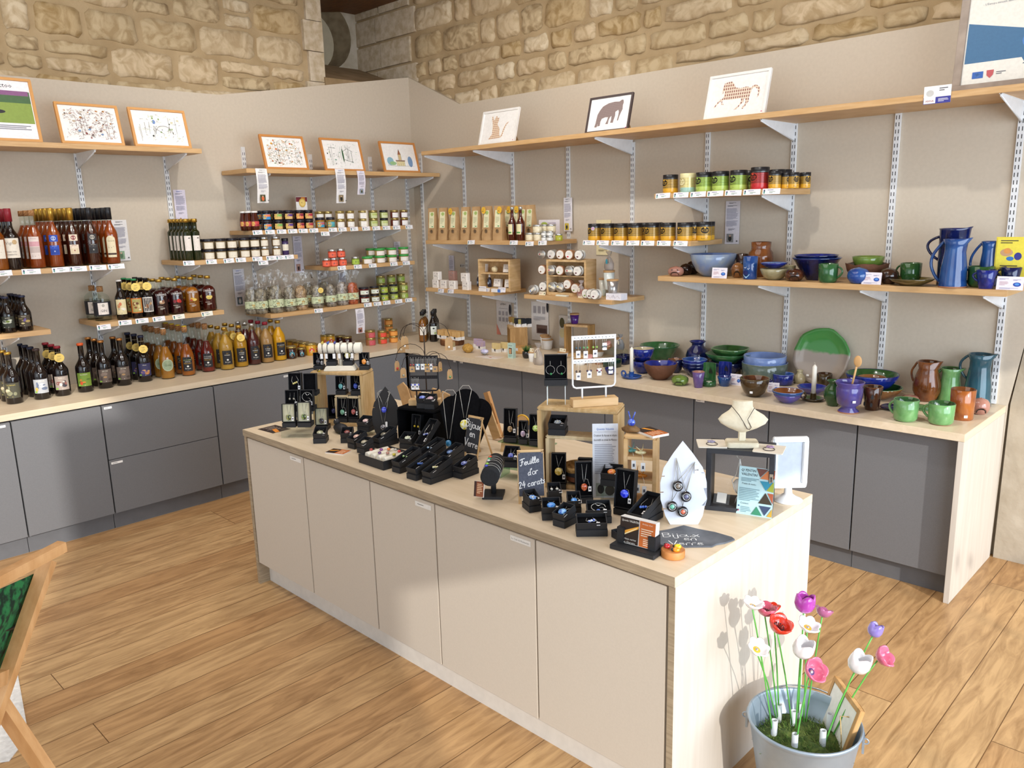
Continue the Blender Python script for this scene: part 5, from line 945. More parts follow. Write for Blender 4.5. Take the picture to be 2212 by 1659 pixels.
for row,(z,items) in enumerate(((CR[0],((330,'rt2'),(462,'rt0'),(585,'rt1'),(708,'rt6'),(840,'rt0'))),(CR[1],((345,'rt1'),(470,'rt2'),(592,'rt4'),(718,'rt2'),(832,'rt0'))),(CR[2],((355,'rt0'),(480,'rt3'),(588,'rt3'),(800,'rt4'))))):
    for i,(x,k) in enumerate(items):
        y=3.845+(.0 if row else .01); place(k,'round candle tin %s, %s from the left'%(('on top of the crate','on the middle crate shelf','in the bottom of the crate')[row],('first','second','third','fourth','fifth')[i]),(RX(H_(x,1000),3.83),y,z),0,g,rot=(rad(90),0,.12))
place('rt1','round candle tin resting on two others in the bottom of the crate',(RX(H_(695,1200),3.83),3.845,CR[2]+.022),0,g,rot=(rad(90),0,.12))
for i,(x,k,l) in enumerate(((235,'rt5','silver tin with a blue strip left of the crate'),(975,'rt4','round tin lying behind two others right of the crate'),(1035,'rt0','middle round tin lying right of the crate'),(1095,'rt0','front round tin lying right of the crate'))): place(k,l,(RX(H_(x,1350),3.80-.012*i),3.80-.012*i,Z_TI+.0313),0,g,rot=(rad(90),0,.1))
def tentcard(label,p,Y,z,w=.055,h=.022,tone='#efe6c8'):
    mb=MB(); mb.box(-w/2,w/2,-.0006,0,0,h,pap(tone)); mb.box(-w/2,w/2,0,.02,0,.0006,pap(tone)); mb.decal([('l',-.006,h*.55,w*.6,h*.3,2,prt('#b0607a')),('e',w*.33,h*.5,h*.2,h*.2,prt('#4a5a4a'))],y=-.0007); return solo('small_card',label,'card',mb.mesh('card'),(RX(p,Y),Y,z),0,rot=(-.25,0,0))
tentcard('small cream card beside the blue strip tin',H_(325,1400),3.775,Z_TI); tentcard('small cream card in front of the pink sachet',H_(870,1450),3.77,Z_TI)
mb=MB(); mb.box(-.045,.045,-.012,.012,0,.004,pap('#dfe3d2')); mb.box(-.043,.047,-.010,.012,.004,.007,pap('#e9ebe0')); solo('card_stack','thin stack of pale cards lying on the tin shelf','cards',mb.mesh('cards'),(RX(H_(600,1410),3.79),3.79,Z_TI))
# organza sachets
def sachet(fillc,label,loc,sc=1,film='#f0dcdc',card='#e9e4d0',rz=0):
    r=thing('organza_sachet',label,'sachet',loc,rz); r.scale=(sc,)*3
    rr=random.Random(3); n=16; Z=[(0,.8),(.012,1),(.035,.95),(.06,.55),(.072,.2),(.078,.18),(.09,.5),(.1,.62)]; V=[]
    for j,(z,s) in enumerate(Z):
        for i in range(n): a=2*PI*i/n; e=1+rr.uniform(-.07,.07)*(1+2*(j>4)); V.append((.03*s*math.cos(a)*e,.017*s*math.sin(a)*e,z+rr.uniform(-.002,.002)*(j>5)))
    F=[(j*n+i,j*n+(i+1)%n,(j+1)*n+(i+1)%n,(j+1)*n+i) for j in range(len(Z)-1) for i in range(n)]
    mb=MB(); mb.add(V,F,mat('organza_'+film[1:],film,rough=.85,thin=.3),True); link('gauze_bag',mb.mesh('gauze'),r)
    mb=MB(); mb.ball((0,0,.024),.025,.013,.023,mat('fill_'+fillc[1:],fillc,rough=.8,scale=90,bump=.6),12,8); link('filling',mb.mesh('filling'),r)
    mb=MB(); mb.torus((0,0,.075),.0068,.0012,mat('ribbon','#efe6da',rough=.6),12,5); mb.tube([(0,-.008,.075),(.012,-.014,.06),(.016,-.018,.04)],.001,mat('ribbon'),4); mb.tube([(0,-.008,.075),(-.008,-.015,.062),(-.012,-.018,.05)],.001,mat('ribbon'),4); mb.box(-.006,.006,-.0215,-.021,.035,.058,pap(card)); link('ribbon',mb.mesh('ribbon'),r)
    return r
sachet('#d8604c','pink gauze sachet with a knotted ribbon on the tin shelf',(RX(H_(865,1400),3.79),3.79,Z_TI),1.05)
# glass pots with wooden lids
def candlepot(label,p,where,wpx,top,c='#f0efec',lidc='#c39a68',metal=0,kcat='candle',glass=False,card=None):
    if where[0]=='y': P=Vector((RX(p,where[1]),where[1],where[2]))
    else: P=at(p[0],p[1],where[1]); d=(P-CAM); d.z=0; P+=d.normalized()*(wid(P,wpx)*.36); P=P if P.y<4.03 else Vector((ony(p[0],p[1],4.03).x,4.03,where[1]))
    R=wid(P,wpx)/2; H=hz(P,top) if where[0]=='y' else hz(P,top+3)
    m=mat('pot_'+c[1:],c,rough=.2,coat=.4,metal=metal)
    r=thing('lidded_candle',label,kcat,P); link('pot',MB().lathe([(R*.72,0),(R*.76,.004),(R*.97,H*.9),(R*.9,H*.9)],m,20).mesh('pot'),r)
    link('wooden_lid',MB().lathe([(R*.9,H*.88),(R*1.0,H*.9),(R*1.0,H*.985),(R*.96,H)],mat('lid_'+lidc[1:],lidc,rough=.5,scale=30),20).mesh('lid'),r)
    if card: mb=MB(); w=R*1.4; mb.T=Matrix.Translation((0,-R*.1,H))@Matrix.Rotation(-.2,4,'X'); mb.box(-w/2,w/2,-.0005,0,0,.022,pap('#efe8d0')); mb.decal([('l',-.005,.012,w*.5,.006,1,prt('#b0a070')),('e',w*.3,.012,.005,.005,prt('#c09a60'))],y=-.0006); link('name_card',mb.mesh('card'),r)
    return r
candlepot('pale grey lidded candle pot at the back of the tin shelf',H_(1160,1300),('y',3.95,Z_TI),17,420+1150/6.38,'#d6d6cc'); cp=candlepot('pale candle pot standing on the clear box behind the silver one',H_(1248,1250),('y',3.90,Z_TI+.045),25,420+1045/6.38,'#d5dcd8')
mb=MB(); mb.box(-.028,.028,-.028,.028,0,.044,CLEAR); solo('clear_box','clear glass block lifting the pale candle pot','box',mb.mesh('block'),(cp.location.x-.0,3.90,Z_TI),.1)
candlepot('silver candle pot with a wooden lid',H_(1298,1350),('y',3.80,Z_TI+.038),26,420+1170/6.38,'#b5b3b2',metal=.7)
mb=MB(); mb.box(-.055,.055,-.012,.05,0,.038,pap('#eceaf2')); mb.decal([('s',[[(-.05+.005*i,.018+.008*math.sin(i*.9)) for i in range(20)]],.001,prt('#a07a8a')),('s',[[(-.01,.012),(0,.03),(.01,.012)]],.0012,prt('#6a6a90'))],y=-.012); solo('printed_box','white box with line drawing under the silver candle','box',mb.mesh('box'),(RX(H_(1325,1430),3.785),3.785,Z_TI),0)
s_=sachet('#e8e2da','white gauze sachet with a turquoise tag on the stacked pot',(cp.location.x,3.90,Z_TI+.045+hz(cp.location,420+1045/6.38)),1.15,'#ece6e2','#4fb0c4')
# ================= goods on the back counter, left part =================
def PC(p,rb=0,z=ZT,lim=4.03):
    P=at(p[0],p[1],z); d=P-CAM; d.z=0; P=P+d.normalized()*rb
    return P if P.y<lim else Vector((ony(p[0],p[1],lim).x,lim,z))
RZ=rad(8)
def barsoap(c1,c2,wrap=True,W=.07,D=.026,H=.062):
    mb=MB(); mb.box(-W/2,W/2,-D/2,D/2,.0,H,mat('soap_'+c1[1:],c1,rough=.5,col2=c2,scale=22,distort=2)); a=[('soap',mb.mesh('soap',.0015))]
    if wrap: mb=MB(); mb.prismy([(-W/2-.001,0),(W/2+.001,0),(W/2+.001,H*.38),(0,H*.3),(-W/2-.001,H*.42)],-D/2-.0012,D/2+.0012,pap('#efedea')); mb.decal([('e',0,H*.28,.008,.008,prt('#33333a')),('l',.01,H*.12,.03,.006,1,prt('#9a8a78'))],y=-D/2-.0012); a.append(('paper_band',mb.mesh('band')))
    return a
for k,a,b in (('so_y','#d9b37a','#cda468'),('so_g','#9aa07a','#b98a5c'),('so_p','#b3a0c6','#c0a8b0'),('so_c','#e3cf9a','#dbc588'),('so_k','#2b3038','#1e2228'),('so_o','#c99e5c','#a8884c'),('so_ol','#b5a560','#a39450')): kind(k,'bar_soap','soap',barsoap(a,b))
# slice of log carrying six yellow soaps
lg=PC(Q_(850,585),.075); mb=MB(); mb.lathe([(.084,0),(.088,.01),(.087,.036),(.083,.04)],mat('log_bark','#8a5a34',rough=.9,col2='#5c3a20',scale=30,stretch=(1,1,.2),bump=1),22,wob=lambda a,j,r,z:(r*(1+.03*math.sin(3*a)+.02*math.sin(7*a)),z)); mb.lathe([(.08,.0395),(.079,.0405),(.001,.041)],mat('log_face','#c79a62',rough=.7,col2='#b5854c',scale=40),22)
solo('wood_slice','round log slice under the yellow soaps','wood slice',mb.mesh('log'),lg)
for i in range(3):
    for j in range(2): place('so_y','yellow soap on the log slice, %s row %s'%(('front','rear')[j],('left','middle','right')[i]),(lg.x-.078+.078*i,lg.y-.028+.036*j,lg.z+.0412),RZ*0,'yellow soaps on the log slice')
P=PC(Q_(830,645),.015); place('so_g','greenish brown soap in front of the log slice',P,0)
P=PC(Q_(1262,640),.015); place('so_p','violet marbled soap, the front one',P,.05,'violet soaps'); place('so_p','violet marbled soap behind the front one',(P.x-.075,P.y+.05,ZT),.05,'violet soaps')
P=PC(Q_(1490,680),.015); place('so_c','cream soap left of the mint box',P,0,'cream soaps',(.85,1,1)); place('so_c','cream soap behind the other cream one',(P.x+.035,P.y+.045,ZT),0,'cream soaps',(.75,1,1.05))
mb=MB(); mb.ball((0,0,.031),.044,.03,.031,mat('sponge','#c9a052',rough=.95,col2='#a8803a',scale=70,bump=1,bscale=120),24,16,lambda x,y,z:1+.05*math.sin(7*x+1)*math.cos(6*z)+.04*math.sin(11*y+5*x)); solo('sea_sponge','round yellow sea sponge on the back counter','sponge',mb.mesh('sponge'),PC(Q_(1080,690),.025))
P=PC(Q_(1320,728),.02); r=thing('soap_dish','small standing dish with a lilac marbled soap','soap dish',P); mb=MB(); mb.ball((0,0,.028),.032,.022,.015,mat('marbled_soap','#a9a6d8',rough=.3,col2='#d6d4ea',scale=20,distort=2),16,8); link('soap',mb.mesh('soap'),r); mb=MB(); mb.lathe([(.008,0),(.006,.004),(.02,.014),(.028,.016),(.026,.018)],SILV,14); link('dish',mb.mesh('dish'),r)
mb=MB(); mb.prism([(-.09,-.045),(.09,-.05),(.085,.04),(-.06,.045)],0,.001,pap('#e3d4c8')); mb.prism([(-.02,-.06),(.07,-.055),(.07,-.01),(-.02,-.02)],.001,.0016,pap('#ece6e0')); mb.prism([(.01,-.03),(.03,-.03),(.03,-.015),(.01,-.015)],.0016,.002,prt('#c87a60')); solo('paper_sheet','loose leaflets lying in front of the lilac soap dish','leaflet',mb.mesh('sheet'),PC(Q_(1400,745),.0),.1)
# wooden box with soaps on it
bx=Vector((ony(1118,755,3.94).x,3.91,ZT)); crate('dark sided wooden box carrying bar soaps',.20,.155,.12,(bx.x,bx.y+.03,ZT),rad(-40),(),.012,.012,mat('acacia','#b58d56',rough=.5,col2='#96703c',scale=9,stretch=(6,6,1)),name='wooden_box')
b0=Vector((bx.x,bx.y+.03,ZT+.1552)); 
for i,(k,l) in enumerate((('so_o','orange brown soap'),('so_ol','olive soap'),('so_ol','second olive soap'))): place(k,l+' on the wooden box',b0+Vector((-.085+.058*i,.035-.025*i,0)),rad(-25),'soaps on the wooden box',(.75,1,.85))
for i in range(3): place('so_k','black soap on the wooden box, %s of three'%('left','middle','right')[i],b0+Vector((.03+.034*i,-.03+.022*i,0)),rad(-8),'black soaps on the wooden box',(.46,1,.95))
P=PC(Q_(1800,580),.03); P.x-=.005
for i,x in enumerate((1790,1895)):
    P=PC(Q_(x,640),.04); mb=MB(); mb.rbox(-.024,.024,-.014,.014,0,.05,pap('#d5bc96'),.003); mb.decal([('e',0,.024,.013,.013,prt('#4a4440')),('e',0,.024,.010,.010,prt('#8a8078'))],y=-.014); solo('round_window_box','kraft box with a round window, %s of two'%('left','right')[i],'box',mb.mesh('box'),(P.x,P.y,ZT+.042),0,'kraft boxes with a round window')
P=PC(Q_(1850,700),.05); mb=MB(); mb.lathe([(.05,0),(.055,.01),(.055,.041),(.05,.042)],mat('log_face','#c79a62'),24); mb.decal([('r',-.01,.03,.06,.018,pap('#cfcfd2'))],r=.0555); solo('wood_slice','round wooden block below the kraft boxes','wood slice',mb.mesh('block'),(P.x,P.y,ZT))
P=PC(Q_(1715,765),.015); r=thing('soap_box','tall mint green box with a soap window','box',P,.05); mb=MB(); mb.box(-.022,.022,-.014,.014,0,.098,pap('#b9d4c8')); mb.decal([('r',0,.048,.026,.04,prt('#4a3a30')),('r',-.002,.046,.02,.032,mat('soap_peach','#c89a70')),('t',0,.08,.009,'SAVON',prt('#5a7a70'),.03),('l',0,.015,.03,.014,3,prt('#8aaaa0'))],y=-.014); link('carton',mb.mesh('carton'),r)
P=PC(Q_(1690,520),.02); mb=MB(); mb.rbox(-.025,.025,-.014,.014,0,.045,mat('soap_olive_mix','#8a9a5a',rough=.6,col2='#c0c08a',scale=30),.003); mb.decal([('r',0,.012,.05,.022,pap('#e6ead8'))],y=-.014); solo('bar_soap','green soap behind the mint box','soap',mb.mesh('soap'),(P.x,P.y+.02,ZT+.0))
# little plant
P=PC(Q_(1925,770),.022); r=thing('potted_grass','small green artificial grass in a black pot','plant',P); link('pot',MB().lathe([(.017,0),(.025,.012),(.027,.03),(.024,.045),(.018,.046)],gls('#1d1a1a',.25),18).mesh('pot'),r)
mb=MB(); rr=random.Random(5); GRN=mat('grass_blade','#4a8a3c',rough=.6,col2='#2f6a2c',scale=20)
for i in range(110):
    a=rr.uniform(0,2*PI); t=rr.uniform(.1,1.0); L=rr.uniform(.03,.045); b=Vector((.012*math.cos(a)*t,.012*math.sin(a)*t,.044)); e=b+Vector((math.cos(a)*L*t*.75,math.sin(a)*L*t*.75,L*(1.1-.4*t))); mb.tube([b,b+(e-b)*.5+Vector((0,0,.005)),e],.0011,GRN,3,r2=.0003)
link('grass',mb.mesh('grass'),r)
Z=ZT
candlepot('white lidded candle pot with a cream card beside the plant',I_(1198,685),('c',Z),16,640+562/4.809,card=1)
candlepot('front white candle pot with wooden lid by the poster',I_(1360,550),('c',Z),25,640+428/4.809); candlepot('white candle pot hidden behind the front lidded one',I_(1345,515),('c',Z),22,640+400/4.809); candlepot('white candle pot at the very back of the three lidded ones',I_(1330,490),('c',Z),20,640+385/4.809)
candlepot('white candle pot with a cream card behind the hoop earrings',I_(1520,650),('c',Z),25,640+562/4.809,card=1)
candlepot('wide lidded pot inside the small wooden frame',I_(1580,590),('c',Z),20,640+490/4.809,'#e6ddd0')
candlepot('white candle pot seen through the white earring stand, left',I_(1700,720),('c',Z),27,640+630/4.809); candlepot('white candle pot seen through the white earring stand, right',I_(1890,630),('c',Z),24,640+550/4.809)
sachet('#d9cdbb','white gauze sachet with a printed card in front of the candles',PC(I_(1265,715),.012),1.35,'#efe9e4','#e3dcc0')
# small acacia frame with purple candle
fr=Vector((ony(1252,760,3.95).x,3.95,ZT)); fh_=hz(fr,700); crate('small open wooden frame under the purple candle',.185,fh_,.08,fr,rad(12),(),.012,.014,mat('acacia','#b58d56'),back=0,name='display_box')
t=thing('lidded_candle','purple glass candle with a wooden lid on the small frame','candle',(fr.x-.04,fr.y+.0,ZT+fh_+.0002)); link('pot',MB().lathe([(.021,0),(.023,.003),(.030,.058),(.028,.058)],gls('#4a1f78',.1),20).mesh('pot'),t); link('wooden_lid',MB().lathe([(.027,.057),(.031,.059),(.031,.066),(.029,.067)],mat('lid_#c39a68','#c39a68',rough=.5),20).mesh('lid'),t)
# acrylic riser with pot, pink tin and sachet
rs=Vector((ony(1330,770,3.95).x,3.92,ZT)); r=thing('acrylic_riser','clear riser carrying a pot, pink tin and sachet','riser',(rs.x,rs.y+.03,ZT),rad(-30)); mb=MB(); mb.box(-.075,.075,-.05,.05,.075,.078,CLEAR); mb.box(-.075,-.072,-.05,.05,0,.075,CLEAR); mb.box(.072,.075,-.05,.05,0,.075,CLEAR); link('acrylic',mb.mesh('riser'),r)
rb=Vector((rs.x,rs.y+.03,ZT+.0782))
t=thing('lidded_candle','white candle pot on the clear riser','candle',rb+Vector((.0,.025,0))); link('pot',MB().lathe([(.019,0),(.021,.003),(.027,.055),(.025,.055)],mat('pot_f0efec','#f0efec'),20).mesh('pot'),t); link('wooden_lid',MB().lathe([(.024,.054),(.028,.056),(.028,.063),(.026,.064)],mat('lid_#c39a68'),20).mesh('lid'),t)
PKT=mat('pink_lid','#d8a09a',rough=.4)
def ptin(label,loc,rot=(0,0,0)):
    t=thing('pink_lidded_tin',label,'tin',loc); t.rotation_euler=rot; link('tin',MB().lathe([(.023,0),(.024,.002),(.024,.026)],mat('copper_tin'),18).mesh('tin'),t); link('lid',MB().lathe([(.0245,.0255),(.025,.027),(.025,.035),(.0235,.036),(.001,.0361)],PKT,18).mesh('lid'),t)
ptin('pink lidded tin standing tilted on the clear riser',rb+Vector((-.045,-.012,.004)),(.5,-.1,0)); ptin('pink lidded tin leaning behind the white earring stand',PC(I_(1810,700),.03)+Vector((0,0,.012)),(.6,0,0))
ptin('copper tin behind the right side of the white earring stand',PC(I_(1895,715),.03))
sachet('#8aa0a8','grey gauze sachet with cream card on the clear riser',rb+Vector((.045,-.012,0)),.95,'#b8bcc4','#d9d6bc')
# ================= pottery =================
SH={'bowl':[(.40,0),(.44,.05),(.72,.33),(.92,.7),(1,1)],'deep':[(.42,0),(.46,.03),(.72,.25),(.9,.6),(1,1)],'flare':[(.38,0),(.40,.03),(.55,.25),(.75,.6),(.93,.92),(1,1)],'mug':[(.66,0),(.82,.04),(.95,.16),(.97,.5),(1,1)],'taper':[(.64,0),(.68,.02),(.83,.5),(1,1)],'cyl':[(.9,0),(.95,.03),(.97,.5),(1,1)],
'ball':[(.5,0),(.74,.08),(.97,.32),(1,.5),(.94,.72),(.72,.9),(.35,.99),(.2,1)],'jar':[(.72,0),(.8,.04),(.97,.35),(1,.55),(.95,.7),(.78,.78),(.76,.84),(.8,1)],'vase':[(.5,0),(.6,.04),(.95,.35),(1,.5),(.85,.7),(.5,.85),(.48,.92),(.72,1)],'jug':[(.88,0),(.9,.03),(.86,.12),(.82,.4),(.66,.75),(.66,.88),(.8,1)],'belly':[(.55,0),(.7,.04),(.97,.25),(1,.42),(.8,.68),(.66,.82),(.78,1)],'jugc':[(.86,0),(.9,.02),(.92,.5),(.95,.97),(1,1)],'dish':[(.45,0),(.5,.1),(.85,.6),(1,1)],'plate':[(.5,0),(.55,.2),(1,1)],'mortar':[(.72,0),(.74,.04),(.5,.14),(.52,.2),(.82,.3),(.9,.55),(.92,.8),(.86,.86),(1,.97),(1,1)],'bott':[(.62,0),(.8,.03),(1,.25),(.92,.5),(.5,.74),(.42,.88),(.55,1)]}
def pot(name,label,cat,shape,p,top,wpx,where,mo,mi_=None,rim=None,handle=None,th=.0045,sq=0,wobble=0,spout=0,holes=None,grp=None,Hs=None,rz=0,floor=.12,sticker=None,foot=None):
    rb=0
    if where[0]=='y': P=Vector((RX(p,where[1]),where[1],where[2]))
    elif where[0]=='P': P=Vector(where[1])
    else:
        P=at(p[0],p[1],where[1]); d=P-CAM; d.z=0; P=P+d.normalized()*(wid(P,wpx)/2*SH[shape][0][0]*.9); lm=4.085-wid(P,wpx)/2; P=P if P.y<lm else Vector((ony(p[0],p[1],lm).x,lm,where[1]))
    R=wid(P,wpx)/2; H=Hs or hz(P,top); mi_=mi_ or mo; rim=rim or mo
    S=SH[shape]; out=[(a*R,b*H) for a,b in S]; inn=[(max(a*R-th,.002),max(b*H,H*floor)) for a,b in S if b>floor*.9][::-1]; inn.append((.001,H*floor))
    prof=out+[(R*S[-1][0]-th*.5,H+th*.35)]+[(inn[0][0],H)]+inn[1:]; band=[foot or mo if i==0 and foot else mo for i in range(len(out)-1)]+[rim,rim]+[mi_]*(len(prof)-len(out)-2)
    band=band[:len(prof)-1]; rr=random.Random(int(p[0]))
    ph=[rr.uniform(0,6) for _ in range(4)]
    def wob(a,j,r,z):
        if sq: q=1/max(abs(math.cos(a)),abs(math.sin(a))); r=r*(1+(q-1)*sq)
        if wobble: r*=1+wobble*math.sin(3*a+ph[0])*.5; z+=(wobble*H*math.sin(5*a+ph[1])*.8+wobble*H*.5*math.sin(11*a+ph[2])) if z>H*.8 else 0
        if spout and z>H*.86: k=max(0,math.cos(a-spout*0))**10; r*=1+.30*k*(z/H-.8)/.2; z+=.03*H*k
        return r,z
    r=thing(name,label,cat,P,rz,grp); mb=MB().lathe(prof,mo,28,band=band,wob=wob,closed=False); link('body',mb.mesh('body'),r)
    if handle:
        sx,z0,z1,ex,t=handle # side, lower, upper (of H), reach (of R), thickness
        f=lambda z:R*next((a0+(a1-a0)*((z-b0)/(b1-b0+1e-9)) for (a0,b0),(a1,b1) in zip(S,S[1:]) if b0<=z<=b1),S[-1][0])
        pts=[]; 
        for i in range(13):
            q=i/12; a=PI*q; zz=(z1-(z1-z0)*q); x=f(zz)*.96+math.sin(a)**.8*ex*R; pts.append((sx*x,0,zz*H+math.sin(a)*(H*.04 if z1>.8 else 0)))
        mb=MB().tube(pts,t,mo,8); link('handle',mb.mesh('handle'),r)
    if holes:
        mb=MB()
        for (hx,hzz,a,b) in holes: mb.decal([('e',hx*R,hzz*H,a*R,b*H,DARKS)],r=R*1.0+.0015,off=.0004)
        link('cut_openings',mb.mesh('openings'),r)
    if sticker: link('price_sticker',MB().decal([('r',sticker[0]*R,sticker[1]*H,.014,.011,pap('#f2f1ef'))],r=R*sticker[2]+.001).mesh('sticker'),r)
    return r
BL=glz('#1e2f8f','#16205c'); BLN=glz('#141f5a','#0f1533'); BLM=glz('#33609f','#203f8a',scale=9); BLB=glz('#122f6c','#26528f',scale=8); LAV=glz('#7c93c4','#5f76a8',scale=8); GRB=glz('#8f9aa2','#6f86b0',scale=7); OLV_=glz('#a39a78','#8d8562'); BRN=glz('#5c3420','#3a2014'); BRR=glz('#8a5228','#5a3018',scale=9); BRD=glz('#2c1a14','#3d271c'); GRN_=glz('#34663a','#28512d'); GRL=glz('#74a368','#5f9057'); GRD=glz('#2f5a2c','#264a26'); TEAL=glz('#2c5a68','#234452',scale=8); PNK=glz('#b08070','#986a5c',scale=8); OLG=glz('#6f8a3c','#59702f'); BISC=mat('raw_brown_clay','#6a4430',rough=.8,col2='#54331f',scale=14,bump=.6,bscale=90); TAN=glz('#9a6a3c','#6e4422',scale=7); CRMG=glz('#b9ae90','#a0946f'); VIO=glz('#4a46a0','#5a4a7c',scale=9); CLAY=mat('clay_foot','#b07a58',rough=.8); LUS=glz('#4a3a20','#3a2c18')
Y0=3.80
zp=Z_PO
def face(label,p,Y,wpx,top,m,card=None):
    r=pot('pottery_burner',label,'oil burner','ball',p,top,wpx,('y',Y,zp) if Y else ('c',ZT),m,DARKS,grp=None)
    R=None
    return r
def burner(label,p,wpx,top,m,where,mouth='#1a1512',eyes=1,rz=0,mw=.6):
    r=pot('oil_burner',label,'oil burner','ball',p,top,wpx,where,m,rz=rz or .4); P=r.location; R=wid(P,wpx)/2; H=hz(P,top)
    mb=MB(); n=18; pts=[]; SB_=SH['ball']; rp_=lambda z:R*next(a0+(a1-a0)*((z/H-b0)/(b1-b0)) for (a0,b0),(a1,b1) in zip(SB_,SB_[1:]) if b0<=z/H<=b1)*1.015; fy=lambda x,z:-math.sqrt(max(0,rp_(z)**2-x*x))
    # a wide arched opening cut low in the front, with the dark inside showing
    for i in range(n+1): a=PI*i/n; pts.append((-R*mw*math.cos(a),H*.12+H*.40*math.sin(a)))
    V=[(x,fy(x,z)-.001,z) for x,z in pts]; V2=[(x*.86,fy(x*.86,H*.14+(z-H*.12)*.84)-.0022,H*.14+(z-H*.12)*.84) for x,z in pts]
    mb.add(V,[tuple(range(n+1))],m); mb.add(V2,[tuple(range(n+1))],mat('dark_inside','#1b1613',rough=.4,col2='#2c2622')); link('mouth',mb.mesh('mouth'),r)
    if eyes:
        mb=MB()
        for s in (-1,1): y=-math.sqrt(max(0,R*R*.93-(R*.33)**2)); mb.torus((s*R*.33,y,H*.68),R*.1,R*.03,m,12,4,'y'); mb.ball((s*R*.33,y,H*.68),R*.07,.001,R*.07,DARKS,8,5)
        link('eyes',mb.mesh('eyes'),r)
    return r
burner('pink brown smiling burner at the left end of the pottery shelf',K_(200,600),35,480+480/5.027,PNK,('y',3.80,zp))
burner('dark brown burner behind the pink one',K_(310,570),28,480+452/5.027,BRD,('y',3.90,zp)); burner('nearly black burner beside the pale blue bowl',K_(385,560),28,480+420/5.027,BRD,('y',3.96,zp))
pot('pottery_bowl','large pale blue grey bowl on the pottery shelf','bowl','deep',K_(600,600),480+345/5.027,99,('y',3.89,zp),GRB,LAV)
pot('pottery_mug','dark brown mug behind the big brown jar','mug','mug',K_(920,500),480+345/5.027,26,('y',3.97,zp),BRD,handle=(-1,.2,.85,.6,.004))
burner('brown and navy open burner left of the seascape cup',K_(868,600),27,480+440/5.027,TAN,('y',3.85,zp),eyes=0)
r=pot('pottery_cup','tall blue cup painted with gulls and a smile','cup','cyl',K_(1004,622),480+372/5.027,31,('y',3.80,zp),BLB,BL); P=r.location
link('painted_marks',MB().decal([('s',[[(-.012,.062),(-.006,.058),(0,.064)],[(.006,.056),(.011,.052),(.016,.058)]],.002,prt('#d8e4ee')),('e',-.004,.035,.013,.012,prt('#16205c')),('s',[[(-.016,.024),(-.006,.014),(.006,.014),(.016,.026)],[(-.004,.012),(0,.008),(.005,.013)]],.003,prt('#9fc4e0'))],r=.0417).mesh('marks'),r)
pot('pottery_jar','big brown lidless jar at the back of the pottery shelf','jar','jar',K_(1115,560),480+215/5.027,53,('y',3.97,zp),BRR,BRN)
ob=pot('pottery_bowl','olive grey bowl carrying a small blue dish','bowl','deep',K_(1265,628),480+505/5.027,60,('y',3.82,zp),OLV_,CRMG)
zb=zp+hz(ob.location,480+505/5.027); d=pot('pottery_dish','small blue dish resting on the olive grey bowl','dish','dish',K_(1265,500),480+440/5.027,58,('y',3.82,zb+.004),BL,LAV,floor=.3)
mb=MB(); mb.ball((0,0,.014),.014,.014,.014,CLEAR,14,10); solo('glass_ball','clear glass ball in the small blue dish','ball',mb.mesh('ball'),(d.location.x-.008,3.82,zb+.013))
pot('pottery_bowl','olive bowl half hidden behind the brown smiling burner','bowl','bowl',K_(1435,590),480+470/5.027,26,('y',3.93,zp),OLV_)
burner('dark brown smiling burner in the middle of the shelf',K_(1485,650),40,480+508/5.027,BRN,('y',3.79,zp))
nb=pot('pottery_bowl','large navy bowl on the pottery shelf','bowl','flare',K_(1720,625),480+385/5.027,102,('y',3.90,zp),BLN,BL,rim=BLM)
pot('pottery_bowl','second navy bowl nested inside the large one','bowl','flare',(0,0),0,92,('P',(nb.location.x-.004,3.90,zp+hz(nb.location,480+385/5.027)*.20)),BLN,BL,Hs=hz(nb.location,480+385/5.027)*.92)
pot('pottery_mug','bright green mug in front of the navy bowls','mug','mug',K_(1848,660),480+452/5.027,41,('y',3.785,zp),GRN_,GRD,handle=(1,.25,.88,.55,.0045))
rb_=pot('pottery_bowl','rough brown bowl with a ragged rim','bowl','deep',L_(465,750),460+560/5.12,88,('y',3.93,zp),BISC,BRD,wobble=.045)
pot('pottery_bowl','olive bowl nested in the ragged brown bowl','bowl','bowl',(0,0),0,66,('P',(rb_.location.x+.004,3.93,zp+.035)),OLG,OLG,Hs=.082)
pot('pottery_ball','closed glossy blue ball','ornament','ball',L_(375,790),460+605/5.12,46,('y',3.80,zp),BLM,floor=.3)
burner('dark owl burner with a yellow beak',L_(712,790),40,460+610/5.12,BRD,('y',3.84,zp))
pot('pottery_mug','dark green mug behind the flat dish','mug','mug',L_(955,720),460+555/5.12,43,('y',3.90,zp),GRD,GRN_,handle=(-1,.25,.9,.45,.0045))
pot('pottery_dish','flat olive brown dish','dish','dish',L_(962,815),460+725/5.12,92,('y',3.81,zp),glz('#5a4a24','#463a1c'),glz('#6a5a2c','#54481f'),floor=.3)
pot('pottery_jug','tall navy cylinder jug with a ring handle','jug','jugc',L_(1385,780),460+172/5.12,57,('y',3.90,zp),BLN,BL,handle=(-1,.44,.86,.85,.006),spout=1)
pot('pottery_jug','shiny light blue jug in front of the navy one','jug','jug',L_(1415,838),460+290/5.12,62,('y',3.80,zp),BLB,BL,handle=(-1,.10,.96,.75,.0065),foot=CLAY,spout=1)
pot('pottery_jug','blue jug at the right behind the mugs','jug','jug',L_(1800,790),460+315/5.12,45,('y',3.93,zp),BLB,BL,handle=(-1,.10,.96,.85,.0055),spout=1)
pot('pottery_mug','large green mug behind the small navy cup','mug','mug',L_(1722,822),460+592/5.12,52,('y',3.86,zp),GRD,GRN_,handle=(-1,.2,.85,.4,.005))
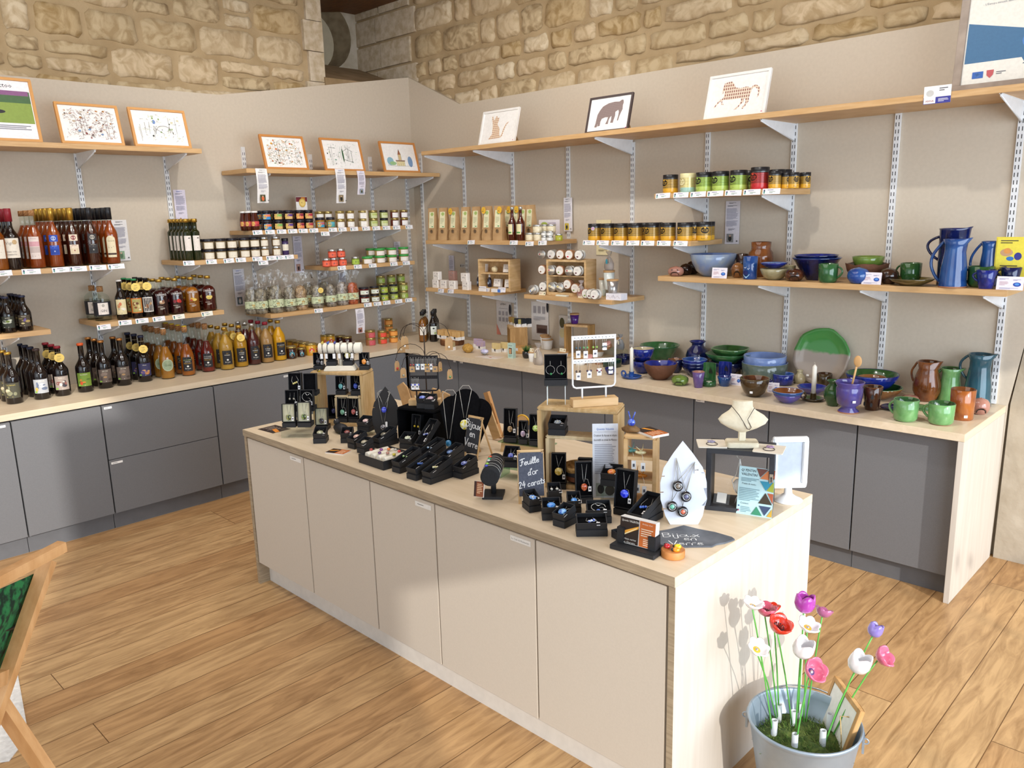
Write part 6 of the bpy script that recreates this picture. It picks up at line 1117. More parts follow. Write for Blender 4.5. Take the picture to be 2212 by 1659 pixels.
pot('pottery_mug','small navy cup in front of the green mug','mug','taper',L_(1785,845),460+632/5.12,41,('y',3.79,zp),BL,BLN,handle=(-1,.4,.85,.45,.0045),foot=CLAY)
pot('pottery_mug','navy cup behind the white business card','mug','taper',L_(2055,790),460+602/5.12,40,('y',3.87,zp),BLN,BL,handle=(-1,.5,.9,.45,.0045))
def bcard(label,p,Y,z,w=.085,h=.055,rz=0,where=None):
    P=where or Vector((RX(p,Y),Y,z)); mb=MB()
    for k in range(3): mb.box(-w/2+.001*k,w/2+.001*k,-.0008+.001*k,.001*k,0,h,pap('#efeaf2'))
    mb.decal([('l',-w*.2,h*.8,w*.42,h*.12,2,prt('#8a84b0')),('l',-w*.2,h*.48,w*.38,h*.3,4,prt('#c8a0a8')),('e',w*.28,h*.42,w*.15,h*.16,prt('#2c50b0')),('e',w*.28,h*.44,w*.09,h*.08,prt('#5a9ae0')),('l',0,h*.12,w*.75,h*.1,2,prt('#9a96b8')),('l',w*.27,h*.75,w*.3,h*.1,2,prt('#8a84b0'))],y=-.0009)
    return solo('business_cards',label,'cards',mb.mesh('cards'),P,rz,'white business cards on the pottery shelf' if Y else None,rot=(-.12,0,rz))
bcard('white business cards in front of the pale blue bowl',K_(667,620),3.772,zp); bcard('white business cards in front of the blue ball',L_(515,800),3.772,zp); bcard('white business cards at the right end of the pottery shelf',L_(2045,840),3.775,zp,.095)
leaf('yellow booklet with bread and pot pictures standing on the shelf',.115,.175,'R',L_(2085,265),3.90,'#ecd94a',extra=[('r',0,-.0875,.105,.165,pap('#ecdc50')),('l',0,-.02,.08,.018,2,prt('#4a4430')),('e',-.015,-.065,.024,.016,prt('#c9a078')),('e',-.012,-.058,.014,.012,prt('#e09a50')),('e',.028,-.08,.014,.016,prt('#3a3c90')),('e',.0,-.09,.014,.009,prt('#3a7ac0')),('l',0,-.125,.07,.02,2,prt('#5a5236')),('l',0,-.155,.09,.012,2,prt('#6a5f3c'))],name='booklet',cat='booklet')
# --- pottery on the counter ---
cw=('c',ZT)
pot('pottery_bowl','large green bowl at the back near the wall','bowl','flare',M_(500,440),700+215/4.809,86,cw,GRN_,GRN_,rim=GRD,spout=0)
a=pot('pottery_bowl','blue bowl at the bottom of the cream rimmed pair','bowl','deep',M_(325,515),700+380/4.809,47,cw,BL,BLN)
pot('pottery_bowl','blue bowl with cream inside stacked on another','bowl','deep',(0,0),0,50,('P',(a.location.x,a.location.y,ZT+hz(a.location,700+380/4.809)*.95)),BL,CRMG,Hs=.075,handle=(1,.8,.95,.12,.004))
pot('pottery_bowl','rustic brown bowl with bright blue inside','bowl','bowl',M_(510,582),700+405/4.809,73,cw,BISC,BL,wobble=.02)
pot('pottery_bowl','small brown bowl behind the rustic blue one','bowl','deep',M_(668,510),700+365/4.809,36,cw,BLN,TAN,wobble=.04)
pot('pottery_vase','round navy vase with a flared lip','vase','vase',M_(895,400),700+178/4.809,50,cw,BLN,BL)
for i,(y,t) in enumerate(((530,430),)):
    a=pot('pottery_bowl','lower of three stacked blue bowls','bowl','bowl',M_(865,535),700+425/4.809,54,cw,BLN,BL)
h=hz(a.location,700+425/4.809); 
pot('pottery_bowl','middle of three stacked blue bowls','bowl','bowl',(0,0),0,54,('P',a.location+Vector((0,0,h*.30))),BLN,BL,rim=LAV,Hs=h); pot('pottery_bowl','top of three stacked blue bowls','bowl','bowl',(0,0),0,54,('P',a.location+Vector((0,0,h*.6))),BL,BLB,rim=LAV,Hs=h)
pot('pottery_bowl','small navy bowl behind the two tone cup','bowl','bowl',M_(870,555),700+470/4.809,32,cw,BLN,BL)
a=pot('pottery_dish','square navy dish under the green ones','dish','dish',M_(1215,440),700+385/4.809,76,cw,BLN,BL,sq=.35,floor=.3)
h=hz(a.location,700+385/4.809); b=pot('pottery_dish','square green dish, lower of two','dish','dish',(0,0),0,84,('P',a.location+Vector((-.01,0,h*.8))),GRN_,GRD,sq=.35,Hs=.06,floor=.3,spout=1); pot('pottery_dish','square green dish, upper of two','dish','dish',(0,0),0,76,('P',b.location+Vector((.02,0,.03))),GRD,GRD,rim=GRL,sq=.35,Hs=.06,floor=.3)
a=pot('pottery_bowl','big grey green basin under the lavender bowl','bowl','mug',M_(1590,560),700+395/4.809,96,cw,glz('#4c5a54','#5f6a5e',scale=7),LAV,rim=LAV); h=hz(a.location,700+395/4.809)
pot('pottery_bowl','lavender blue bowl stacked on the grey basin','bowl','mug',(0,0),0,90,('P',a.location+Vector((.0,0,h*.62))),LAV,LAV,rim=GRB,Hs=.075,floor=.2)
pot('pottery_cup','gold brown cup behind the sail lantern','cup','mug',M_(1310,540),700+445/4.809,22,cw,LUS,TAN); pot('pottery_mug','grey brown mug with a high handle by the gold cup','mug','cyl',M_(1390,550),700+470/4.809,22,cw,glz('#7a7464','#5f5a4c'),handle=(-1,.2,1.0,.6,.003))
pot('pottery_cup','pinkish cup behind the blue sail lantern','cup','cyl',M_(1112,530),700+410/4.809,14,cw,PNK)
def sail(label,p,wpx,top,m,cup):
    P=PC(p,.015); R=wid(P,wpx)/2; H=hz(P,top); r=thing('sail_lantern',label,'candle holder',P,.1); mb=MB(); n=12; V=[]
    for j in range(9):
        z=H*j/8; 
        for i in range(n+1): a=PI*(.98*i/n)+.03; rr=R; V.append((rr*math.cos(a),rr*.6*math.sin(a),z))
    mb.add(V,[(j*(n+1)+i,j*(n+1)+i+1,(j+1)*(n+1)+i+1,(j+1)*(n+1)+i) for j in range(8) for i in range(n)],m,True)
    V2=[(x*.88,y*.86,z) for x,y,z in V]; mb.add(V2,[(j*(n+1)+i,(j+1)*(n+1)+i,(j+1)*(n+1)+i+1,j*(n+1)+i+1) for j in range(8) for i in range(n)],m,True)
    N=n+1; mb.add([V[8*N+i] for i in range(N)]+[V2[8*N+i] for i in range(N)],[(i,i+1,N+i+1,N+i) for i in range(n)],m); mb.add([V[j*N+e] for e in (0,n) for j in range(9)]+[V2[j*N+e] for e in (0,n) for j in range(9)],[(j,j+1,18+j+1,18+j) for j in range(8)]+[(9+j,9+j+1,27+j+1,27+j) for j in range(8)],m)
    mb.lathe([(R*.9,0),(R,.004),(R*1.0,H*.22),(R*.85,H*.22),(R*.8,.006),(.001,.006)],m,20); link('shell',mb.mesh('shell'),r)
    if cup: link('tealight',MB().lathe([(.014,.01),(.0145,.011),(.0145,.024),(.001,.023)],mat('wax','#eeeade',rough=.4),14).mesh('tealight'),r)
    mb=MB(); mb.T=Matrix.Translation((0,R*.5,H*.62)); mb.prismy([(-.011,-.002),(.0,.022),(.0,-.002)],-.0035,-.0028,mat('dark_inside')); mb.prismy([(.002,-.002),(.002,.016),(.01,-.002)],-.0035,-.0028,mat('dark_inside')); mb.prismy([(-.012,-.005),(.012,-.005),(.008,-.01),(-.008,-.01)],-.0035,-.0028,mat('dark_inside')); link('sail_cutout',mb.mesh('cutout'),r)
sail('green sail lantern with a tealight',M_(1018,648),29,700+405/4.809,GRN_,1); sail('blue sail lantern behind the small blue cup',M_(1180,600),29,700+395/4.809,BL,0)
pot('pottery_cup','two tone pink and violet cup','cup','taper',M_(905,665),700+495/4.809,27,cw,glz('#4a3c74','#6a5088'),PNK,rim=PNK)
pot('pottery_cup','small bright blue cup beside the white bust','cup','taper',M_(1175,650),700+545/4.809,30,cw,BLB,BL)
burner('green pierced burner with a tealight',M_(715,640),37,700+530/4.809,OLG,cw,eyes=0)
pot('pottery_bowl','brown glazed bowl behind the white bust','bowl','deep',M_(1485,760),700+560/4.809,63,cw,glz('#4e3a22','#3a2a18'),BRN,rim=glz('#7a7050','#6a6044'),sticker=(.25,.35,.93))
pot('pottery_cup','bright blue square cup with a flower mark','cup','mug',M_(1785,640),700+515/4.809,44,cw,BL,BLM,rim=LAV)
pot('pottery_cup','navy cup half hidden beside the brown bowl','cup','cyl',M_(1655,690),700+580/4.809,14,cw,BLN)
pot('pottery_bottle','cream bottle vase in front of the big plate','vase','bott',M_(1955,620),700+480/4.809,26,cw,CRMG,CRMG)
a=pot('pottery_bowl','blue bowl at the bottom of the front pair','bowl','bowl',M_(1830,825),700+725/4.809,59,cw,VIO,BL); h=hz(a.location,700+725/4.809)
pot('pottery_bowl','blue bowl with a copper glaze inside, on top of its pair','bowl','bowl',(0,0),0,66,('P',a.location+Vector((0,0,h*.38))),BLB,BRR,rim=LAV,Hs=h)
bcard('white card behind the front blue bowls',None,0,ZT,.055,.05,.3,PC(M_(1680,715),.01)); bcard('pinkish card behind the small blue cup',None,0,ZT,.06,.06,.1,PC(M_(1290,640),.01))
def cstick(label,p,m,ph,sx,wpx):
    P=PC(p,.03); R=wid(P,wpx)/2; r=thing('candlestick',label,'candle holder',P); link('saucer',MB().lathe([(R*.7,0),(R*.75,.003),(R,.014),(R*.94,.015),(R*.6,.006),(.001,.006)],m,24).mesh('saucer'),r)
    link('socket',MB().lathe([(.016,.005),(.014,.012),(.0135,.034),(.016,.037),(.012,.037),(.011,.02),(.001,.02)],m,16).mesh('socket'),r); link('handle',MB().torus((sx*R*.95,0,.02),.014,.005,m,18,8,'y').mesh('handle'),r)
    c=thing('candle','white tapered candle in the '+label.split(' with')[0],'candle',P+Vector((0,0,.0205))); link('wax',MB().lathe([(.0105,0),(.0105,ph*.93),(.003,ph)],mat('wax','#eeeade',rough=.4),14).mesh('wax'),c); link('wick',MB().tube([(0,0,ph*.99),(.001,0,ph+.006),(-.004,0,ph+.012)],.0007,mat('wick','#d8d2c2',rough=.8),4).mesh('wick'),c)
cstick('blue candlestick with a ring handle',M_(212,572),BLM,.155,-1,44); cstick('dark brown candlestick with a ring handle',N_(242,770),LUS,.155,-1,48)
# green plate standing against the wall
P=onx(0,0,0) if 0 else ony(1770,812,4.0); P=Vector((ony(1770,780,4.03).x,4.03,ZT)); R=wid(P,122)/2
r=thing('pottery_platter','large standing platter, green above and pinkish grey below','plate',P); r.rotation_euler=(rad(-9),0,0); mb=MB(); n=40; V=[];F=[]
lv=[(0,0),(.5,0),(.9,-.004),(1,-.012),(1.0,-.005),(.9,.006),(0,.006)]
for j,(q,y) in enumerate(lv):
    for i in range(n): a=2*PI*i/n; e=1+.018*math.sin(6*a)*q+.01*math.sin(11*a); V.append((R*q*e*math.cos(a),y,R*1.0+R*q*e*math.sin(a)))
PLT=mat('platter_glaze','#4f9450',rough=.12,coat=.4)
nt=PLT.node_tree; N=nt.nodes; tc=N.new('ShaderNodeTexCoord'); sx=N.new('ShaderNodeSeparateXYZ'); nt.links.new(tc.outputs['Object'],sx.inputs[0]); nz=N.new('ShaderNodeTexNoise'); nz.inputs['Scale'].default_value=14; nt.links.new(tc.outputs['Object'],nz.inputs['Vector']); ma=N.new('ShaderNodeMath'); ma.operation='MULTIPLY_ADD'; ma.inputs[1].default_value=.045; nt.links.new(nz.outputs['Fac'],ma.inputs[0]); nt.links.new(sx.outputs['Z'],ma.inputs[2]); rp=N.new('ShaderNodeValToRGB'); rp.color_ramp.elements[0].position=R*1.26; rp.color_ramp.elements[1].position=R*1.34; rp.color_ramp.elements[0].color=lin('#a3968a'); rp.color_ramp.elements[1].color=lin('#4a8f48'); nt.links.new(ma.outputs[0],rp.inputs[0]); nt.links.new(rp.outputs[0],N['Principled BSDF'].inputs['Base Color'])
mb.add(V,[(j*n+i,(j+1)*n+i,(j+1)*n+(i+1)%n,j*n+(i+1)%n) for j in range(len(lv)-1) for i in range(n)],PLT,True); link('plate',mb.mesh('platter'),r)
mb=MB().decal([('r',R*-.38,R*.28,.014,.01,pap('#f2f1ef'))],y=-.012); link('price_sticker',mb.mesh('sticker'),r)
pot('pottery_mug','gold brown mug lying behind the candle','mug','mug',N_(345,640),690+505/4.32,32,cw,LUS,BRD)
pot('pottery_dish','violet blue dish behind the dark candlestick','dish','dish',N_(230,700),690+625/4.32,62,cw,VIO,BL,floor=.3)
pot('pottery_vase','round green vase with a small neck','vase','vase',N_(425,812),690+570/4.32,40,cw,GRD,GRN_)
a=pot('pottery_mortar','violet blue footed mortar holding a spoon','mortar','mortar',N_(570,882),690+580/4.32,60,cw,VIO,VIO,foot=CLAY,sticker=(.7,.42,.92)); h=hz(a.location,690+580/4.32)
sp=thing('wooden_spoon','light wooden spoon standing in the blue mortar','spoon',a.location+Vector((.0,0,h*.5))); SPW=mat('spoon_wood','#d9ae78',rough=.55,col2='#cc9e66',scale=20)
b0=Vector((-.0,0,0)); tp=Vector((.028,0,.165)); mb=MB().tube([b0,tp*.5,tp*.85],.0045,SPW,8); link('stem',mb.mesh('stem'),sp); mb=MB().ball(tuple(tp),.018,.006,.026,SPW,16,10); link('bowl',mb.mesh('bowl'),sp)
pot('pottery_cup','brown cup pierced with hearts','cup','taper',N_(788,852),690+625/4.32,41,cw,BRN,BRD,holes=[(.35,.62,.13,.1),(-.45,.3,.12,.1),(.3,.28,.12,.1)],rim=TAN)
gb=pot('pottery_bowl','wide shallow green and tan bowl under the blue one','bowl','bowl',N_(855,750),690+628/4.32,93,cw,TAN,GRD,rim=GRL); 
pot('pottery_bowl','large cobalt bowl with a green inside','bowl','bowl',(0,0),0,108,('P',gb.location+Vector((-.045,.02,.028))),BL,GRD,rim=BLN,Hs=.085,th=.006,sticker=(-.5,.8,.96))
pot('pottery_bowl','small tan bowl inside the cobalt bowl','bowl','bowl',(0,0),0,58,('P',gb.location+Vector((-.045,.02,.045))),TAN,TAN,Hs=.05)
pot('pottery_jug','brown jug with a ring handle near the wall','jug','belly',N_(1292,770),690+392/4.32,56,cw,BRR,BRN,handle=(-1,.45,.97,.4,.005),spout=1)
pot('pottery_jug','leaf green jug between the brown and teal ones','jug','jug',N_(1510,768),690+455/4.32,54,cw,GRL,GRN_,handle=(-1,.08,.95,.6,.006),spout=1)
pot('pottery_jug','tall dark teal jug at the right end','jug','jug',N_(1768,785),690+325/4.32,62,cw,TEAL,TEAL,handle=(-1,.5,.96,.6,.006),spout=1)
burner('pink pierced burner behind the left green mug',N_(1145,770),35,690+705/4.32,PNK,cw,eyes=0)
pot('pottery_dish','dark navy square dish under the left green mug','dish','dish',N_(985,850),690+812/4.32,50,cw,BLN,BLN,sq=.4,floor=.3)
mb=MB(); mb.prism([(-.075,-.03),(-.03,-.045),(.05,-.04),(.085,.0),(.05,.04),(-.04,.042),(-.085,.01)],0,.006,GRL); mb.ball((.0,.0,.008),.06,.028,.012,GRL,14,8); solo('leaf_dish','green leaf shaped dish behind the mugs','dish',mb.mesh('dish',.001),PC(N_(1235,850),.04),.2)
pot('pottery_mug','light green mug, the left of the front pair','mug','mug',N_(1100,958),690+745/4.32,51,cw,GRL,GRN_,handle=(-1,.25,.85,.4,.0055),th=.004); pot('pottery_mug','green mug with a darker rim, right of the front pair','mug','mug',N_(1430,990),690+780/4.32,53,cw,GRL,GRD,rim=GRN_,handle=(-1,.25,.85,.45,.0055),foot=CLAY,th=.004)
pot('pottery_tumbler','tall amber brown tumbler','cup','cyl',N_(1622,945),690+650/4.32,49,cw,glz('#b06a30','#7a3c1e',scale=7),BRR,sticker=(.6,.15,.95),rim=BRR)
burner('dusty pink house shaped burner at the right end',N_(1795,890),38,690+735/4.32,PNK,cw,eyes=0)
pot('pottery_box','green square planter behind the white earring stand','planter','cyl',I_(2030,745),640+655/4.809,34,cw,glz('#2a4a40','#1f3a34'),GRD,sq=.8); pot('pottery_box','navy square planter behind the white earring stand','planter','cyl',I_(2150,710),640+610/4.809,30,cw,BLN,BLN,sq=.8); pot('pottery_bowl','small blue bowl seen through the earring stand','bowl','bowl',I_(2010,815),640+745/4.809,24,cw,BL,BL)
# ================= jewellery island =================
O_=crop(560,700,5.924);P_=crop(660,840,5.027);U5=crop(940,820,5.925);S_=crop(1140,720,5.924);T_=crop(1100,960,6.144);U_=crop(1400,820,5.026);V_=crop(1280,1080,6.506)
BX=mat('black_card','#232428',rough=.55,col2='#1e1f22',scale=200); VEL=mat('black_velvet','#0c0c0e',rough=.98,spec=.1,col2='#111114',scale=200); CRV=mat('cream_pad','#cfcbae',rough=.95,col2='#c8c4a6'); CORD=mat('silver_cord','#c8c6c0',rough=.35,metal=.6); STRG=mat('white_string','#eeeae2',rough=.8); TAGW=pap('#f4f3f2')
def openbox(mb,w,d,h,pad,t=.002,dp=.5,m=None):
    m=m or BX; mb.box(-w/2,w/2,-d/2,d/2,0,h*dp,m); mb.box(-w/2,w/2,-d/2,-d/2+t,h*dp,h,m); mb.box(-w/2,w/2,d/2-t,d/2,h*dp,h,m); mb.box(-w/2,-w/2+t,-d/2+t,d/2-t,h*dp,h,m); mb.box(w/2-t,w/2,-d/2+t,d/2-t,h*dp,h,m); mb.box(-w/2+t,w/2-t,-d/2+t,d/2-t,h*dp,h*dp+.0008,pad)
def gem(c1,c2=None,rough=.05): return mat('art_glass_'+c1[1:]+(c2[1:] if c2 else ''),c1,rough=rough,col2=c2,scale=120,coat=1,lo=.45,hi=.55)
def jewel(kind_,c1,c2,L,tagx=.012):
    "jewel lying on the pad: local x across, y up the pad, z out of it"
    G=gem(c1,c2); out=[]; mb=MB(); c=MB(); s=.9
    if kind_=='drop': mb.ball((0,-L*.22,.006),.0115*s,.0165*s,.0065,G,14,10,lambda x,y,z:1-.32*max(0,y)**1.5); c.tube([(-.006,L*.42,.0015),(-.003,0,.002),(0,-L*.22+.013,.003),(.004,0,.002),(.011,L*.42,.0015)],.0007,CORD,4)
    elif kind_=='disc': mb.ball((0,-L*.05,.006),.0125,.0125,.006,G,16,8); c.torus((0,-L*.05+.013,.004),.0025,.0006,CORD,8,4); c.tube([(-.008,L*.4,.0015),(0,-L*.05+.014,.003),(.009,L*.36,.0015)],.0007,CORD,4)
    elif kind_=='flower':
        for i in range(7): a=i*2*PI/7; mb.ball((.008*math.cos(a),-L*.08+.008*math.sin(a),.005),.0048,.0048,.003,G,8,5)
        mb.ball((0,-L*.08,.006),.004,.004,.003,gem('#e8e4d0'),8,5); c.tube([(-.01,L*.4,.0015),(-.002,-L*.08+.01,.003),(.01,L*.3,.0015)],.0007,CORD,4)
    elif kind_=='ear':
        for q in (-1,1): mb.ball((q*.009,-L*.05,.005),.0048,.0048,.0045,G,10,6); c.tube([(q*.009,L*.28,.001),(q*.009+.002,L*.33,.002),(q*.009,-L*.0,.003)],.0006,CORD,4)
    elif kind_=='bead':
        for q in range(3): mb.ball((-.007+.007*q,-L*.1+.003*q,.005),.0045,.0045,.0045,G,10,6)
        c.tube([(-.012,L*.3,.001),(-.016,L*.05,.0015),(-.008,-L*.1,.003),(.010,-L*.06,.003),(.014,L*.1,.0015),(.004,L*.34,.001)],.0008,CORD,4)
    elif kind_=='chain':
        mb.ball((-.002,-L*.24,.004),.006,.004,.004,G,10,6); c.tube([(.022*math.cos(a*.55),.004+.02*math.sin(a*.55),.0015+.001*(a%2)) for a in range(11)],.0012,CORD,4); c.tube([(-.01,L*.35,.002),(0,.01,.002),(.01,.016,.003)],.0016,mat('silver_chain','#d8d8d6',rough=.2,metal=.9),4)
    elif kind_=='round': mb.ball((0,-L*.12,.007),.0135,.0135,.007,G,16,10); c.tube([(-.009,L*.42,.0015),(-.001,-L*.12+.014,.003),(.012,L*.38,.0015)],.0009,CORD,4)
    out.append(('glass',mb.mesh('glass'))); out.append(('cord',c.mesh('cord')))
    t=MB(); t.tube([(.003,0,.003),(tagx,-L*.02,.005),(tagx+.006,-L*.22,.007)],.0005,STRG,3); t.box(tagx+.001,tagx+.011,-L*.22-.016,-L*.22,.0068,.0072,TAGW); t.box(tagx+.003,tagx+.009,-L*.22-.011,-L*.22-.005,.0072,.0074,prt('#5a5a64')); out.append(('price_tag',t.mesh('tag'))); return out
def mark(): return set(C.objects)
def grow(b,P,k):
    for o in list(C.objects):
        if o not in b and not o.parent: o.location=P+(o.location-P)*k; o.scale=o.scale*k
def basebox(w,d,h):
    mb=MB(); mb.box(-w/2,w/2,-d/2,d/2,0,h,BX); return mb
def jbox(t,p,w,d,rz,j,lab,jl,z=0,pad=None,H=None,tilt=None,grp='black jewellery gift boxes',wh=None):
    "t: U upright insert in a flat box, W open tray tilted on its lid, F flat open tray"
    pad=pad or VEL; P=wh or at(p[0],p[1],ZT+z); rz=rad(rz); f=Vector((math.sin(rz),-math.cos(rz),0))
    P=P-f*(d/2); r=thing('jewellery_box',lab,'box',P,rz,grp)
    if t=='U':
        H=H or .092; ti=rad(tilt if tilt is not None else 8)
        key=('U0',w,d); link('base',cache(key,lambda:basebox(w,d,.020).mesh('base',.001)),r)
        M=Matrix.Translation((0,-d/2+.024,.0206))@Matrix.Rotation(PI/2-ti,4,'X')@Matrix.Translation((0,H/2,0))
        q=MB(); openbox(q,w*.97,H,.024,pad,dp=.55); o=link('tray',q.mesh('tray'),r); o.matrix_local=M; L=H; lift=.0145
    elif t=='W':
        ti=rad(tilt if tilt is not None else 17); link('base',cache(('U0',w,d,'w'),lambda:basebox(w,d,.021).mesh('base',.001)),r)
        M=Matrix.Translation((0,0,.0215+.5*d*math.sin(ti)*.96))@Matrix.Rotation(ti,4,'X')
        q=MB(); openbox(q,w*.96,d*.96,.022,pad,dp=.35); o=link('tray',cache(('tr',w,d,pad.name),lambda:q.mesh('tray')),r); o.matrix_local=M; L=d; lift=.0092
        s=MB(); hb=.96*d*math.sin(ti); s.prismx([(-d/2+.004,.021),(d/2-.004,.021),(d/2-.004,.021+hb*.86)],-w*.45,w*.45,BX); link('prop',cache(('pr',w,d,round(ti,2)),lambda:s.mesh('prop')),r)
    else:
        ti=0; M=Matrix.Identity(4); q=MB(); openbox(q,w,d,.022,pad,dp=.4); link('tray',q.mesh('tray'),r); L=d; lift=.0098
    if j:
        k,c1,c2=j; parts=cache(('J',k,c1,c2,round(L,2)),lambda:jewel(k,c1,c2,L)); g=thing('glass_jewel',jl if len(jl.split())>3 else jl+' in its box','jewel',P); g.matrix_world=Matrix.Translation(P)@Matrix.Rotation(rz,4,'Z')@M@Matrix.Translation((0,0,lift))
        for nm,me in parts: link(nm,me,g)
    return r
BLs,DKB,ORA,REDj='#3a7ad0','#1f34a0','#d0702c','#b04030'
ACA=mat('acacia','#b58d56',rough=.5,col2='#96703c'); ACP=mat('pale_acacia','#cdb083',rough=.5,col2='#b89764',scale=8,stretch=(6,6,1),detail=5,distort=1)
def frame_box(label,p,W,H,D,rz,t=.014,m=None,mids=()):
    "open box without a back; p is its lower front left corner"
    P=at(p[0],p[1],ZT) if not isinstance(p,Vector) else p; rz=rad(rz); P=P+Vector((math.cos(rz)*W/2-math.sin(rz)*D/2,math.sin(rz)*W/2+math.cos(rz)*D/2,0))
    r=thing('display_box',label,'wooden box',P,rz); m=m or ACP
    def rr(x0,x1,z0,z1): mb=MB(); mb.box(x0,x1,-D/2,D/2,z0,z1,m); return mb
    link('top_board',rr(-W/2,W/2,H-t,H).mesh('top',.004),r); link('bottom_board',rr(-W/2+.001,W/2-.001,0,t).mesh('bottom',.002),r)
    for s in (-1,1): link('side_board',rr(min(s*W/2,s*(W/2-t)),max(s*W/2,s*(W/2-t)),t,H-t).mesh('side',.001),r)
    for z in mids: link('inner_shelf',rr(-W/2+t,W/2-t,z,z+.008).mesh('shelf'),r)
    return r,P
# --- left end ---
r,F1=frame_box('large open wooden box under the white bracelet roll',O_(700,1290),.253,.246,.12,30)
z1=.2465
r,F2=frame_box('small pale open box standing inside the left wooden box',O_(985,1285),.127,.135,.08,32,.013,mat('light_birch','#dcc9a4',rough=.55,col2='#cfb98f',scale=9,stretch=(6,6,1)))
rs=at(*O_(480,1455),ZT); r=thing('acrylic_riser','clear stepped riser under six jewellery boxes','riser',rs+Vector((-.06,.07,0)),rad(42)); 
for i,(y,h) in enumerate(((-.095,.045),(-.035,.10),(.025,.155))):
    mb=MB(); mb.box(-.068,.068,y,y+.058,h-.003,h,CLEAR); mb.box(-.068,.068,y,y+.003,0 if i==0 else h-.055,h-.003,CLEAR); link('step',mb.mesh('step'),r)
def onr(x,y,h): return rs+Vector((-.06,.07,0))+Matrix.Rotation(rad(42),4,'Z')@Vector((x,y,h+.0005))
GJ='boxes on the clear stepped riser'
jbox('U',None,.058,.052,42,('drop','#2c3a1c','#a9b06a'),'cream lined box at the lower left of the clear riser','dark green glass drop on cream pad, left',wh=onr(-.032,-.093,.045),pad=CRV,grp=GJ,H=.078)
jbox('U',None,.058,.052,42,('drop','#1c2416','#8fae5a'),'cream lined box at the lower right of the clear riser','dark green glass drop on cream pad, right',wh=onr(.034,-.093,.045),pad=CRV,grp=GJ,H=.084)
jbox('U',None,.058,.052,42,('ear','#9a968a',None),'black box at the middle left of the clear riser','small silver charm in the middle left riser box',wh=onr(-.032,-.033,.10),grp=GJ,H=.07)
jbox('U',None,.058,.052,42,('chain','#c8c4b8',None),'black box at the middle right of the clear riser','silver chain in the middle right riser box',wh=onr(.034,-.033,.10),grp=GJ,H=.07)
jbox('U',None,.058,.052,42,('bead','#b8a04a','#d8cf8a'),'black box at the top left of the clear riser','gold angel charm in the top left riser box',wh=onr(-.032,.027,.155),grp=GJ,H=.078)
jbox('U',None,.058,.052,42,None,'plain empty black box at the top right of the clear riser','',wh=onr(.034,.027,.155),grp=GJ,H=.075)
g='black gift boxes at the left end of the island'
jbox('U',O_(955,1250),.05,.045,42,('drop','#26347a',None),'tall black box behind the cream padded one','navy glass drop in a tall black box',grp=g,H=.10)
jbox('U',O_(800,1362),.056,.05,42,('drop','#1c1a22','#5a5668'),'cream padded box in front of the left wooden box','nearly black glass drop on a cream pad',grp=g,pad=CRV,H=.075)
jbox('U',O_(1075,1262),.048,.045,32,('drop','#5f9a7c','#8ab8a0'),'black box under the small frame with the green drop','sea green glass drop',grp=g,H=.092,wh=F2+Matrix.Rotation(rad(32),4,'Z')@Vector((-.026,-.055,.0135)))
jbox('U',None,.048,.045,32,('drop','#a84a4c','#c87a74'),'black box under the small frame with the red drop','dusty red glass drop',grp=g,H=.10,wh=F2+Matrix.Rotation(rad(32),4,'Z')@Vector((.026,-.052,.0135)))
jbox('U',None,.046,.045,38,('drop','#5fb0b4','#86c8c8'),'small black box on the small frame, left','turquoise glass drop',grp=g,H=.062,wh=F2+Matrix.Rotation(rad(32),4,'Z')@Vector((-.036,-.03,.1355)))
jbox('U',None,.046,.045,38,('drop','#2c4ab8','#4a6ad0'),'small black box on the small frame, right','royal blue glass drop on the small frame',grp=g,H=.072,wh=F2+Matrix.Rotation(rad(32),4,'Z')@Vector((.036,-.03,.1355)))
# bracelet roll on the big frame
TB=Matrix.Rotation(rad(42),4,'Z')
VW=mat('white_velvet','#e9e3d4',rough=.9,col2='#e2dbca'); tb=F1+Vector((.0,0,z1)); r=thing('bracelet_roll','white velvet bracelet roll on a block stand','bracelet stand',tb,rad(42))
mb=MB(); mb.prismy([(-.075,0),(.07,0),(.058,.022),(-.062,.022)],-.035,.035,VW); link('foot',mb.mesh('foot',.002),r); link('post',MB().lathe([(.010,.022),(.009,.075)],VW,14).mesh('post'),r)
mb=MB(); mb.T=Matrix.Translation((0,0,.098))@Matrix.Rotation(PI/2,4,'Y'); mb.lathe([(.022,-.096),(.0245,-.094),(.0245,.094),(.022,.096)],VW,22); link('roll',mb.mesh('roll'),r)
for i,(x,c) in enumerate(((-.078,'#c9b04a'),(-.05,'#3a5ab0'),(-.022,'#3a3e90'),(.008,'#b0a89a'),(.036,'#8a8478'),(.066,'#6a5a50'))):
    b=thing('cord_bracelet','dark cord bracelet with a bead hanging on the white roll, %s from left'%('first','second','third','fourth','fifth','last')[i],'bracelet',tb+TB@Vector((x,0,.098)),rad(42)+.12*((-1)**i),'bracelets on the white roll'); mb=MB(); mb.torus((0,0,0),.0262,.0013,mat('dark_cord','#3a2c28',rough=.8),20,4,'x'); mb.tube([(0,-.026,0),(.006,-.03,-.03),(.003,-.029,-.048)],.0011,mat('dark_cord'),4); link('cord',mb.mesh('cord'),b)
    mb=MB(); mb.ball((0,-.012,.026),.006,.006,.006,gem(c),10,6); mb.ball((0,.0,.029),.004,.004,.004,gem(c),8,5); link('bead',mb.mesh('bead'),b); mb=MB(); mb.tube([(0,-.027,0),(-.004,-.029,-.022)],.0006,STRG,3); mb.box(-.01,.002,-.0295,-.029,-.042,-.02,TAGW); link('price_tag',mb.mesh('tag'),b)
g='boxes around the white bracelet roll'
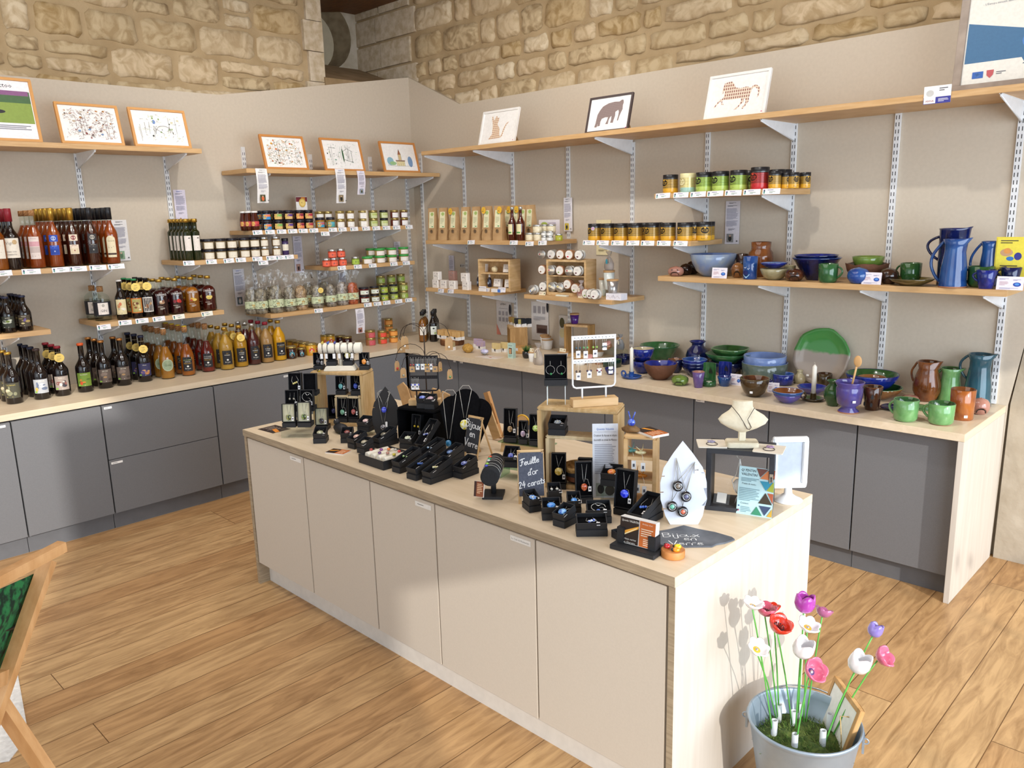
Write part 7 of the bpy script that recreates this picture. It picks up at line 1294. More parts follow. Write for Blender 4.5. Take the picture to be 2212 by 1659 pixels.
for x,y,j,l,jl in ((-.112,.0,('drop','#3c3a40',None),'black box left behind the bracelet roll','grey glass drop behind the roll'),(-.04,-.055,None,'black box in front of the roll post, left',''),(.035,-.055,('round','#a8a04c','#d8d08a'),'black box in front of the roll post, right','gold speckled round pendant by the roll post'),(.112,-.02,('drop','#d8822c','#e8a04c'),'black box with orange drop at the right end of the frame top','orange glass drop beside the bracelet roll')):
    jbox('U',None,.044,.04,42,j,l,jl,grp=g,H=.055,wh=tb+TB@(Vector((x*.95,y,0)) if abs(x)>.09 else Vector((x,y+.03,.0225))))
bee=thing('glass_bee','tiny yellow and black glass bee on the frame corner','ornament',tb+TB@Vector((-.09,-.05,0)),.5); link('body',MB().ball((0,0,.007),.011,.007,.007,gem('#d8b02c','#2a2418'),12,8).mesh('body'),bee)
def tag_leaflet(label,p,w,d,rz,z=0,wh=None,n=3):
    P=wh or at(p[0],p[1],ZT+z); r=thing('leaflet_stack',label,'leaflets',P,rz); mb=MB(); mb.box(-w/2,w/2,-d/2,d/2,0,.0015*n,pap('#ece4dc')); h=.0015*n
    mb.box(-w/2,0,-d/2,d/2,h,h+.0002,prt('#2a1812')); mb.box(0,w/2,-d/2,d/2,h,h+.0002,prt('#c0682c')); mb.prism([(-w*.46,-d*.1),(-w*.06,d*.15),(-w*.05,d*.3),(-w*.46,d*.1)],h+.0002,h+.0004,prt('#f0a030'))
    for k in range(5): mb.box(w*.07,w*.42-.004*(k%2),-d*.36+d*.15*k,-d*.32+d*.15*k,h+.0002,h+.0004,prt('#f0d8b8'))
    link('paper',mb.mesh('paper'),r)
mb=MB(); 
r=thing('printed_card','dark glassblowing flyer at the left island corner','flyer',at(*O_(190,1345),ZT),rad(4)); mb=MB(); mb.box(-.06,.06,-.045,.045,0,.0008,prt('#2c1c1c')); mb.prism([(.0,-.012),(.058,-.03),(.058,-.01),(.0,.01)],.0008,.001,prt('#e89030'))
for k in range(6): mb.box(-.045+.012*k,-.043+.012*k,-.03+.008*(k%3),.03-.006*(k%2),.0008,.001,prt('#c9b8a8'))
link('paper',mb.mesh('paper'),r)
tag_leaflet('orange and brown leaflets lying in front of the ring tray',P_(355,690),.085,.055,.35)
g='open black boxes in the front left of the island'
L5=(('W',P_(155,595),.054,.06,46,('round','#b9b89a','#8a8a6c'),'black box with a pale round pendant, furthest left','pale beige round pendant'),('W',P_(448,590),.05,.055,46,('disc','#6a2a30','#8a4a44'),'black box with a wine red stone','wine red oval pendant with tag'),('W',P_(495,650),.045,.075,4,('disc','#c89a8a','#e0c0b0'),'black box with a rosy brown disc','rosy brown disc pendant'),('W',P_(600,702),.045,.055,8,('disc','#b0a890',None),'black box leaning against the ring tray corner','silver grey pendant near the ring tray'),('W',P_(765,645),.042,.105,4,('disc','#5a564c','#8a8674'),'long black box behind the ring tray','grey oval pendant in a long box'),('W',P_(1090,655),.056,.06,28,('flower','#c8d0b0','#e8ecd8'),'black box with a pale flower, right of the ring tray','pale green flower brooch'),('W',P_(982,912),.045,.115,3,('ear','#7aa05a','#b8cf9a'),'long black box right in front of the ring tray','green beaded earrings'),('W',P_(1245,818),.045,.125,4,('ear','#5a8ab8','#dce6ee'),'long grey black box leaning in the middle','pale blue bead earrings'),('W',P_(1482,852),.042,.105,3,('disc','#7a9ac8','#3a5a9a'),'long black box left of the standing Bijoux board','pale blue mottled pendant'),('W',P_(1148,988),.052,.115,2,('bead','#3a64b0',None),'long black box in the front with a single blue bead','blue bead with price tag'),('W',P_(1312,1030),.045,.115,2,('bead','#d8cc8a','#f0ecd0'),'long black box in the front with cream beads','cream and yellow beads'),('W',P_(1650,973),.045,.09,4,('disc','#1f2c84','#8a9ad0'),'black box beside the black bracelet roll','dark blue speckled oval pendant'))
for t,p,w,d,rz,j,l,jl in L5: jbox(t,p,w,d,rz,j,l,jl,grp=g)
jbox('W',P_(625,466),.058,.06,22,('disc','#c9a0a0','#e0c8c0'),'black box with pink disc raised on a clear block','pink mottled disc pendant',z=.022); mb=MB(); mb.box(-.045,.045,-.035,.035,0,.021,CLEAR); solo('clear_block','flat clear block under the pink pendant box','block',mb.mesh('block'),at(*P_(632,478),ZT)+Vector((-.01,.035,0)),rad(22))
jbox('U',P_(1215,712),.046,.05,6,('bead','#3a4aa0','#c8ccd8'),'tall black box leaning far back in the middle','blue and white bead pendant',H=.125,tilt=48)
mb=MB(); mb.ball((0,0,.02),.055,.026,.022,mat('dark_slate_bird','#26262a',rough=.6,col2='#1c1c20'),18,12,lambda x,y,z:1-.35*max(0,x)**2); mb.ball((-.03,-.004,.045),.016,.014,.015,mat('dark_slate_bird'),12,8); mb.torus((-.03,-.012,.052),.006,.0018,SILV,12,5,'y'); solo('stone_bird','smooth dark stone bird with a silver ring eye','ornament',mb.mesh('bird'),at(*P_(350,490),ZT)+Vector((0,.02,0)),-.1)
# ring tray
rz=rad(0); TP=at(*P_(848,888),ZT); r=thing('ring_tray','black tray of glass rings on white pads','ring tray',TP+Vector((-.077,.072,0)),rz); mb=MB(); openbox(mb,.155,.145,.034,pap('#ece8e0'),.004,.62); link('tray',mb.mesh('tray',.001),r)
mb=MB()
for k in range(4): mb.T=Matrix.Translation((-.055+.036*k,0,.027))@Matrix.Rotation(PI/2,4,'X'); mb.lathe([(.012,-.05),(.0135,-.049),(.0135,.049),(.012,.05)],VW,14)
mb.T=None; link('pad_rolls',mb.mesh('rolls'),r); o=r; o2=r.children[-1]; o2['kind']='stuff'
RZ_=Matrix.Translation(TP+Vector((-.077,.072,0)))@Matrix.Rotation(rz,4,'Z')
for i,(x,y,c,n) in enumerate(((-.06,-.025,'#a82a28','dark red'),(-.03,.0,'#8a3a8a','violet pink'),(-.012,.022,'#e07a2c','orange'),(.0,-.03,'#5a2a6a','purple'),(.014,.034,'#b8b4ac','grey'),(.026,-.012,'#b07a6a','rosy'),(.042,.03,'#d03a3a','bright red'),(.06,-.008,'#c8b82c','yellow'))):
    g=thing('glass_ring',n+' glass ring in the ring tray','ring',RZ_@Vector((x,y,.0395)),rz,'glass rings in the ring tray'); link('stone',MB().ball((0,0,.004),.007,.007,.0055,gem(c),12,8).mesh('stone'),g); link('band',MB().torus((0,0,-.001),.007,.001,SILV,12,4,'x').mesh('band'),g)
# black display cube with earring stand
Q0=at(*P_(1000,580),ZT); r=thing('display_cube','black velvet covered open cube display','display cube',Q0+Vector((.078,.088,0)),rad(14)); mb=MB(); W,D,H,t=.19,.13,.149,.008
mb.rbox(-W/2,W/2,-D/2,D/2,H-t,H,VEL,.01); mb.box(-W/2,-W/2+t,-D/2,D/2,0,H-t,VEL); mb.box(W/2-t,W/2,-D/2,D/2,0,H-t,VEL); mb.box(-W/2+t,W/2-t,-D/2,D/2,0,t,VEL); mb.box(-W/2+t,W/2-t,D/2-t,D/2,t,H-t,VEL); link('cube',mb.mesh('cube',.003),r); CU=Q0+Vector((.078,.088,0))
jbox('U',None,.045,.045,14,('ear','#d8b82c',None),'black box with yellow earrings inside the black cube','small yellow earrings',H=.09,wh=CU+Vector((-.0,-.055,.0085)))
def estand(label,loc,rz,m,W,H,rows,base,blk,wood):
    r=thing('earring_stand',label,'earring stand',loc,rz); mb=MB(); mb.box(-base/2,base/2,-.022,.022,0,blk,wood); link('wooden_base',mb.mesh('base',.001),r)
    mb=MB(); z0=blk+.035; q=.012; pts=[(-W/2,0,H),(-W/2,0,z0+q),(-W/2+q*.3,0,z0+q*.3),(-W/2+q,0,z0),(W/2-q,0,z0),(W/2-q*.3,0,z0+q*.3),(W/2,0,z0+q),(W/2,0,H)]; mb.tube(pts,.0032,m,8)
    for s in (-1,1): mb.tube([(s*W*.28,0,blk-.003),(s*W*.28,0,z0)],.0032,m,8)
    for z in rows: mb.box(-W/2,W/2,-.001,.001,z-.007,z+.007,m)
    link('wire_frame',mb.mesh('frame'),r)
    mb=MB()
    for z in rows:
        for i in range(12): x=-W/2+.008+(W-.016)*i/11; mb.box(x-.0012,x+.0012,-.0015,-.001,z-.0012,z+.0012,DARKS)
    link('peg_holes',mb.mesh('holes'),r)['kind']='stuff'; return r
BW=mat('black_wire','#1c1a1e',rough=.4,metal=.4); BWD=mat('block_wood','#dcb98a',rough=.5,col2='#cfa974',scale=8,stretch=(1,6,6))
def ears(label,loc,rz,c,tagd,L=.03,grp=None,kraft=0):
    g=thing('glass_earrings',label,'earrings',loc,rz,grp); mb=MB(); c_=MB()
    for s in (-1,1): c_.tube([(s*.006,.003,.004),(s*.006,-.003,.003),(s*.006,-.003,-L+.008)],.0006,CORD,4); mb.ball((s*.006,-.003,-L+.003),.0038,.0038,.0042,gem(c),10,6)
    link('hooks',c_.mesh('hooks'),g); link('beads',mb.mesh('beads'),g)
    mb=MB(); w=.011 if kraft else .0075; mb.tube([(0,-.003,0),(.001,-.0042,-tagd+.012)],.0005,STRG,3); mb.box(-w,w,-.0055,-.005,-tagd-.012,-tagd+.012,KR if kraft else TAGW); mb.box(-.004,.004,-.0058,-.0055,-tagd-.003,-tagd+.003,prt('#6a6a74')); link('price_tag',mb.mesh('tag'),g)
EB=CU+Vector((-.02,.02,.1495)); rz=rad(40); estand('black wire earring stand on a wooden block','' or EB,rz,BW,.118,.205,(.198,.115),.13,.024,BWD)
g='earrings on the black wire stand'; RW=Matrix.Translation(EB)@Matrix.Rotation(rz,4,'Z')
for x,z,c,n,kr in ((-.045,.195,'#a02a2c','dark red',1),(-.022,.195,'#3a9ac8','light blue',0),(-.001,.195,'#d8dcd8','clear white',0),(.018,.195,'#d8a83c','amber',1),(.034,.195,'#7a2a2c','brown red',0),(.050,.195,'#26262c','black',1),(-.045,.112,'#2a3ab0','deep blue',0),(-.028,.112,'#3440c0','cobalt blue',0)): ears(n+' bead earrings on the black stand',RW@Vector((x,-.003,z)),rz,c,.045 if kr else .035,.03,g,kr)
for x,c,c2,l,jl in ((.045,'#3a50c0','#8aa0e0','black box with a blue ring on the cube, left','bright blue speckled pendant on the cube'),(.082,'#a08090','#c8b0b8','black box with a pinkish pendant on the cube, right','pinkish keyring pendant on the cube')): jbox('W',None,.042,.05,30,('round',c,c2),l,jl,wh=CU+Vector((x-.02,-.05+x*.3,.1495)))
# leaf shaped necklace stand, black
def leafstand(label,P,rz,m,W,H,tilt=12,base=.07):
    r=thing('necklace_stand',label,'necklace stand',P,rz); pts=[(-.30,0),(-.40,.10),(-.5,.3),(-.5,.5),(-.42,.68),(-.2,.86),(0,1.0),(.2,.86),(.42,.68),(.5,.5),(.5,.3),(.40,.10),(.30,0)]
    full=[]; 
    for (a,b),(c,d) in zip(pts,pts[1:]):
        full.append((a,b))
        if abs(a)>.38 and abs(c)>.38:
            sg=1 if a>0 else -1
            for q in (.4,): x,z=a+(c-a)*q,b+(d-b)*q; full+=[(x,z),(x-sg*.07,z+.004),(x-sg*.07,z+.012),(x+(c-a)*.06,z+.014)]
    full.append(pts[-1]); mb=MB(); mb.T=Matrix.Rotation(-rad(tilt),4,'X'); mb.prismy([(a*W,b*H) for a,b in full],-.0012,.0012,m); mb.T=None; link('leaf_panel',mb.mesh('panel'),r)
    mb=MB(); mb.prism([(-W*.3,.002),(W*.3,.002),(W*.22,base),(-W*.1,base*1.2)],0,.0025,m); link('foot',mb.mesh('foot'),r); return r
def necklace(label,loc,rz,c,top,span,tilt,side='drop',c2=None,r_=.012,chain=CORD,grp=None,x=0,tagz=None):
    g=thing('glass_necklace',label,'necklace',loc,rz,grp); mb=MB(); M=Matrix.Rotation(-rad(tilt),4,'X'); mb.T=M; mb.tube([(-span,-.003,top),(x-.003,-.004,r_*1.3+.0)],.0008,chain,4); mb.tube([(span,-.003,top),(x+.003,-.004,r_*1.3)],.0008,chain,4); mb.tube([(-span,-.003,top),(-span*.5,.003,top+.012),(span*.5,.003,top+.012),(span,-.003,top)],.0008,chain,4); link('chain',mb.mesh('chain'),g)
    mb=MB(); mb.T=M; mb.ball((x,-.0085,0),r_,.006,r_*1.25,gem(c,c2),14,10,lambda a,b,d:1-.28*max(0,d)**1.5); link('pendant',mb.mesh('pendant'),g)
    if tagz: mb=MB(); mb.T=M; mb.tube([(x+.006,-.004,r_*1.4),(x+.014,-.006,tagz+.012)],.0005,STRG,3); mb.box(x+.009,x+.018,-.0068,-.0062,tagz-.012,tagz+.010,TAGW); link('price_tag',mb.mesh('tag'),g)
LB=at(*P_(870,515),ZT); leafstand('black leaf shaped necklace stand with notched edges',LB,rad(40),mat('black_board','#1f1d1e',rough=.7),.115,.212)
for l,z,x,c,c2,tz in (('cobalt blue glass drop necklace on the black leaf stand',.115,-.004,'#2c3ab0','#4a5ad8',None),('clear smoky glass drop necklace on the black leaf stand',.04,-.008,'#a8a4a8','#3c3a40',.012)):
    M=Matrix.Translation(LB)@Matrix.Rotation(rad(40),4,'Z')@Matrix.Rotation(-rad(12),4,'X'); necklace(l,M@Vector((x,-.001,z)),rad(40),c,.185-z,.026,12,c2=c2,tagz=tz)
# triple black bust
BP=at(*P_(1640,770),ZT)+Vector((-.05,.035,0)); mk=mark(); r=thing('necklace_bust','black velvet necklace display of three rounded petals','necklace stand',BP+Vector((-.0,.03,0)),rad(36))
for i,(x,H,W,a) in enumerate(((-.028,.165,.075,-9),(.008,.185,.085,2),(.042,.16,.075,14))):
    n=12; pts=[(-W*.3,0),(W*.3,0)]+[(W/2*math.cos(PI*k/n),H-W/2+W/2*math.sin(PI*k/n)) for k in range(n+1)]; mb=MB(); mb.T=Matrix.Translation((x*.4,.006*abs(i-1),0))@Matrix.Rotation(-rad(14),4,'X')@Matrix.Rotation(rad(a),4,'Y'); mb.prismy(pts,-.004,.004,VEL); link('petal',mb.mesh('petal',.002),r)
mb=MB(); mb.T=Matrix.Translation((0,.012,0)); mb.prismx([(0,0),(.07,0),(.03,.09)],-.02,.02,VEL); link('back_support',mb.mesh('support'),r)
M=Matrix.Translation(BP+Vector((-.0,.025,0)))@Matrix.Rotation(rad(36),4,'Z')@Matrix.Rotation(-rad(14),4,'X')
necklace('yellow flower glass necklace on the black petal display',M@Vector((.012,-.006,.085)),rad(36),'#d8cc2c',.098,.018,14,c2='#e8e8c8',r_=.0135); necklace('small turquoise glass necklace at the foot of the petal display',M@Vector((-.034,-.010,.03)),rad(36),'#2c7ab0',.14,.02,14,c2='#3a8ac0',r_=.009)
grow(mk,BP,1.36)
# blackboards with chalk writing
LT={'B':[[(0,0),(0,1),(.42,.95),(.5,.75),(.36,.55),(.0,.52)],[(.36,.55),(.55,.38),(.5,.1),(.3,0),(0,0)]],'i':[[(.1,0),(.1,.5)],[(.1,.68),(.1,.72)]],'j':[[(.22,.5),(.2,-.25),(.02,-.34),(-.1,-.2)],[(.22,.68),(.22,.72)]],'o':[[(.25+.22*math.cos(a*.524),.25+.25*math.sin(a*.524)) for a in range(13)]],'u':[[(.03,.5),(.05,.12),(.2,0),(.4,.12),(.42,.5),(.44,.08),(.5,0)]],'x':[[(.02,.5),(.42,0)],[(.42,.5),(.02,0)]],'e':[[(.06,.25),(.42,.28),(.38,.46),(.22,.5),(.06,.3),(.08,.08),(.25,0),(.44,.08)]],'n':[[(.05,0),(.05,.5),(.06,.36),(.24,.5),(.4,.42),(.42,0)]],'V':[[(0,1),(.28,0),(.6,1)]],'v':[[(0,.55),(.2,0),(.42,.55)]],'r':[[(.06,0),(.06,.5),(.08,.34),(.22,.5),(.36,.46)]],'F':[[(-.12,.9),(.1,1.02),(.6,1.05)],[(.22,1),(.16,.2),(.0,0),(-.12,.1)],[(.06,.55),(.4,.58)]],'l':[[(.04,.1),(.24,.6),(.22,.98),(.12,.98),(.08,.3),(.16,0),(.3,.08)]],'d':[[(.4,.46),(.2,.5),(.05,.25),(.15,0),(.38,.12),(.44,1),(.42,.1),(.5,0)]],"'":[[(.08,1),(.04,.82)]],'a':[[(.4,.46),(.2,.5),(.05,.25),(.15,0),(.36,.1),(.42,.5),(.42,.08),(.52,0)]],'c':[[(.4,.42),(.24,.5),(.06,.28),(.12,.05),(.3,0),(.42,.08)]],'t':[[(.2,.8),(.18,.1),(.28,0),(.36,.06)],[(.02,.52),(.38,.54)]],'s':[[(.3,.5),(.1,.42),(.3,.2),(.2,0),(.02,.06)]],'2':[[(.02,.8),(.2,1),(.4,.8),(.05,0),(.46,.04)]],'4':[[(.3,1),(.04,.4),(.46,.42)],[(.4,.7),(.32,0)]]}
WD={'i':.22,'j':.34,'l':.32,"'":.16,'V':.62,'B':.66,'F':.5,'r':.42,'t':.4,'s':.4,'d':.54,' ':.3}
def chalk(lines,h,m=None,wd=None,rise=0):
    out=[]
    for txt,x,z in lines:
        W=sum(WD.get(c,.52) for c in txt)*h; cx=x-W/2
        for c in txt:
            for st in LT.get(c,[]): out.append([(cx+a*h,z+b*h+rise*(cx+a*h-x)) for a,b in st])
            cx+=WD.get(c,.52)*h
    return ('s',out,wd or h*.11,m or pap('#efeeee'))
CH_=mat('chalk_board','#26262a',rough=.75,col2='#303238',scale=60)
def easel(label,P,rz,W,H,lines,h,rise,board,tilt=14,legs=.025):
    r=thing('chalk_easel',label,'chalkboard',P,rz); M=Matrix.Rotation(-rad(tilt),4,'X'); WDM=BWD
    mb=MB(); mb.T=M
    for s in (-1,1): mb.box(min(s*W/2,s*(W/2-.01)),max(s*W/2,s*(W/2-.01)),.001,.007,0,H+.006,WDM)
    mb.box(-W/2,W/2,.001,.01,H,H+.008,WDM); link('front_legs',mb.mesh('legs'),r)
    mb=MB(); q=math.sin(rad(tilt))*H
    for s in (-1,1): mb.tube([(s*(W/2-.006),q,H*.97),(s*(W/2-.006),q+H*.36,.003)],.0045,WDM,4)
    link('rear_legs',mb.mesh('rear_legs'),r)
    mb=MB(); mb.T=M; mb.box(-W/2+.003,W/2-.003,-.002,.001,legs,H,board); mb.decal([chalk(lines,h,rise=rise)],y=-.0022); link('board',mb.mesh('board'),r)
easel('small black easel board reading Bijoux en Verre',at(*P_(1800,770),ZT)+Vector((-.01,0,0)),rad(4),.073,.158,[('Bijoux',0,.120),('en',0,.086),('Verre',0,.048)],.028,-.10,CH_)
easel('blue grey easel board reading Feuille d\'or 24 carats',at(*U5(1240,1590),ZT),rad(46),.086,.165,[('Feuille',-.002,.128),("d'or",.006,.094),('24 carats',.002,.058)],.0205,.2,mat('slate_blue_board','#4a4e5c',rough=.5,col2='#3e4250',scale=150))
# black bracelet roll with leaflets
RP=at(*P_(1950,1195),ZT); r=thing('bracelet_roll','black bracelet roll on a square foot','bracelet stand',RP+Vector((-.0,.04,0)),rad(-52)); mb=MB(); mb.rbox(-.038,.038,-.034,.034,0,.010,BX,.002); link('foot',mb.mesh('foot'),r); link('post',MB().lathe([(.009,.01),(.009,.07)],BX,12).mesh('post'),r)
ax=Matrix.Translation((0,0,.092))@Matrix.Rotation(rad(90),4,'Y'); mb=MB(); mb.T=ax; mb.lathe([(.026,-.085),(.03,-.083),(.03,.083),(.026,.085)],mat('black_cloth','#202124',rough=.9,col2='#1a1b1d',scale=200),24); link('roll',mb.mesh('roll'),r)
RM=Matrix.Translation(r.location)@Matrix.Rotation(rad(-52),4,'Z')
for i,(x,c,n) in enumerate(((.052,'#2c3ab8','cobalt'),(.03,'#8ac03a','lime'),(-.004,'#c8ccc8','clear'),(-.024,'#2c9a6a','green'),(-.046,'#e0582c','orange'))):
    b=thing('wire_bracelet','thin bracelet with a %s bead on the black roll'%n,'bracelet',RM@Vector((x,0,.092)),rad(-52),'bracelets on the black roll'); link('wire',MB().torus((0,0,0),.0308,.0007,CORD,22,4,'x').mesh('wire'),b); link('bead',MB().ball((0,-.014,.0285),.0066,.006,.004,gem(c),10,6).mesh('bead'),b)
r=thing('standing_leaflet','small orange leaflet leaning below the black roll','leaflet',at(*P_(1880,1175),ZT+.0102),rad(10)); r.rotation_euler=(-.2,0,rad(20)); mb=MB(); mb.box(-.018,.018,0,.002,0,.052,pap('#efe6dc')); mb.decal([('r',.003,.026,.026,.05,prt('#8a4a28')),('l',.003,.028,.02,.034,6,prt('#e0b890')),('r',-.014,.026,.008,.05,prt('#3a1c10'))],y=-.0001); link('paper',mb.mesh('paper'),r)
# --- centre: boxes on a glass shelf ---
gs=at(*U5(760,945),ZT); r=thing('glass_shelf','green edged glass shelf on a pale wooden ramp','glass shelf',gs+Vector((.09,.085,0)),rad(14)); mb=MB(); mb.box(-.11,.11,-.03,.05,.037,.041,mat('green_edge_glass','#cfe4d8',rough=.05,thin=.06)); link('pane',mb.mesh('pane',),r); mb=MB(); mb.prismx([(-.03,0),(.05,0),(.05,.0365),(-.02,.0365)],-.10,.10,BWD); link('ramp',mb.mesh('ramp'),r); GB_=Matrix.Translation(gs+Vector((.09,.085,.0415)))@Matrix.Rotation(rad(14),4,'Z')
for x,w,H,j,l,jl in ((-.058,.052,.098,('drop','#8a6a44','#d0b890'),'tall black box on the glass shelf, left','brown and cream mottled drop'),(0.0,.036,.06,('drop','#9a86a4','#d8c8d8'),'small black box on the glass shelf, middle','lilac mottled drop'),(.055,.05,.088,('disc','#8ab03a','#c8dc8a'),'black box on the glass shelf, right','green glass leaf pendant')): jbox('U',None,w,.04,30,j,l,jl,H=H*1.12,wh=GB_@Vector((x,-.026,0)))
rr_=thing('acrylic_riser','low green edged glass stand before the glass shelf','riser',at(*U5(900,1300),ZT)+Vector((-.0,.06,0)),rad(14)); mb=MB(); G2=mat('green_edge_glass','#cfe4d8'); mb.box(-.05,.05,-.04,.03,.038,.041,G2); mb.box(-.05,-.047,-.04,.03,0,.038,G2); mb.box(.047,.05,-.04,.03,0,.038,G2); link('stand',mb.mesh('stand'),rr_)
jbox('W',None,.056,.055,30,('drop','#1c2c98','#8aa0e8'),'black box with a starry blue drop on the low glass stand','starry dark blue glass drop',wh=rr_.location+Vector((-.002,-.032,.0415)),tilt=35)
mb=MB(); mb.torus((0,.002,.035),.033,.004,mat('yellow_wood','#e0b03a',rough=.5),24,6,'y',.62,-.2); mb.T=Matrix.Rotation(PI/2,4,'X'); mb.prism([(.03*math.cos(2*PI*i/20),.035+.03*math.sin(2*PI*i/20)) for i in range(20)],-.003,.003,BWD); solo('wooden_sun','round wooden ornament with yellow rays behind the black boxes','ornament',mb.mesh('sun'),at(*U5(1040,700),ZT)+Vector((-.02,.06,.0)),.2)
mb=MB(); mb.ball((0,0,.036),.042,.03,.036,gem('#241c88','#4a3ab8'),20,12); solo('glass_dome','dark blue glossy glass dome behind the black boxes','ornament',mb.mesh('dome'),at(*U5(1190,760),ZT)+Vector((-.0,.08,0)))
mb=MB(); mb.T=Matrix.Rotation(rad(-20),4,'Y'); mb.box(-.012,.012,-.008,.008,0,.20,mat('easel_beech','#c8935c',rough=.5)); mb.box(-.020,.020,-.012,-.008,.06,.15,mat('easel_beech')); solo('wooden_easel','wooden easel post behind the black petal display','easel',mb.mesh('easel'),at(*P_(1830,640),ZT)+Vector((-.02,.17,0)),.1)
for i,(dx,a) in enumerate(((0,-24),(.03,20))): mb=MB(); mb.T=Matrix.Rotation(rad(a),4,'Y'); mb.box(-.022,.022,-.004,.004,0,.115,BWD); solo('wooden_strip','pale wooden slat leaning behind the easel board, %s'%('left','right')[i],'slat',mb.mesh('slat'),at(*P_(1990,590),ZT)+Vector((dx,.05+.02*i,.009)),.1)
# --- centre frame with white earring stand ---
r,F3=frame_box('tall wooden box carrying the white earring stand',U5(1320,1370),.272,.282,.12,25)
r,F4=frame_box('smaller birch box standing inside the tall wooden box',at(*U5(1420,1366),ZT),.19,.182,.075,25,.012,mat('light_birch','#dcc9a4'))
MF=Matrix.Rotation(rad(25),4,'Z'); es=F3+MF@Vector((.045,-.0,.2825)); rz=rad(54); estand('white wire earring stand on a wooden block',es,rz,mat('white_wire','#f1f3f6',rough=.3),.145,.235,(.228,.15),.155,.026,BWD)
g='earrings on the white stand'; RW=Matrix.Translation(es)@Matrix.Rotation(rz,4,'Z')
for x,z,c,n,td in ((-.055,.225,'#1f4a5a','dark teal',.05),(-.030,.225,'#5a9a5a','green',.052),(.002,.225,'#8ab04a','yellow green',.05),(.034,.225,'#3a4a3c','dark green long',.028),(-.055,.147,'#4a342c','brown',.045),(-.018,.147,'#3a2440','dark plum',.04),(.016,.147,'#7a1c34','wine red',.034),(.055,.147,'#26282c','black',.03)): ears(n+' bead earrings on the white stand',RW@Vector((x,-.004,z)),rz,c,td,.032,g)
ar=F3+MF@Vector((-.085,.0,.2825)); r=thing('acrylic_riser','tall clear riser under the hoop earring box','riser',ar,rad(40)); mb=MB()
for s in (-1,1): mb.box(s*.03-.0012,s*.03+.0012,-.028,.028,0,.062,CLEAR); 
for x in (-.031,.029): 
    for y in (-.029,.027): mb.box(x,x+.0022,y,y+.0022,0,.062,mat('bright_edge','#e8eeee',rough=.2))
mb.box(-.032,.032,-.03,.03,.062,.0645,CLEAR); link('riser',mb.mesh('riser'),r)
r=jbox('U',None,.078,.05,42,None,'black box with two hoop earrings on the clear riser','',H=.082,wh=ar+Vector((.018,-.022,.065)),tilt=6)
hm=Matrix.Translation(ar+Vector((.018,-.022,.065)))@Matrix.Rotation(rad(42),4,'Z')
for i,s in enumerate((-1,1)):
    g=thing('hoop_earring','silver hoop earring with a green bead, %s'%('left','right')[i],'earring',hm@Vector((s*.018,.012,.052)),rad(42)); mb=MB(); mb.torus((0,0,0),.0145,.0007,CORD,24,4,'y'); mb.tube([(0,0,.0145),(0,.001,.03)],.0008,CORD,4); link('hoop',mb.mesh('hoop'),g); link('bead',MB().ball((.002,-.001,-.0135),.0042,.0042,.0042,gem('#1f7a3c','#3a9a5a'),10,6).mesh('bead'),g)
jbox('W',None,.058,.06,30,('flower','#b8c0c8','#e0e6ea'),'grey black box with a silver blossom on the birch frame','silver white blossom pendant',wh=F4+MF@Vector((-.055,-.040,.1825)))
jbox('U',None,.05,.045,36,('round','#c8a83c','#ecd88a'),'upright black box with gold leaf pendant','gold speckled round pendant',H=.10,wh=F4+MF@Vector((-.045,-.058,.0)))
jbox('U',None,.05,.045,30,None,'black box half hidden behind the long leaflet','',H=.09,wh=F4+MF@Vector((.045,-.058,.0)))
r=thing('woven_basket','dark basket with a braided straw rim','basket',F4+MF@Vector((.015,.01,0)),.1); r.location.z=ZT+.0125; mb=MB(); mb.lathe([(.038,0),(.05,.02),(.056,.042)],mat('dark_weave','#26262c',rough=.9,bump=1,scale=120),24,wob=lambda a,j,x,z:(x,z+(.012*max(0,math.cos(a)) if j>1 else 0))); link('bowl',mb.mesh('bowl'),r); mb=MB(); mb.lathe([(.056,.042),(.060,.052),(.059,.060),(.054,.060),(.052,.044)],mat('straw_braid','#b8935c',rough=.9,col2='#8a6838',scale=90,bump=1),24,wob=lambda a,j,x,z:(x,z+.012*max(0,math.cos(a)))); link('straw_rim',mb.mesh('rim'),r); mb=MB(); mb.decal([('r',-.01,.02,.04,.016,mat('leather_patch','#6a3c24',rough=.6))],r=.0535); link('leather_patch',mb.mesh('patch'),r)
# long leaflet
LP=at(*S_(930,1700),ZT); LP=F3+MF@Vector((.108,-.105,0)); r=thing('standing_leaflet','long pale leaflet about the glass jeweller in front of the tall box','leaflet',LP,rad(42)); r.rotation_euler=(-.10,0,rad(42)); r.scale=(1.12,1,1.22); mb=MB(); mb.box(-.037,.037,0,.001,0,.20,pap('#e4e9f2')); 
mb.decal([('t',0,.183,.0085,'Quentin Valentin',prt('#4a7ac8'),.05),('r',0,.178,.064,.0006,prt('#6a6a78')),('t',0,.166,.0085,'Createur de bijoux et objets',prt('#2c2c34'),.066),('t',0,.154,.0085,'decoratifs en cristal de Murano',prt('#2c2c34'),.066),('l',0,.105,.062,.082,17,prt('#a4a8b8')),('l',0,.052,.03,.014,3,prt('#8a8e9c')),('r',-.003,.022,.05,.036,prt('#a8b4ae')),('e',-.014,.024,.010,.013,prt('#2c2a2c')),('e',.012,.02,.014,.014,prt('#4a4640'))],y=-.0003); link('paper',mb.mesh('paper'),r)
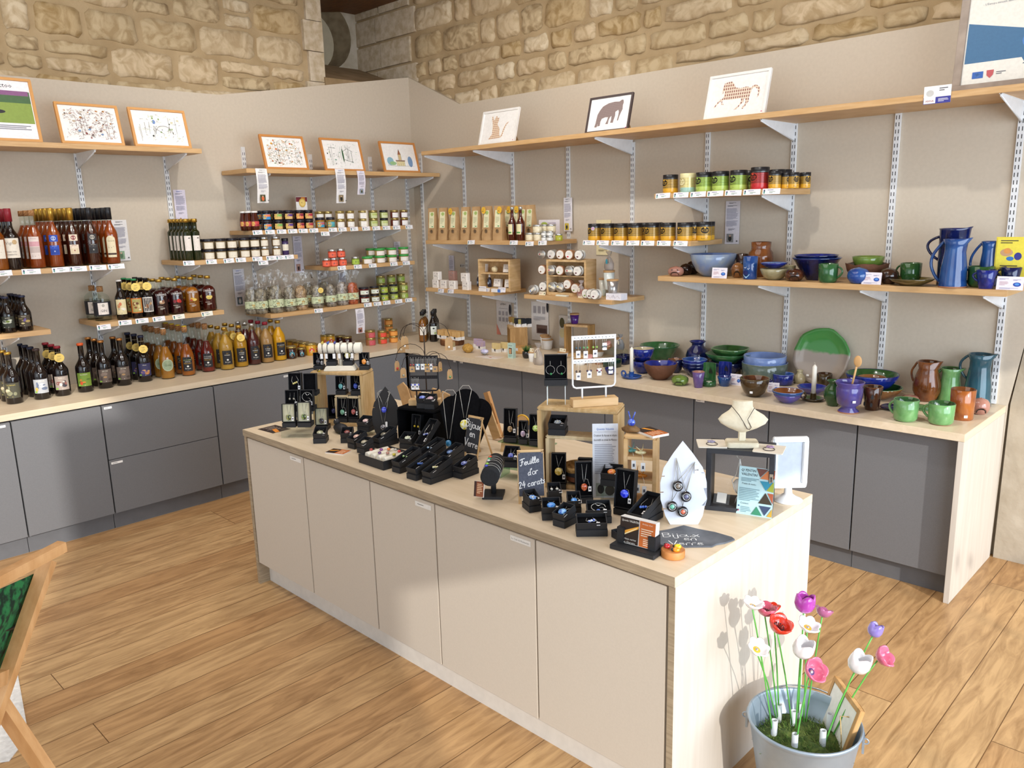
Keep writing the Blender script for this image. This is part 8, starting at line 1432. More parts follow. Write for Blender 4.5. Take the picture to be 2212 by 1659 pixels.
# --- right: three storey crate with insects ---
mk=mark(); r,F5=frame_box('small three storey pine crate with glass insects',T_(1560,800),.082,.185,.075,28,.010,BWD,(.062,.122))
for dx,z,c,n,k in ((-.022,.131,'#5aa8a8','turquoise glass hummingbird',0),(.018,.131,'#e0d8a8','cream glass dragonfly',0),(-.004,.071,'#e0942c','amber glass dragonfly',1),(.024,.071,'#d88420','orange glass dragonfly',0)):
    g=thing('glass_insect',n+' in the pine crate','ornament',F5+Vector((dx*.7,-.02,z)),.7); mb=MB(); mb.ball((0,0,.007),.013,.005,.005,gem(c),12,8); mb.ball((-.012,0,.009),.004,.004,.004,gem(c),8,6); link('body',mb.mesh('body'),g); mb=MB()
    for s in (-1,1): mb.tube([(0,0,.01),(.004*s,.006*s,.016),(.01*s-.004,.012*s,.026)],.0016,gem(c),5,r2=.0006)
    link('wings',mb.mesh('wings'),g); mb=MB(); mb.tube([(0,-.004,.007),(.002,-.020,.002),(.003,-.0235,-.014)],.0005,STRG,3); mb.box(-.003,.008,-.0245,-.024,-.034,-.012,TAGW); mb.box(0,.005,-.0248,-.0245,-.028,-.02,prt('#5a5a64')); link('price_tag',mb.mesh('tag'),g)
r=thing('driftwood','small brown driftwood piece on top of the crate','driftwood',F5+Vector((-.018,-.02,.1855)),.3); link('wood',MB().ball((0,0,.009),.024,.014,.010,mat('driftwood','#8a6a44',rough=.9,col2='#6a4c2c',scale=40,bump=1),14,8,lambda x,y,z:1+.15*math.sin(4*x+3*z)).mesh('wood'),r)
r=thing('glass_snail','blue glass snail with two tall feelers on the driftwood','ornament',F5+Vector((-.018,-.02,.203)),.3); mb=MB(); mb.ball((0,0,.008),.010,.009,.010,gem('#2c44b0','#5a7ad8'),14,10); link('shell',mb.mesh('shell'),r); mb=MB(); mb.tube([(-.002,0,.014),(-.008,0,.036)],.0018,gem('#3a5ac0'),6); mb.tube([(.002,0,.014),(.010,0,.036)],.0018,gem('#3a5ac0'),6); link('feelers',mb.mesh('feelers'),r)
tag_leaflet('orange leaflets on top of the pine crate',None,.075,.05,-.3,wh=F5+Vector((.028,.0,.1855)),n=4)
grow(mk,Vector((F5.x,F5.y,ZT)),1.25)
# boxes in the sun
g='open black boxes in the sunny front of the island'
L6=(('W',T_(350,900),.042,.06,66,('flower','#5a90d8','#a8c8f0'),'black box with a blue flower below the easel board','blue glass flower pendant'),('W',T_(610,780),.044,.05,48,('ear','#e0dcd0',None),'black box behind the plain blue disc one','white bead earrings'),('W',T_(565,1010),.058,.055,45,('round','#3a84d8','#5aa0e8'),'black box with a plain sky blue round','sky blue round pendant'),('W',T_(865,922),.044,.055,44,('drop','#3a86d4','#6aa8e4'),'small black box with a sky blue drop','sky blue drop pendant with tag'),('W',T_(1195,1050),.075,.055,43,('chain','#3a6ac8',None),'wide black box with a silver chain','silver chain bracelet with blue bead in the sun'),('W',T_(655,1100),.045,.062,3,('round','#2c6ac0','#8ac0ec'),'black box with swirled blue cabochon in front','swirled blue cabochon'),('W',T_(1100,1226),.09,.05,43,('bead','#2c58c0','#e0e4ec'),'widest black box in front with blue beads','two blue beads on a chain'),('W',T_(1660,1108),.052,.125,4,('bead','#2c58c8','#6a90e0'),'long black box leaning behind the card holder','bright blue beads in the long box'))
for t,p,w,d,rz,j,l,jl in L6: jbox(t,p,w,d,rz,j,l,jl,grp=g)
jbox('U',T_(1000,785),.056,.05,46,('drop','#b8482c','#d87a4c'),'tall black box with the orange red drop','large orange red glass drop',H=.112,grp=g); jbox('U',T_(1510,950),.066,.055,12,('round','#1c2cd8','#4a60f0'),'tall grey black box with the deep blue round drop','large deep blue round glass drop',H=.12,grp=g)
cr=at(*T_(1290,770),ZT); r=thing('acrylic_riser','clear block riser in the sun under the orange disc box','riser',cr+Vector((0,.04,0)),rad(22)); mb=MB(); 
for a in ((-.035,.035,-.035,.035,.05,.0525),(-.035,-.0335,-.035,.035,0,.05),(.0335,.035,-.035,.035,0,.05)): mb.box(*a,CLEAR)
link('riser',mb.mesh('riser'),r); jbox('W',None,.064,.062,22,('round','#d86a1c','#e89a4c'),'black box with an orange disc raised on a clear riser','bright orange speckled round pendant',wh=cr+Vector((.008,.008,.053)),grp=g)
# business card holder
mk=mark()
hp=at(*V_(560,790),ZT); r=thing('card_holder','black card holder with glassblower business cards','card holder',hp+Vector((-.01,.035,0)),rad(6)); mb=MB(); mb.rbox(-.052,.052,-.030,.030,0,.010,BX,.002); mb.box(-.045,-.028,-.012,.012,.010,.045,BX); mb.box(.028,.045,-.012,.012,.010,.040,BX); mb.box(-.028,.028,.009,.012,.01,.04,BX); link('holder',mb.mesh('holder',.001),r)
b=thing('business_cards','stack of orange and black business cards in the holder','cards',r.location+Vector((0,0,.0105)),rad(14)); b.rotation_euler=(-.12,0,rad(6)); mb=MB(); mb.box(-.040,.042,-.010,.006,0,.056,pap('#efece8')); mb.decal([('r',-.018,.028,.044,.054,prt('#2a1a12')),('r',.024,.028,.036,.054,prt('#c86a2c')),('p',[(-.036,.014),(.003,.036),(.004,.042),(-.036,.024)],prt('#f0a838')),('p',[(-.03,.017),(.0,.036),(.0,.038),(-.03,.02)],prt('#fbe6b0')),('t',-.016,.047,.0065,'Quentin VALENTIN',prt('#f2efe8'),.04),('t',-.016,.009,.0055,'Artisan verrier',prt('#f2efe8'),.032),('t',-.016,.002,.0055,'en Charente',prt('#f2efe8'),.03),('t',.024,.048,.005,"Artisan d'art",prt('#f4e4d0'),.024),('l',.024,.032,.028,.018,4,prt('#f0d8bc')),('l',.026,.012,.02,.016,4,prt('#f0d8bc'))],y=-.0102); link('card_stack',mb.mesh('cards'),b)
grow(mk,hp,1.32)
jbox('F',V_(330,560),.05,.06,-20,('disc','#5a9ad8','#8ac0ec'),'flat black box hidden behind the card holder','pale blue pendant behind the card holder')
# slate with chalk text
sl=[V_(830,500),V_(900,460),V_(1080,430),V_(1280,374),V_(1480,425),V_(1720,470),V_(1960,540),V_(2000,570),V_(1860,620),V_(1740,640),V_(1680,670),V_(1400,672),V_(1130,680),V_(900,700),V_(830,690)]
pts=[at(a,b,ZT) for a,b in sl]; cx=sum(p.x for p in pts)/len(pts); cy=sum(p.y for p in pts)/len(pts); SLM=mat('natural_slate','#4c5058',rough=.6,col2='#6a6e74',scale=12,detail=8,bump=.4)
r=thing('slate_sign','flat ragged slate with white writing Bijoux en verre','sign',(cx,cy,ZT)); mb=MB(); mb.prism([(p.x-cx,p.y-cy) for p in pts][::-1],0,.005,SLM); link('slate',mb.mesh('slate',.001),r)
o0=at(*V_(1300,560),ZT+.005); ex=(at(*V_(1650,500),ZT+.005)-at(*V_(930,505),ZT+.005)); sc_=ex.length; ex.normalize(); ey=Vector((-ex.y,ex.x,0)); mb=MB(); st=MB(); st.decal([chalk([('Bijoux',-.004,.020),('en',.012,-.004),('Verre',.0,-.036)],.030,wd=.0022)]) 
mb.add([tuple(o0-Vector((cx,cy,ZT))+ex*v[0]*1.25+ey*v[2]*1.0+Vector((0,0,.0004))) for v in st.v],st.f,pap('#eef0f2')); link('chalk_writing',mb.mesh('writing'),r)['kind']='stuff'
# ladybirds on a wood disc
mk=mark(); dk=at(*V_(1135,860),ZT)+Vector((-.018,.026,0)); r=thing('wood_disc','round wood disc carrying three glass ladybirds','wood disc',dk); link('disc',MB().lathe([(.026,0),(.027,.002),(.027,.017),(.026,.018)],mat('disc_wood','#c8874c',rough=.5,col2='#a8682f',scale=30),26).mesh('disc'),r)
for dx,dy,c,n,a in ((-.014,-.003,'#b8242c','red',2.6),(.006,.010,'#e8cc1c','yellow',-2.8),(.013,-.007,'#e8901c','orange',-2.5)):
    g=thing('glass_ladybird','tiny %s glass ladybird with black dots'%n,'ornament',dk+Vector((dx,dy,.0182)),a,'glass ladybirds on the wood disc'); mb=MB(); mb.ball((0,0,.004),.0085,.0075,.006,gem(c),14,8)
    for k in range(8): q=k*.8; mb.ball((.0058*math.cos(q),.0052*math.sin(q),.0066),.0012,.0012,.0012,BX,5,4)
    link('shell',mb.mesh('shell'),g); link('head',MB().ball((.009,0,.004),.0034,.004,.0034,gem('#18181c'),8,6).mesh('head'),g)
grow(mk,dk,1.18)
# white leaf stand with chain necklaces
mk=mark()
wl=at(*U_(430,1590),ZT); leafstand('white leaf shaped necklace stand with notched edges',wl+Vector((-.012,.004,0)),rad(42),mat('white_acrylic','#dfe4f0',rough=.3),.105,.19,12,.075)
M=Matrix.Translation(wl+Vector((-.012,.004,0)))@Matrix.Rotation(rad(42),4,'Z')@Matrix.Rotation(-rad(12),4,'X')
for x,z,c,c2,n in ((-.014,.088,'#2c2a2a','#8a7a6a','smoky'),(.004,.064,'#1f1f2c','#6a6a8a','grey blue'),(-.028,.042,'#1f2424','#7ad0b0','black and mint'),(-.004,.030,'#241c1c','#f07a5a','black and coral')):
    g=thing('glass_necklace','%s round glass pendant on a silver chain, white leaf stand'%n,'necklace',M@Vector((x,-.002,z)),rad(42),'necklaces on the white leaf stand'); g.rotation_euler=(Matrix.Rotation(rad(42),4,'Z')@Matrix.Rotation(-rad(12),4,'X')).to_euler()
    mb=MB(); mb.ball((0,-.006,0),.0125,.005,.0125,gem('#1c1c22'),18,10); mb.torus((0,-.011,0),.0075,.001,SILV,16,4,'y'); mb.ball((0,-.0095,0),.006,.002,.006,gem(c2),12,6); link('pendant',mb.mesh('pendant'),g)
    mb=MB(); t=.152-z; mb.tube([(0,-.005,.0125),(-.016-x,-.003,t)],.0008,CORD,4); mb.tube([(0,-.005,.0125),(.026-x,-.003,t-.01)],.0008,CORD,4); link('chain',mb.mesh('chain'),g)
mb=MB(); mb.box(-.005,.005,-.0005,0,-.01,.01,TAGW); mb.T=None; mb.decal([('t',0,-.003,.006,'60E',INK)],y=-.0006); o=solo('price_tag','white price tag hanging on the white leaf stand','price tag',mb.mesh('tag'),M@Vector((.030,-.004,.125)),rad(42))
grow(mk,wl,1.3)
# black frame with bust, packets and hanging ornament
mk=mark(); bp=at(*U_(560,1400),ZT); BK=mat('black_wood','#2a2c32',rough=.5,col2='#33363c',scale=30)
rz=rad(24); r=thing('black_display_frame','open black wooden box with a keyhole plate','display case',bp+Vector((.07,.08,0)),rz); mb=MB(); W,D,H,t=.165,.10,.165,.012
mb.box(-W/2,W/2,-D/2,D/2,H-t,H,BK); mb.box(-W/2,W/2,-D/2,D/2,0,t,BK); mb.box(-W/2,-W/2+t,-D/2,D/2,t,H-t,BK); mb.box(W/2-t,W/2,-D/2,D/2,t,H-t,BK); link('box',mb.mesh('box',.001),r); mb=MB(); mb.rbox(-.0045,.0045,-.0012,0,0,.026,mat('steel_plate','#c8c4ba',rough=.3,metal=.8),.001); mb.box(-.0015,.0015,-.0016,-.0012,.005,.014,DARKS); mb.ball((0,-.0014,.016),.0026,.0006,.0026,DARKS,8,5); link('keyhole_plate',mb.mesh('plate'),r,(W/2-.006,-D/2-.0002,.085))
BF=Matrix.Translation(bp+Vector((.07,.08,0)))@Matrix.Rotation(rz,4,'Z'); CRB=mat('cream_linen','#e0d6bd',rough=.8,col2='#d8cdb2',scale=90)
r=thing('necklace_bust','cream linen bust wearing a thin cord necklace','bust',BF@Vector((.0,-.005,H+.0003)),rad(36)); mb=MB(); mb.rbox(-.04,.04,-.024,.024,0,.014,CRB,.008); link('foot',mb.mesh('foot',.002),r); mb=MB(); mb.box(-.009,.009,-.004,.008,.014,.09,CRB); link('post',mb.mesh('post',.002),r)
n=16;V=[];rows=[(.036,.006,0),(.05,.036,-.006),(.062,.055,-.010),(.072,.062,-.006),(.082,.052,.0),(.092,.034,.008),(.10,.026,.012),(.116,.025,.014)]
for z,w,y in rows:
    for i in range(n+1): a=-PI/2+PI*i/n; V.append((w*math.sin(a),y-.016*math.cos(a)*min(1,w/.03),z))
mb=MB(); mb.add(V,[(j*(n+1)+i,j*(n+1)+i+1,(j+1)*(n+1)+i+1,(j+1)*(n+1)+i) for j in range(len(rows)-1) for i in range(n)],CRB,True); V2=[(x*.96,y+.003,z) for x,y,z in V]; mb.add(V2,[(j*(n+1)+i,(j+1)*(n+1)+i,(j+1)*(n+1)+i+1,j*(n+1)+i+1) for j in range(len(rows)-1) for i in range(n)],CRB,True); mb.add([V[(len(rows)-1)*(n+1)+i] for i in range(n+1)],[tuple(range(n+1))],CRB); link('shoulders',mb.mesh('shoulders'),r)
c=thing('cord_necklace','thin dark cord necklace on the cream bust','necklace',BF@Vector((.0,-.005,H+.0003)),rad(36)); link('cord',MB().tube([(-.027,.0,.103),(-.012,-.020,.086),(-.002,-.028,.07),(.008,-.026,.052),(.014,-.024,.05),(.018,-.025,.056),(.008,-.026,.076),(.02,-.012,.092),(.028,.0,.10)],.0009,mat('dark_cord','#3a2c28'),5).mesh('cord'),c)
for i,(x,y,a,c1,l) in enumerate(((-.075,-.01,.2,'#9a96b8','left of the bust, lilac grey blossom inside'),(.068,-.02,-.1,'#a88ab0','right of the bust, purple blossom inside'))):
    g=thing('jewel_packet','clear square packet '+l,'packet',BF@Vector((x,y,H+.0003)),rz+a,'clear packets beside the bust'); mb=MB(); mb.rbox(-.036,.036,-.036,.036,0,.003,mat('packet_card','#e6ddcc',rough=.6),.003); link('card',mb.mesh('card'),g); mb=MB()
    for k in range(5): mb.ball((.006*math.cos(k*1.26),.010+.006*math.sin(k*1.26),.005),.005,.005,.002,gem(c1),8,5)
    link('blossom',mb.mesh('blossom'),g); link('cord_loop',MB().torus((0,-.010,.0042),.014,.0009,mat('dark_cord','#3a2c28'),18,4,'z',.8,2.2).mesh('loop'),g); 
g=thing('macrame_hanger','white macrame hanger with a pebble inside the black box','hanging ornament',BF@Vector((-.002,-.02,H-t))); WS=mat('white_rope','#e9e6df',rough=.85); mb=MB(); mb.torus((0,0,-.009),.009,.0008,CORD,16,4,'y'); link('ring',mb.mesh('ring'),g); mb=MB()
for k in range(4):
    a=k*PI/2+.4; cx_,cy_=math.cos(a),math.sin(a); mb.tube([(0,0,-.018),(.008*cx_,.008*cy_,-.06),(.0185*cx_,.015*cy_,-.078),(.0185*math.cos(a+.8),.015*math.sin(a+.8),-.092),(.010*math.cos(a+.8),.01*math.sin(a+.8),-.106),(0,0,-.113)],.0013,WS,5); mb.tube([(0,0,-.113),(.006*cx_,.006*cy_,-.125),(.009*cx_,.008*cy_,-.138)],.0011,WS,4)
link('knotted_cord',mb.mesh('cord'),g); link('pebble',MB().ball((0,0,-.09),.0165,.013,.019,mat('white_pebble','#ebe7de',rough=.5),16,10).mesh('pebble'),g)
g=thing('amber_bottle','small amber bottle with black dropper inside the black box','bottle',BF@Vector((.035,.02,t))); link('glass',MB().lathe([(.011,0),(.0125,.003),(.0125,.022),(.006,.03),(.006,.034)],gls('#b07818',.08),14).mesh('glass'),g); link('dropper',MB().lathe([(.0068,.033),(.0068,.042),(.003,.046),(.0025,.055)],BLK,12).mesh('dropper'),g)
g=thing('clear_pouch','clear plastic pouch leaning in the black box','pouch',BF@Vector((-.045,-.03,t)),.3); g.rotation_euler=(-.25,.1,.5); mb=MB(); mb.box(-.02,.02,-.001,.001,0,.07,FILM); mb.box(-.012,.012,-.0005,.0005,.004,.03,pap('#d8d4cc')); link('pouch',mb.mesh('pouch'),g)
grow(mk,bp,1.2)
# postcard
mk=mark()
pc_=at(*U_(1140,1515),ZT)+Vector((.0,.0,0)); r=thing('standing_postcard','pale blue postcard reading Quentin Valentin with triangle photos','postcard',at(*U_(1145,1480),ZT),rad(14)); r.scale=(1.36,1,1.36); r.rotation_euler=(-.17,0,rad(14)); mb=MB(); w,h=.078,.108; mb.box(-w/2,w/2,0,.0008,0,h,pap('#b9dbe2'))
it=[('t',-.018,.097,.0085,'QUENTIN',prt('#25303c'),.032),('t',-.016,.088,.0085,'VALENTIN',prt('#25303c'),.034),('l',-.013,.079,.04,.009,3,prt('#6a8a94')),('t',-.014,.068,.006,'Points de vente :',prt('#2a3a44'),.032),('l',-.013,.046,.046,.03,8,prt('#7a9aa4')),('t',-.022,.024,.0055,'Contact',prt('#2a3a44'),.018),('l',-.018,.012,.024,.014,4,prt('#7a9aa4')),('r',-.034,.019,.003,.003,prt('#3a5a8a')),('r',-.034,.008,.003,.003,prt('#c86a8a'))]
for i,(pp,c_) in enumerate(((((-.001,.107),(.024,.107),(.008,.088)),'#6a4038'),(((.026,.107),(.039,.107),(.039,.086)),'#b05a3a'),(((.008,.085),(.024,.105),(.036,.084)),'#c87848'),(((.008,.08),(.036,.08),(.022,.060)),'#2f8aa8'),(((.038,.082),(.039,.058),(.024,.060)),'#9aa83c'),(((.022,.055),(.038,.030),(.008,.030)),'#3c3428'),(((.026,.055),(.039,.055),(.039,.032)),'#a8583a'),(((.010,.025),(.036,.025),(.023,.004)),'#3a4a6a'),(((-.006,.003),(.005,.022),(.018,.003)),'#3a8a6a'),(((.028,.003),(.039,.003),(.039,.022)),'#c8a03c'))): it.append(('p',list(pp),prt(c_)))
mb.decal(it,y=-.0002); link('card',mb.mesh('card'),r)
# white photo stand
ws=at(*U_(1530,1350),ZT)+Vector((-.018,.028,0)); r=thing('photo_stand','blank white photo frame on a round foot','photo frame',ws,rad(43)); WP=mat('white_plastic','#eef1f4',rough=.3); link('foot',MB().lathe([(.034,0),(.035,.003),(.022,.009),(.010,.018),(.0085,.034)],WP,26).mesh('foot'),r); mb=MB(); mb.T=Matrix.Translation((0,0,.033)); w,h=.084,.128
for a in ((-w/2,w/2,0,.012),(-w/2,w/2,h-.012,h),(-w/2,-w/2+.012,.012,h-.012),(w/2-.012,w/2,.012,h-.012)): mb.box(a[0],a[1],-.006,.006,a[2],a[3],WP)
link('frame',mb.mesh('frame',.002),r); mb=MB(); mb.box(-w/2+.012,w/2-.012,-.001,.003,.045,.033+h-.012,pap('#cbd5e2')); link('blank_sheet',mb.mesh('sheet'),r); r.scale=(1.3,)*3; r.rotation_euler=(0,0,rad(44))
# --- behind: wire tree with kraft tags, red pot, leaning kraft bags ---
tp=at(915,876,ZT); tp=Vector((tp.x-.02,tp.y+.04,ZT)); r=thing('jewellery_tree','dark wire tree with curled branches','jewellery tree',tp,.6); TW=mat('bronze_wire','#3c322c',rough=.45,metal=.5); Ht=hz(tp,700)
mb=MB(); mb.lathe([(.04,0),(.04,.004),(.004,.008),(.003,.02)],TW,16); mb.tube([(0,0,.005),(0,0,Ht*.9)],.0032,TW,6); link('stem',mb.mesh('stem'),r)
HK=[]
for i,(a,z,R) in enumerate(((180,.90,.05),(165,.84,.068),(10,.88,.06),(200,.52,.055),(-10,.50,.065),(190,.60,.07),(40,.56,.04))):
    q=rad(a); c,s=math.cos(q),math.sin(q); z*=Ht; pts=[(c*R*(1-math.cos(PI*k/8)),s*R*(1-math.cos(PI*k/8)),z+R*.9*math.sin(PI*k/8)) for k in range(9)]; e=pts[-1]; pts+=[(e[0]+c*.006,e[1]+s*.006,e[2]-.012),(e[0]+c*.0,e[1]+s*.0,e[2]-.02)]; link('branch',MB().tube(pts,.0015,TW,5).mesh('branch'),r); HK.append(Matrix.Rotation(.6,4,'Z')@Vector((e[0],e[1],e[2]-.02)))
for i,h in enumerate(HK): 
    g=thing('kraft_tag','kraft card with jewellery on the wire tree, '+('upper left front','upper far left','upper right','lower left','lower right','middle left with red heart','middle right')[i],'tag',tp+h,rad(35)+.2*i,'kraft cards on the wire tree'); mb=MB(); w=.02 if i<3 else .016; H=.065 if i<3 else .05; mb.prismy([(-w,-H),(w,-H),(w*.9,-.012),(w*.45,0),(-w*.45,0),(-w*.9,-.012)],-.0005,.0005,KR); link('card',mb.mesh('card'),g)
    mb=MB(); mb.ball((0,-.003,-H*.75),.006,.003,.006,gem(('#e8e4dc','#d8ccb0','#e0d8c8','#9a9a8a','#3a8a4a','#c8242c','#c8a03c')[i]),10,6); mb.torus((0,-.001,-.005),.003,.0006,CORD,10,4,'y'); link('charm',mb.mesh('charm'),g)
rp=at(880,905,ZT); r=thing('red_pot','red glazed pot with a cream rim behind the black leaf stand','pot',Vector((rp.x-.08,2.36,ZT))); link('pot',MB().lathe([(.032,0),(.04,.01),(.043,.05),(.043,.062)],glz('#c8382c','#a82c22'),24).mesh('pot'),r); link('rim',MB().lathe([(.043,.062),(.044,.078),(.041,.079),(.039,.06)],mat('cream_rim','#e8d8b8',rough=.4),24).mesh('rim'),r)
for i,(x,y,a) in enumerate(((-2.95,2.30,-18),(-2.88,2.33,-28),(-2.80,2.31,22),(-2.74,2.30,30))):
    mb=MB(); mb.T=Matrix.Rotation(rad(a),4,'Y'); mb.prismy([(-.03,0),(.03,0),(.03,.10),(.012,.13),(-.03,.12)],-.004,.004,KR); solo('kraft_packet','kraft packet leaning behind the left wooden box, %s'%('first','second','third','fourth')[i],'packet',mb.mesh('packet'),(x,y,ZT+.012),.2,'kraft packets behind the left box')
mb=MB(); mb.box(-.04,.04,-.01,.01,0,.055,BWD); mb.box(-.034,.034,-.012,-.01,.055,.10,pap('#e0d8c8')); mb.box(-.015,-.005,-.02,.02,0,.11,BWD); solo('wooden_rack','small wooden rack with cream envelopes behind the pine crate','rack',mb.mesh('rack'),F5+Vector((.075,.075,0)),.1)
# ================= bucket of ceramic flowers =================
ZN=mat('galvanised_zinc','#a9b6c2',rough=.42,metal=.55,col2='#94a3b2',scale=9,detail=6); BK_=Vector((-.80,1.925,0))
r=thing('zinc_bucket','galvanised zinc bucket filled with moss and ceramic flowers','bucket',BK_); mb=MB()
mb.lathe([(.100,0),(.103,.004),(.112,.07),(.114,.073),(.113,.08),(.116,.086),(.1155,.093),(.118,.10),(.143,.262),(.147,.270),(.150,.276),(.150,.282),(.146,.284),(.143,.278),(.139,.262),(.125,.17),(.001,.168)],ZN,48); link('shell',mb.mesh('shell'),r)
mb=MB()
for s in (-1,1): mb.box(s*.150-.003,s*.150+.003,-.014,.014,.225,.272,ZN); mb.torus((s*.155,0,.255),.008,.002,ZN,12,5,'y')
mb.tube([(.152*math.cos(PI*k/16),-.02+.165*math.sin(PI*k/16)*-.985,.25-.0*k+.02*math.sin(PI*k/16)) for k in range(17)],.0028,mat('handle_wire','#b8c0c8',rough=.3,metal=.9),6); o=link('bail_handle',mb.mesh('handle'),r); r.rotation_euler=(0,0,rad(200))
MO=mat('moss','#3c4f24',rough=1,col2='#5f6e34',scale=60,bump=1); mb=MB(); mb.lathe([(.128,.185),(.125,.205),(.06,.222),(.001,.226)],MO,30,wob=lambda a,j,x,z:(x,z+.008*math.sin(5*a+j)*(x>.01)))
rr=random.Random(9); M2=[mat('moss_blade_a','#5a7a30',rough=.9),mat('moss_blade_b','#3f5c26',rough=.9),mat('moss_blade_c','#7a8a44',rough=.9)]
for i in range(1500):
    a=rr.uniform(0,2*PI); q=.127*math.sqrt(rr.random()); p=Vector((q*math.cos(a),q*math.sin(a),.203+.02*(1-(q/.13)**2))); d=Vector((rr.uniform(-1,1),rr.uniform(-1,1),rr.uniform(.2,1.1))).normalized()*rr.uniform(.010,.022); e=d.cross(Vector((0,0,1))).normalized()*.0009; mb.add([p-e,p+e,p+d*.7+e*.6+Vector((0,0,.001)),p+d],[(0,1,2,3)],rr.choice(M2))
o=link('moss',mb.mesh('moss'),r); o['kind']='stuff'
BKc=crop(1560,1240,3.96)
def dep(p,dx): # point on the viewing ray at a chosen distance beyond the bucket axis
    d=ray(*p); t=(BK_-CAM).dot(Vector((FW.x,FW.y,0)).normalized())/(Vector((d.x,d.y,0)).dot(Vector((FW.x,FW.y,0)).normalized())); return CAM+d*(t+dx)
STM=mat('green_stem','#5fae4a',rough=.4); PLS=mat('grey_plastic_tube','#c9cdcf',rough=.5)
def bloom(style,R,H,m,inner=None,centre=None):
    n=40;pet={'tulip':4,'poppy':5,'daisy':6}[style]; V=[];lv={'tulip':[(0,0),(.45,.04),(.82,.22),(1,.5),(.96,.78),(.88,1)],'poppy':[(0,0),(.35,.03),(.7,.25),(.92,.6),(1.05,1)],'daisy':[(0,0),(.4,.02),(.75,.25),(1,.7),(1.12,1)]}[style]
    def pt(a,j,q,z,off=0):
        k=abs(math.cos(pet*a/2)); t=j/(len(lv)-1); e=1+(.10 if style!='daisy' else .24)*(k-.6)*t; zz=z+(.20*(k-.7) if style!='tulip' else .22*(k-.6))*t*t; return ((q*R-off)*e*math.cos(a),(q*R-off)*e*math.sin(a),zz*H+off*.8)
    for j,(q,z) in enumerate(lv):
        for i in range(n): V.append(pt(2*PI*i/n,j,q,z))
    L=len(lv)
    for j,(q,z) in enumerate(lv[::-1]):
        for i in range(n): a,b,c=pt(2*PI*i/n,L-1-j,q,z); s=1-.0035/max(R*max(q,.15),.004); V.append((a*s,b*s,c+.0035*(1 if q<.8 else .3)))
    F=[(j*n+i,j*n+(i+1)%n,(j+1)*n+(i+1)%n,(j+1)*n+i) for j in range(2*L-1) for i in range(n)]; A=MB(); A.add(V,F,m,True); out=[('petals',A.mesh('petals'))]; B=MB()
    if centre=='yolk': B.lathe([(.001,H*.13),(R*.62,H*.20),(R*.60,H*.27),(R*.1,H*.29),(.001,H*.29)],mat('yellow_centre','#d8ac38',rough=.3),20); B.ball((0,0,H*.33),R*.17,R*.17,R*.08,SILV,12,6)
    elif centre=='stamens':
        for k in range(14): a=k*2*PI/14; B.tube([(R*.15*math.cos(a),R*.15*math.sin(a),H*.1),(R*.42*math.cos(a),R*.42*math.sin(a),H*.5)],.0009,BX,4); B.ball((R*.42*math.cos(a),R*.42*math.sin(a),H*.5),.0018,.0018,.0018,BX,6,4)
    elif centre=='button': B.lathe([(.001,H*.10),(R*.34,H*.15),(R*.30,H*.19),(.001,H*.2)],mat('purple_centre','#4a3a6c',rough=.3),20); B.ball((0,0,H*.22),R*.17,R*.17,R*.08,SILV,12,6)
    if B.v: out.append(('centre',B.mesh('centre')))
    return out
WHG=mat('white_glaze','#e9e7e4',rough=.12,coat=.5,col2='#dcdade',scale=12); REDG=mat('red_glaze','#d03a22',rough=.12,coat=.5,col2='#b82a1a',scale=12); PKG=mat('pink_glaze','#c0566a',rough=.12,coat=.5,col2='#a8485c',scale=12); MAG=mat('magenta_glaze','#b044a8',rough=.12,coat=.5,col2='#963890',scale=12); MAU=mat('mauve_glaze','#b0648c',rough=.12,coat=.5,col2='#9a5278',scale=12); LIL=mat('lilac_glaze','#8f80c4',rough=.12,coat=.5,col2='#7c6ab0',scale=12); RSE=mat('rose_glaze','#d8708c',rough=.12,coat=.5,col2='#c25c78',scale=12)
FL=(('daisy',WHG,'yolk',262,262,178,.0,'white daisy with yellow heart at the upper left',(-10,10,0),(445,1330)),('poppy',PKG,'stamens',372,318,180,.02,'rose pink poppy behind the white daisy',(-4,10,0),(470,1180)),('poppy',REDG,'stamens',440,290,110,.06,'red poppy half hidden behind the pink one',(0,12,0),(478,1175)),('poppy',REDG,'stamens',485,450,215,-.02,'large red poppy with black stamens',(-22,16,0),(610,1250)),('daisy',WHG,'yolk',300,640,195,-.03,'white daisy with yellow heart at the middle left',(-28,14,0),(460,1180)),('tulip',MAG,None,705,265,185,.03,'magenta tulip, the highest flower',(4,6,0),(640,1130)),('poppy',MAU,None,865,335,150,.04,'mauve pink poppy right of the magenta tulip',(14,22,0),(715,1215)),('daisy',WHG,'yolk',735,450,195,.0,'white daisy below the magenta tulip',(-20,10,0),(700,1220)),('tulip',WHG,None,690,650,195,-.03,'white tulip in the middle above the rose poppy',(-14,8,0),(630,1280)),('poppy',RSE,'button',780,830,215,-.06,'rose poppy facing forward with a round button',(-48,18,0),(620,1450)),('tulip',WHG,None,1168,775,205,-.03,'white tulip on the right',(-10,14,0),(860,1420)),('tulip',LIL,None,1305,490,135,.03,'small lilac tulip at the upper right',(6,22,0),(940,1265)),('poppy',RSE,'button',1370,715,190,.0,'pink poppy at the far right',(-38,34,0),(930,1330)))
TB_=[]
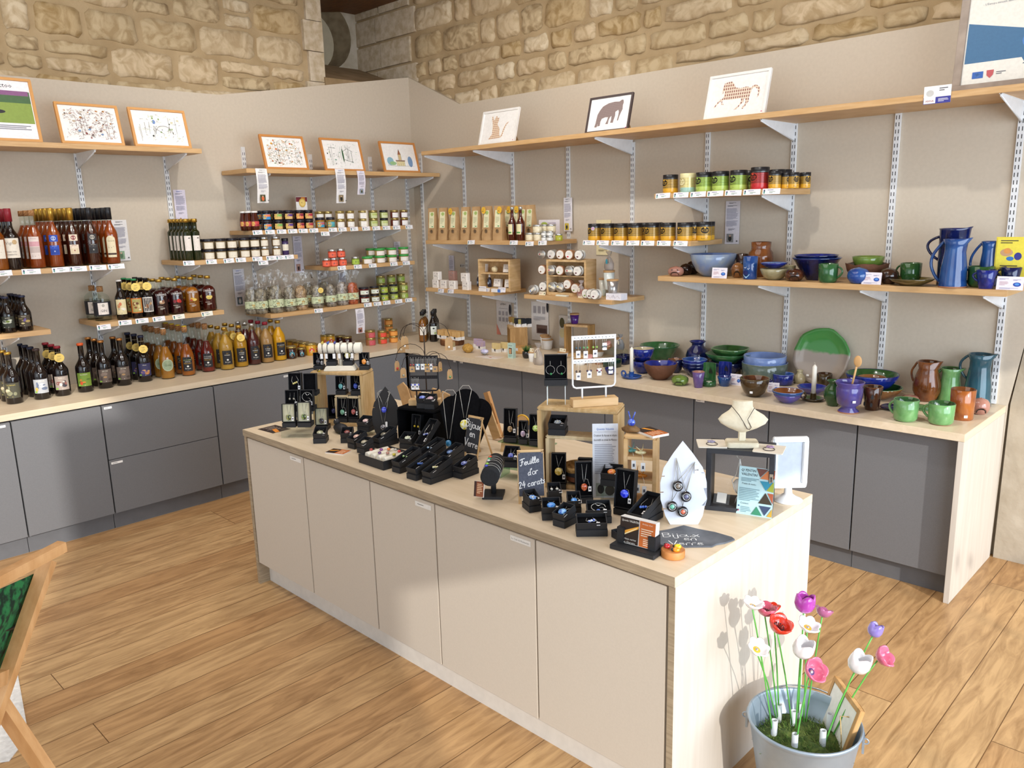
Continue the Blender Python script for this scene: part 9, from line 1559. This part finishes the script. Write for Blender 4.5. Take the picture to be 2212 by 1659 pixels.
for i,(st,m,ce,x,y,wpx,dx,lab,(ax,ay,az),(bx_,by_)) in enumerate(FL):
    P=dep(BKc(x,y),dx); R=wid(P,wpx/3.96)/2*.93; H=R*(1.75 if st=='tulip' else 1.05 if st=='poppy' else .72)
    if st=='daisy': R*=.92
    A=Matrix.Rotation(rad(45),4,'Z')@Matrix.Rotation(rad(-ax),4,'X')@Matrix.Rotation(rad(ay),4,'Y')
    up=A@Vector((0,0,1)); base=P-up*H*.45
    g=thing('ceramic_flower',lab,'flower',base,0,'ceramic flowers on green wire stems'); g.rotation_euler=A.to_euler()
    for nm,me in bloom(st,R,H,m,None,ce): link(nm,me,g)
    q=at(*BKc(bx_,by_),.235); q.z=.20; c=Vector((q.x-BK_.x,q.y-BK_.y,0)); 
    if c.length>.10: c=c.normalized()*.10
    foot=BK_+c+Vector((0,0,.20)); inv=(Matrix.Translation(base)@A.to_4x4()).inverted(); mid=foot.lerp(base,.5)+Vector((0,0,.02)); pts=[inv@foot,inv@(foot.lerp(base,.25)+Vector((0,0,.012))),inv@mid,inv@(foot.lerp(base,.8)+Vector((0,0,.012))),Vector((0,0,.001))]
    mb=MB().tube(pts,.0021,STM,6); link('stem',mb.mesh('stem'),g); TB_.append(foot)
used=[]
for f in TB_:
    if all((f-u).length>.03 for u in used): used.append(f)
for i,f in enumerate(used):
    g=thing('plastic_tube','grey plastic tube in the moss, '+('left rear','behind the red poppy stem','centre rear','right of centre rear','centre front','front edge','front right','right rear','right','last')[i%10],'tube',f-Vector((0,0,.03)),0,'grey tubes holding the flower stems'); link('tube',MB().lathe([(.0085,0),(.0085,.095),(.0065,.095),(.0065,.03),(.001,.03)],PLS,16).mesh('tube'),g)
# framed board leaning by the bucket, its edge in view, with a string
ed=dep(BKc(1203,1190),-.06); r=thing('leaning_board','narrow wooden framed board leaning beside the bucket','board',(0,0,0)); mb=MB(); h=ed.z/math.cos(rad(16)); W=.17; fh=Vector((FW.x,FW.y,0)).normalized(); QR=Matrix.Rotation(rad(16),4,fh)@Matrix.Rotation(rad(-135),4,'Z'); r.rotation_euler=QR.to_euler(); r.location=ed-QR@Vector((0,0,h))+Vector((0,0,.003)); OB=mat('oak_batten','#c99e6a',rough=.5,col2='#b5874f',scale=12,stretch=(4,4,1))
mb.box(-.007,.007,-.012,.0,0,h,OB); mb.box(-.007,.007,-W,-W+.012,0,h,OB); mb.box(-.007,.007,-W+.012,-.012,h-.014,h,OB); mb.box(-.007,.007,-W+.012,-.012,0,.014,OB); link('frame',mb.mesh('frame',.001),r); mb=MB(); mb.box(.002,.005,-W+.012,-.012,.014,h-.014,pap('#efece6')); link('panel',mb.mesh('panel'),r)
mb=MB(); a=dep(BKc(1165,1210),.0); b=dep(BKc(1010,1215),-.03); c=dep(BKc(1005,1640),-.06); mb.tube([a-BK_,(a+b)/2-BK_+Vector((0,0,-.004)),b-BK_,(b+c)/2-BK_+Vector((.004,0,0)),c-BK_],.0018,mat('jute','#c4a878',rough=.95,col2='#a88c5c',scale=200),6); solo('jute_string','jute string hanging over the front of the bucket','string',mb.mesh('string'),BK_)
# ================= deck chair at the left edge =================
DC=crop(0,1120,3.077)
def dp(p,D): d=ray(*p); return CAM+d*(D/d.dot(FW))
BW_=mat('beech_wood','#d6a570',rough=.45,col2='#c4905a',scale=10,stretch=(4,4,1),detail=5); GF=mat('green_fabric','#24703c',rough=.9,col2='#0f2a1a',scale=55,detail=5,lo=.42,hi=.58)
Dd=1.75; O0=dp((-60,1500),Dd); O0.z=0; r=thing('folding_chair','folding beech chair with a green printed fabric sling','chair',O0)
def bar(nm,a,b,w,t,me=None,side=None,up=None):
    a=a-O0; b=b-O0; d=(b-a); L=d.length; d.normalize(); s=(side or RT); s=(s-d*s.dot(d)).normalized(); n=d.cross(s); mb=MB(); V=[]
    for k,q in ((0,a),(1,b)):
        for i in range(12):
            an=2*PI*i/12+PI/12; cx=max(-1,min(1,math.cos(an)*1.35)); sx=max(-1,min(1,math.sin(an)*1.35)); V.append(q+s*(cx*w/2)+n*(sx*t/2))
    mb.add(V,[(i,(i+1)%12,12+(i+1)%12,12+i) for i in range(12)]+[tuple(range(11,-1,-1)),tuple(range(12,24))],me or BW_); return link(nm,mb.mesh(nm),r)
top=dp(DC(415,185),Dd); tl=dp(DC(-260,540),Dd-.22); bar('top_rail',top,tl,.024,.024)
a=dp(DC(320,280),Dd); b=dp(DC(-20,1250),Dd-.12); bar('back_post',a,b+(b-a)*.5,.030,.022)
c0=dp(DC(0,1230),Dd-.10); c1=dp(DC(330,1720),Dd-.02); bar('rear_leg',c0+(c0-c1)*.3,c1+(c1-c0)*1.6,.030,.024)
bar('arm_rail',dp(DC(15,1055),Dd-.16),dp(DC(-300,1190),Dd-.4),.022,.03)
f=[dp(DC(225,370),Dd-.01),dp(DC(0,1010),Dd-.06),dp(DC(-300,1150),Dd-.28),dp(DC(-200,560),Dd-.22)]; mb=MB(); nv=(f[1]-f[0]).cross(f[3]-f[0]).normalized()*.0015; mb.add([p-O0 for p in f]+[p-O0+nv for p in f],[(0,1,2,3),(7,6,5,4),(0,4,5,1),(1,5,6,2),(2,6,7,3),(3,7,4,0)],GF)
sa,sb=f[0].lerp(f[1],.55)-O0,f[3].lerp(f[2],.35)-O0; nn=-nv*2; mb.tube([sa+nn,(sa+sb)/2+nn+Vector((0,0,-.01)),sb+nn],.003,prt('#14201a'),4); link('fabric_sling',mb.mesh('fabric'),r)
# white felt mat on the floor
q=[at(*DC(x,y),.003) for x,y in ((-350,640),(0,520),(60,640),(110,990),(190,1440),(60,1610),(-300,1660))]; cx=sum((p for p in q),Vector())/len(q); mb=MB(); mb.prism([(p.x-cx.x,p.y-cx.y) for p in q][::-1],0,.004,mat('white_felt','#e6e4e0',rough=.95,col2='#d2d0cc',scale=60,detail=6,bump=.5)); solo('floor_mat','white felt mat under the folding chair','mat',mb.mesh('mat'),(cx.x,cx.y,.0005))
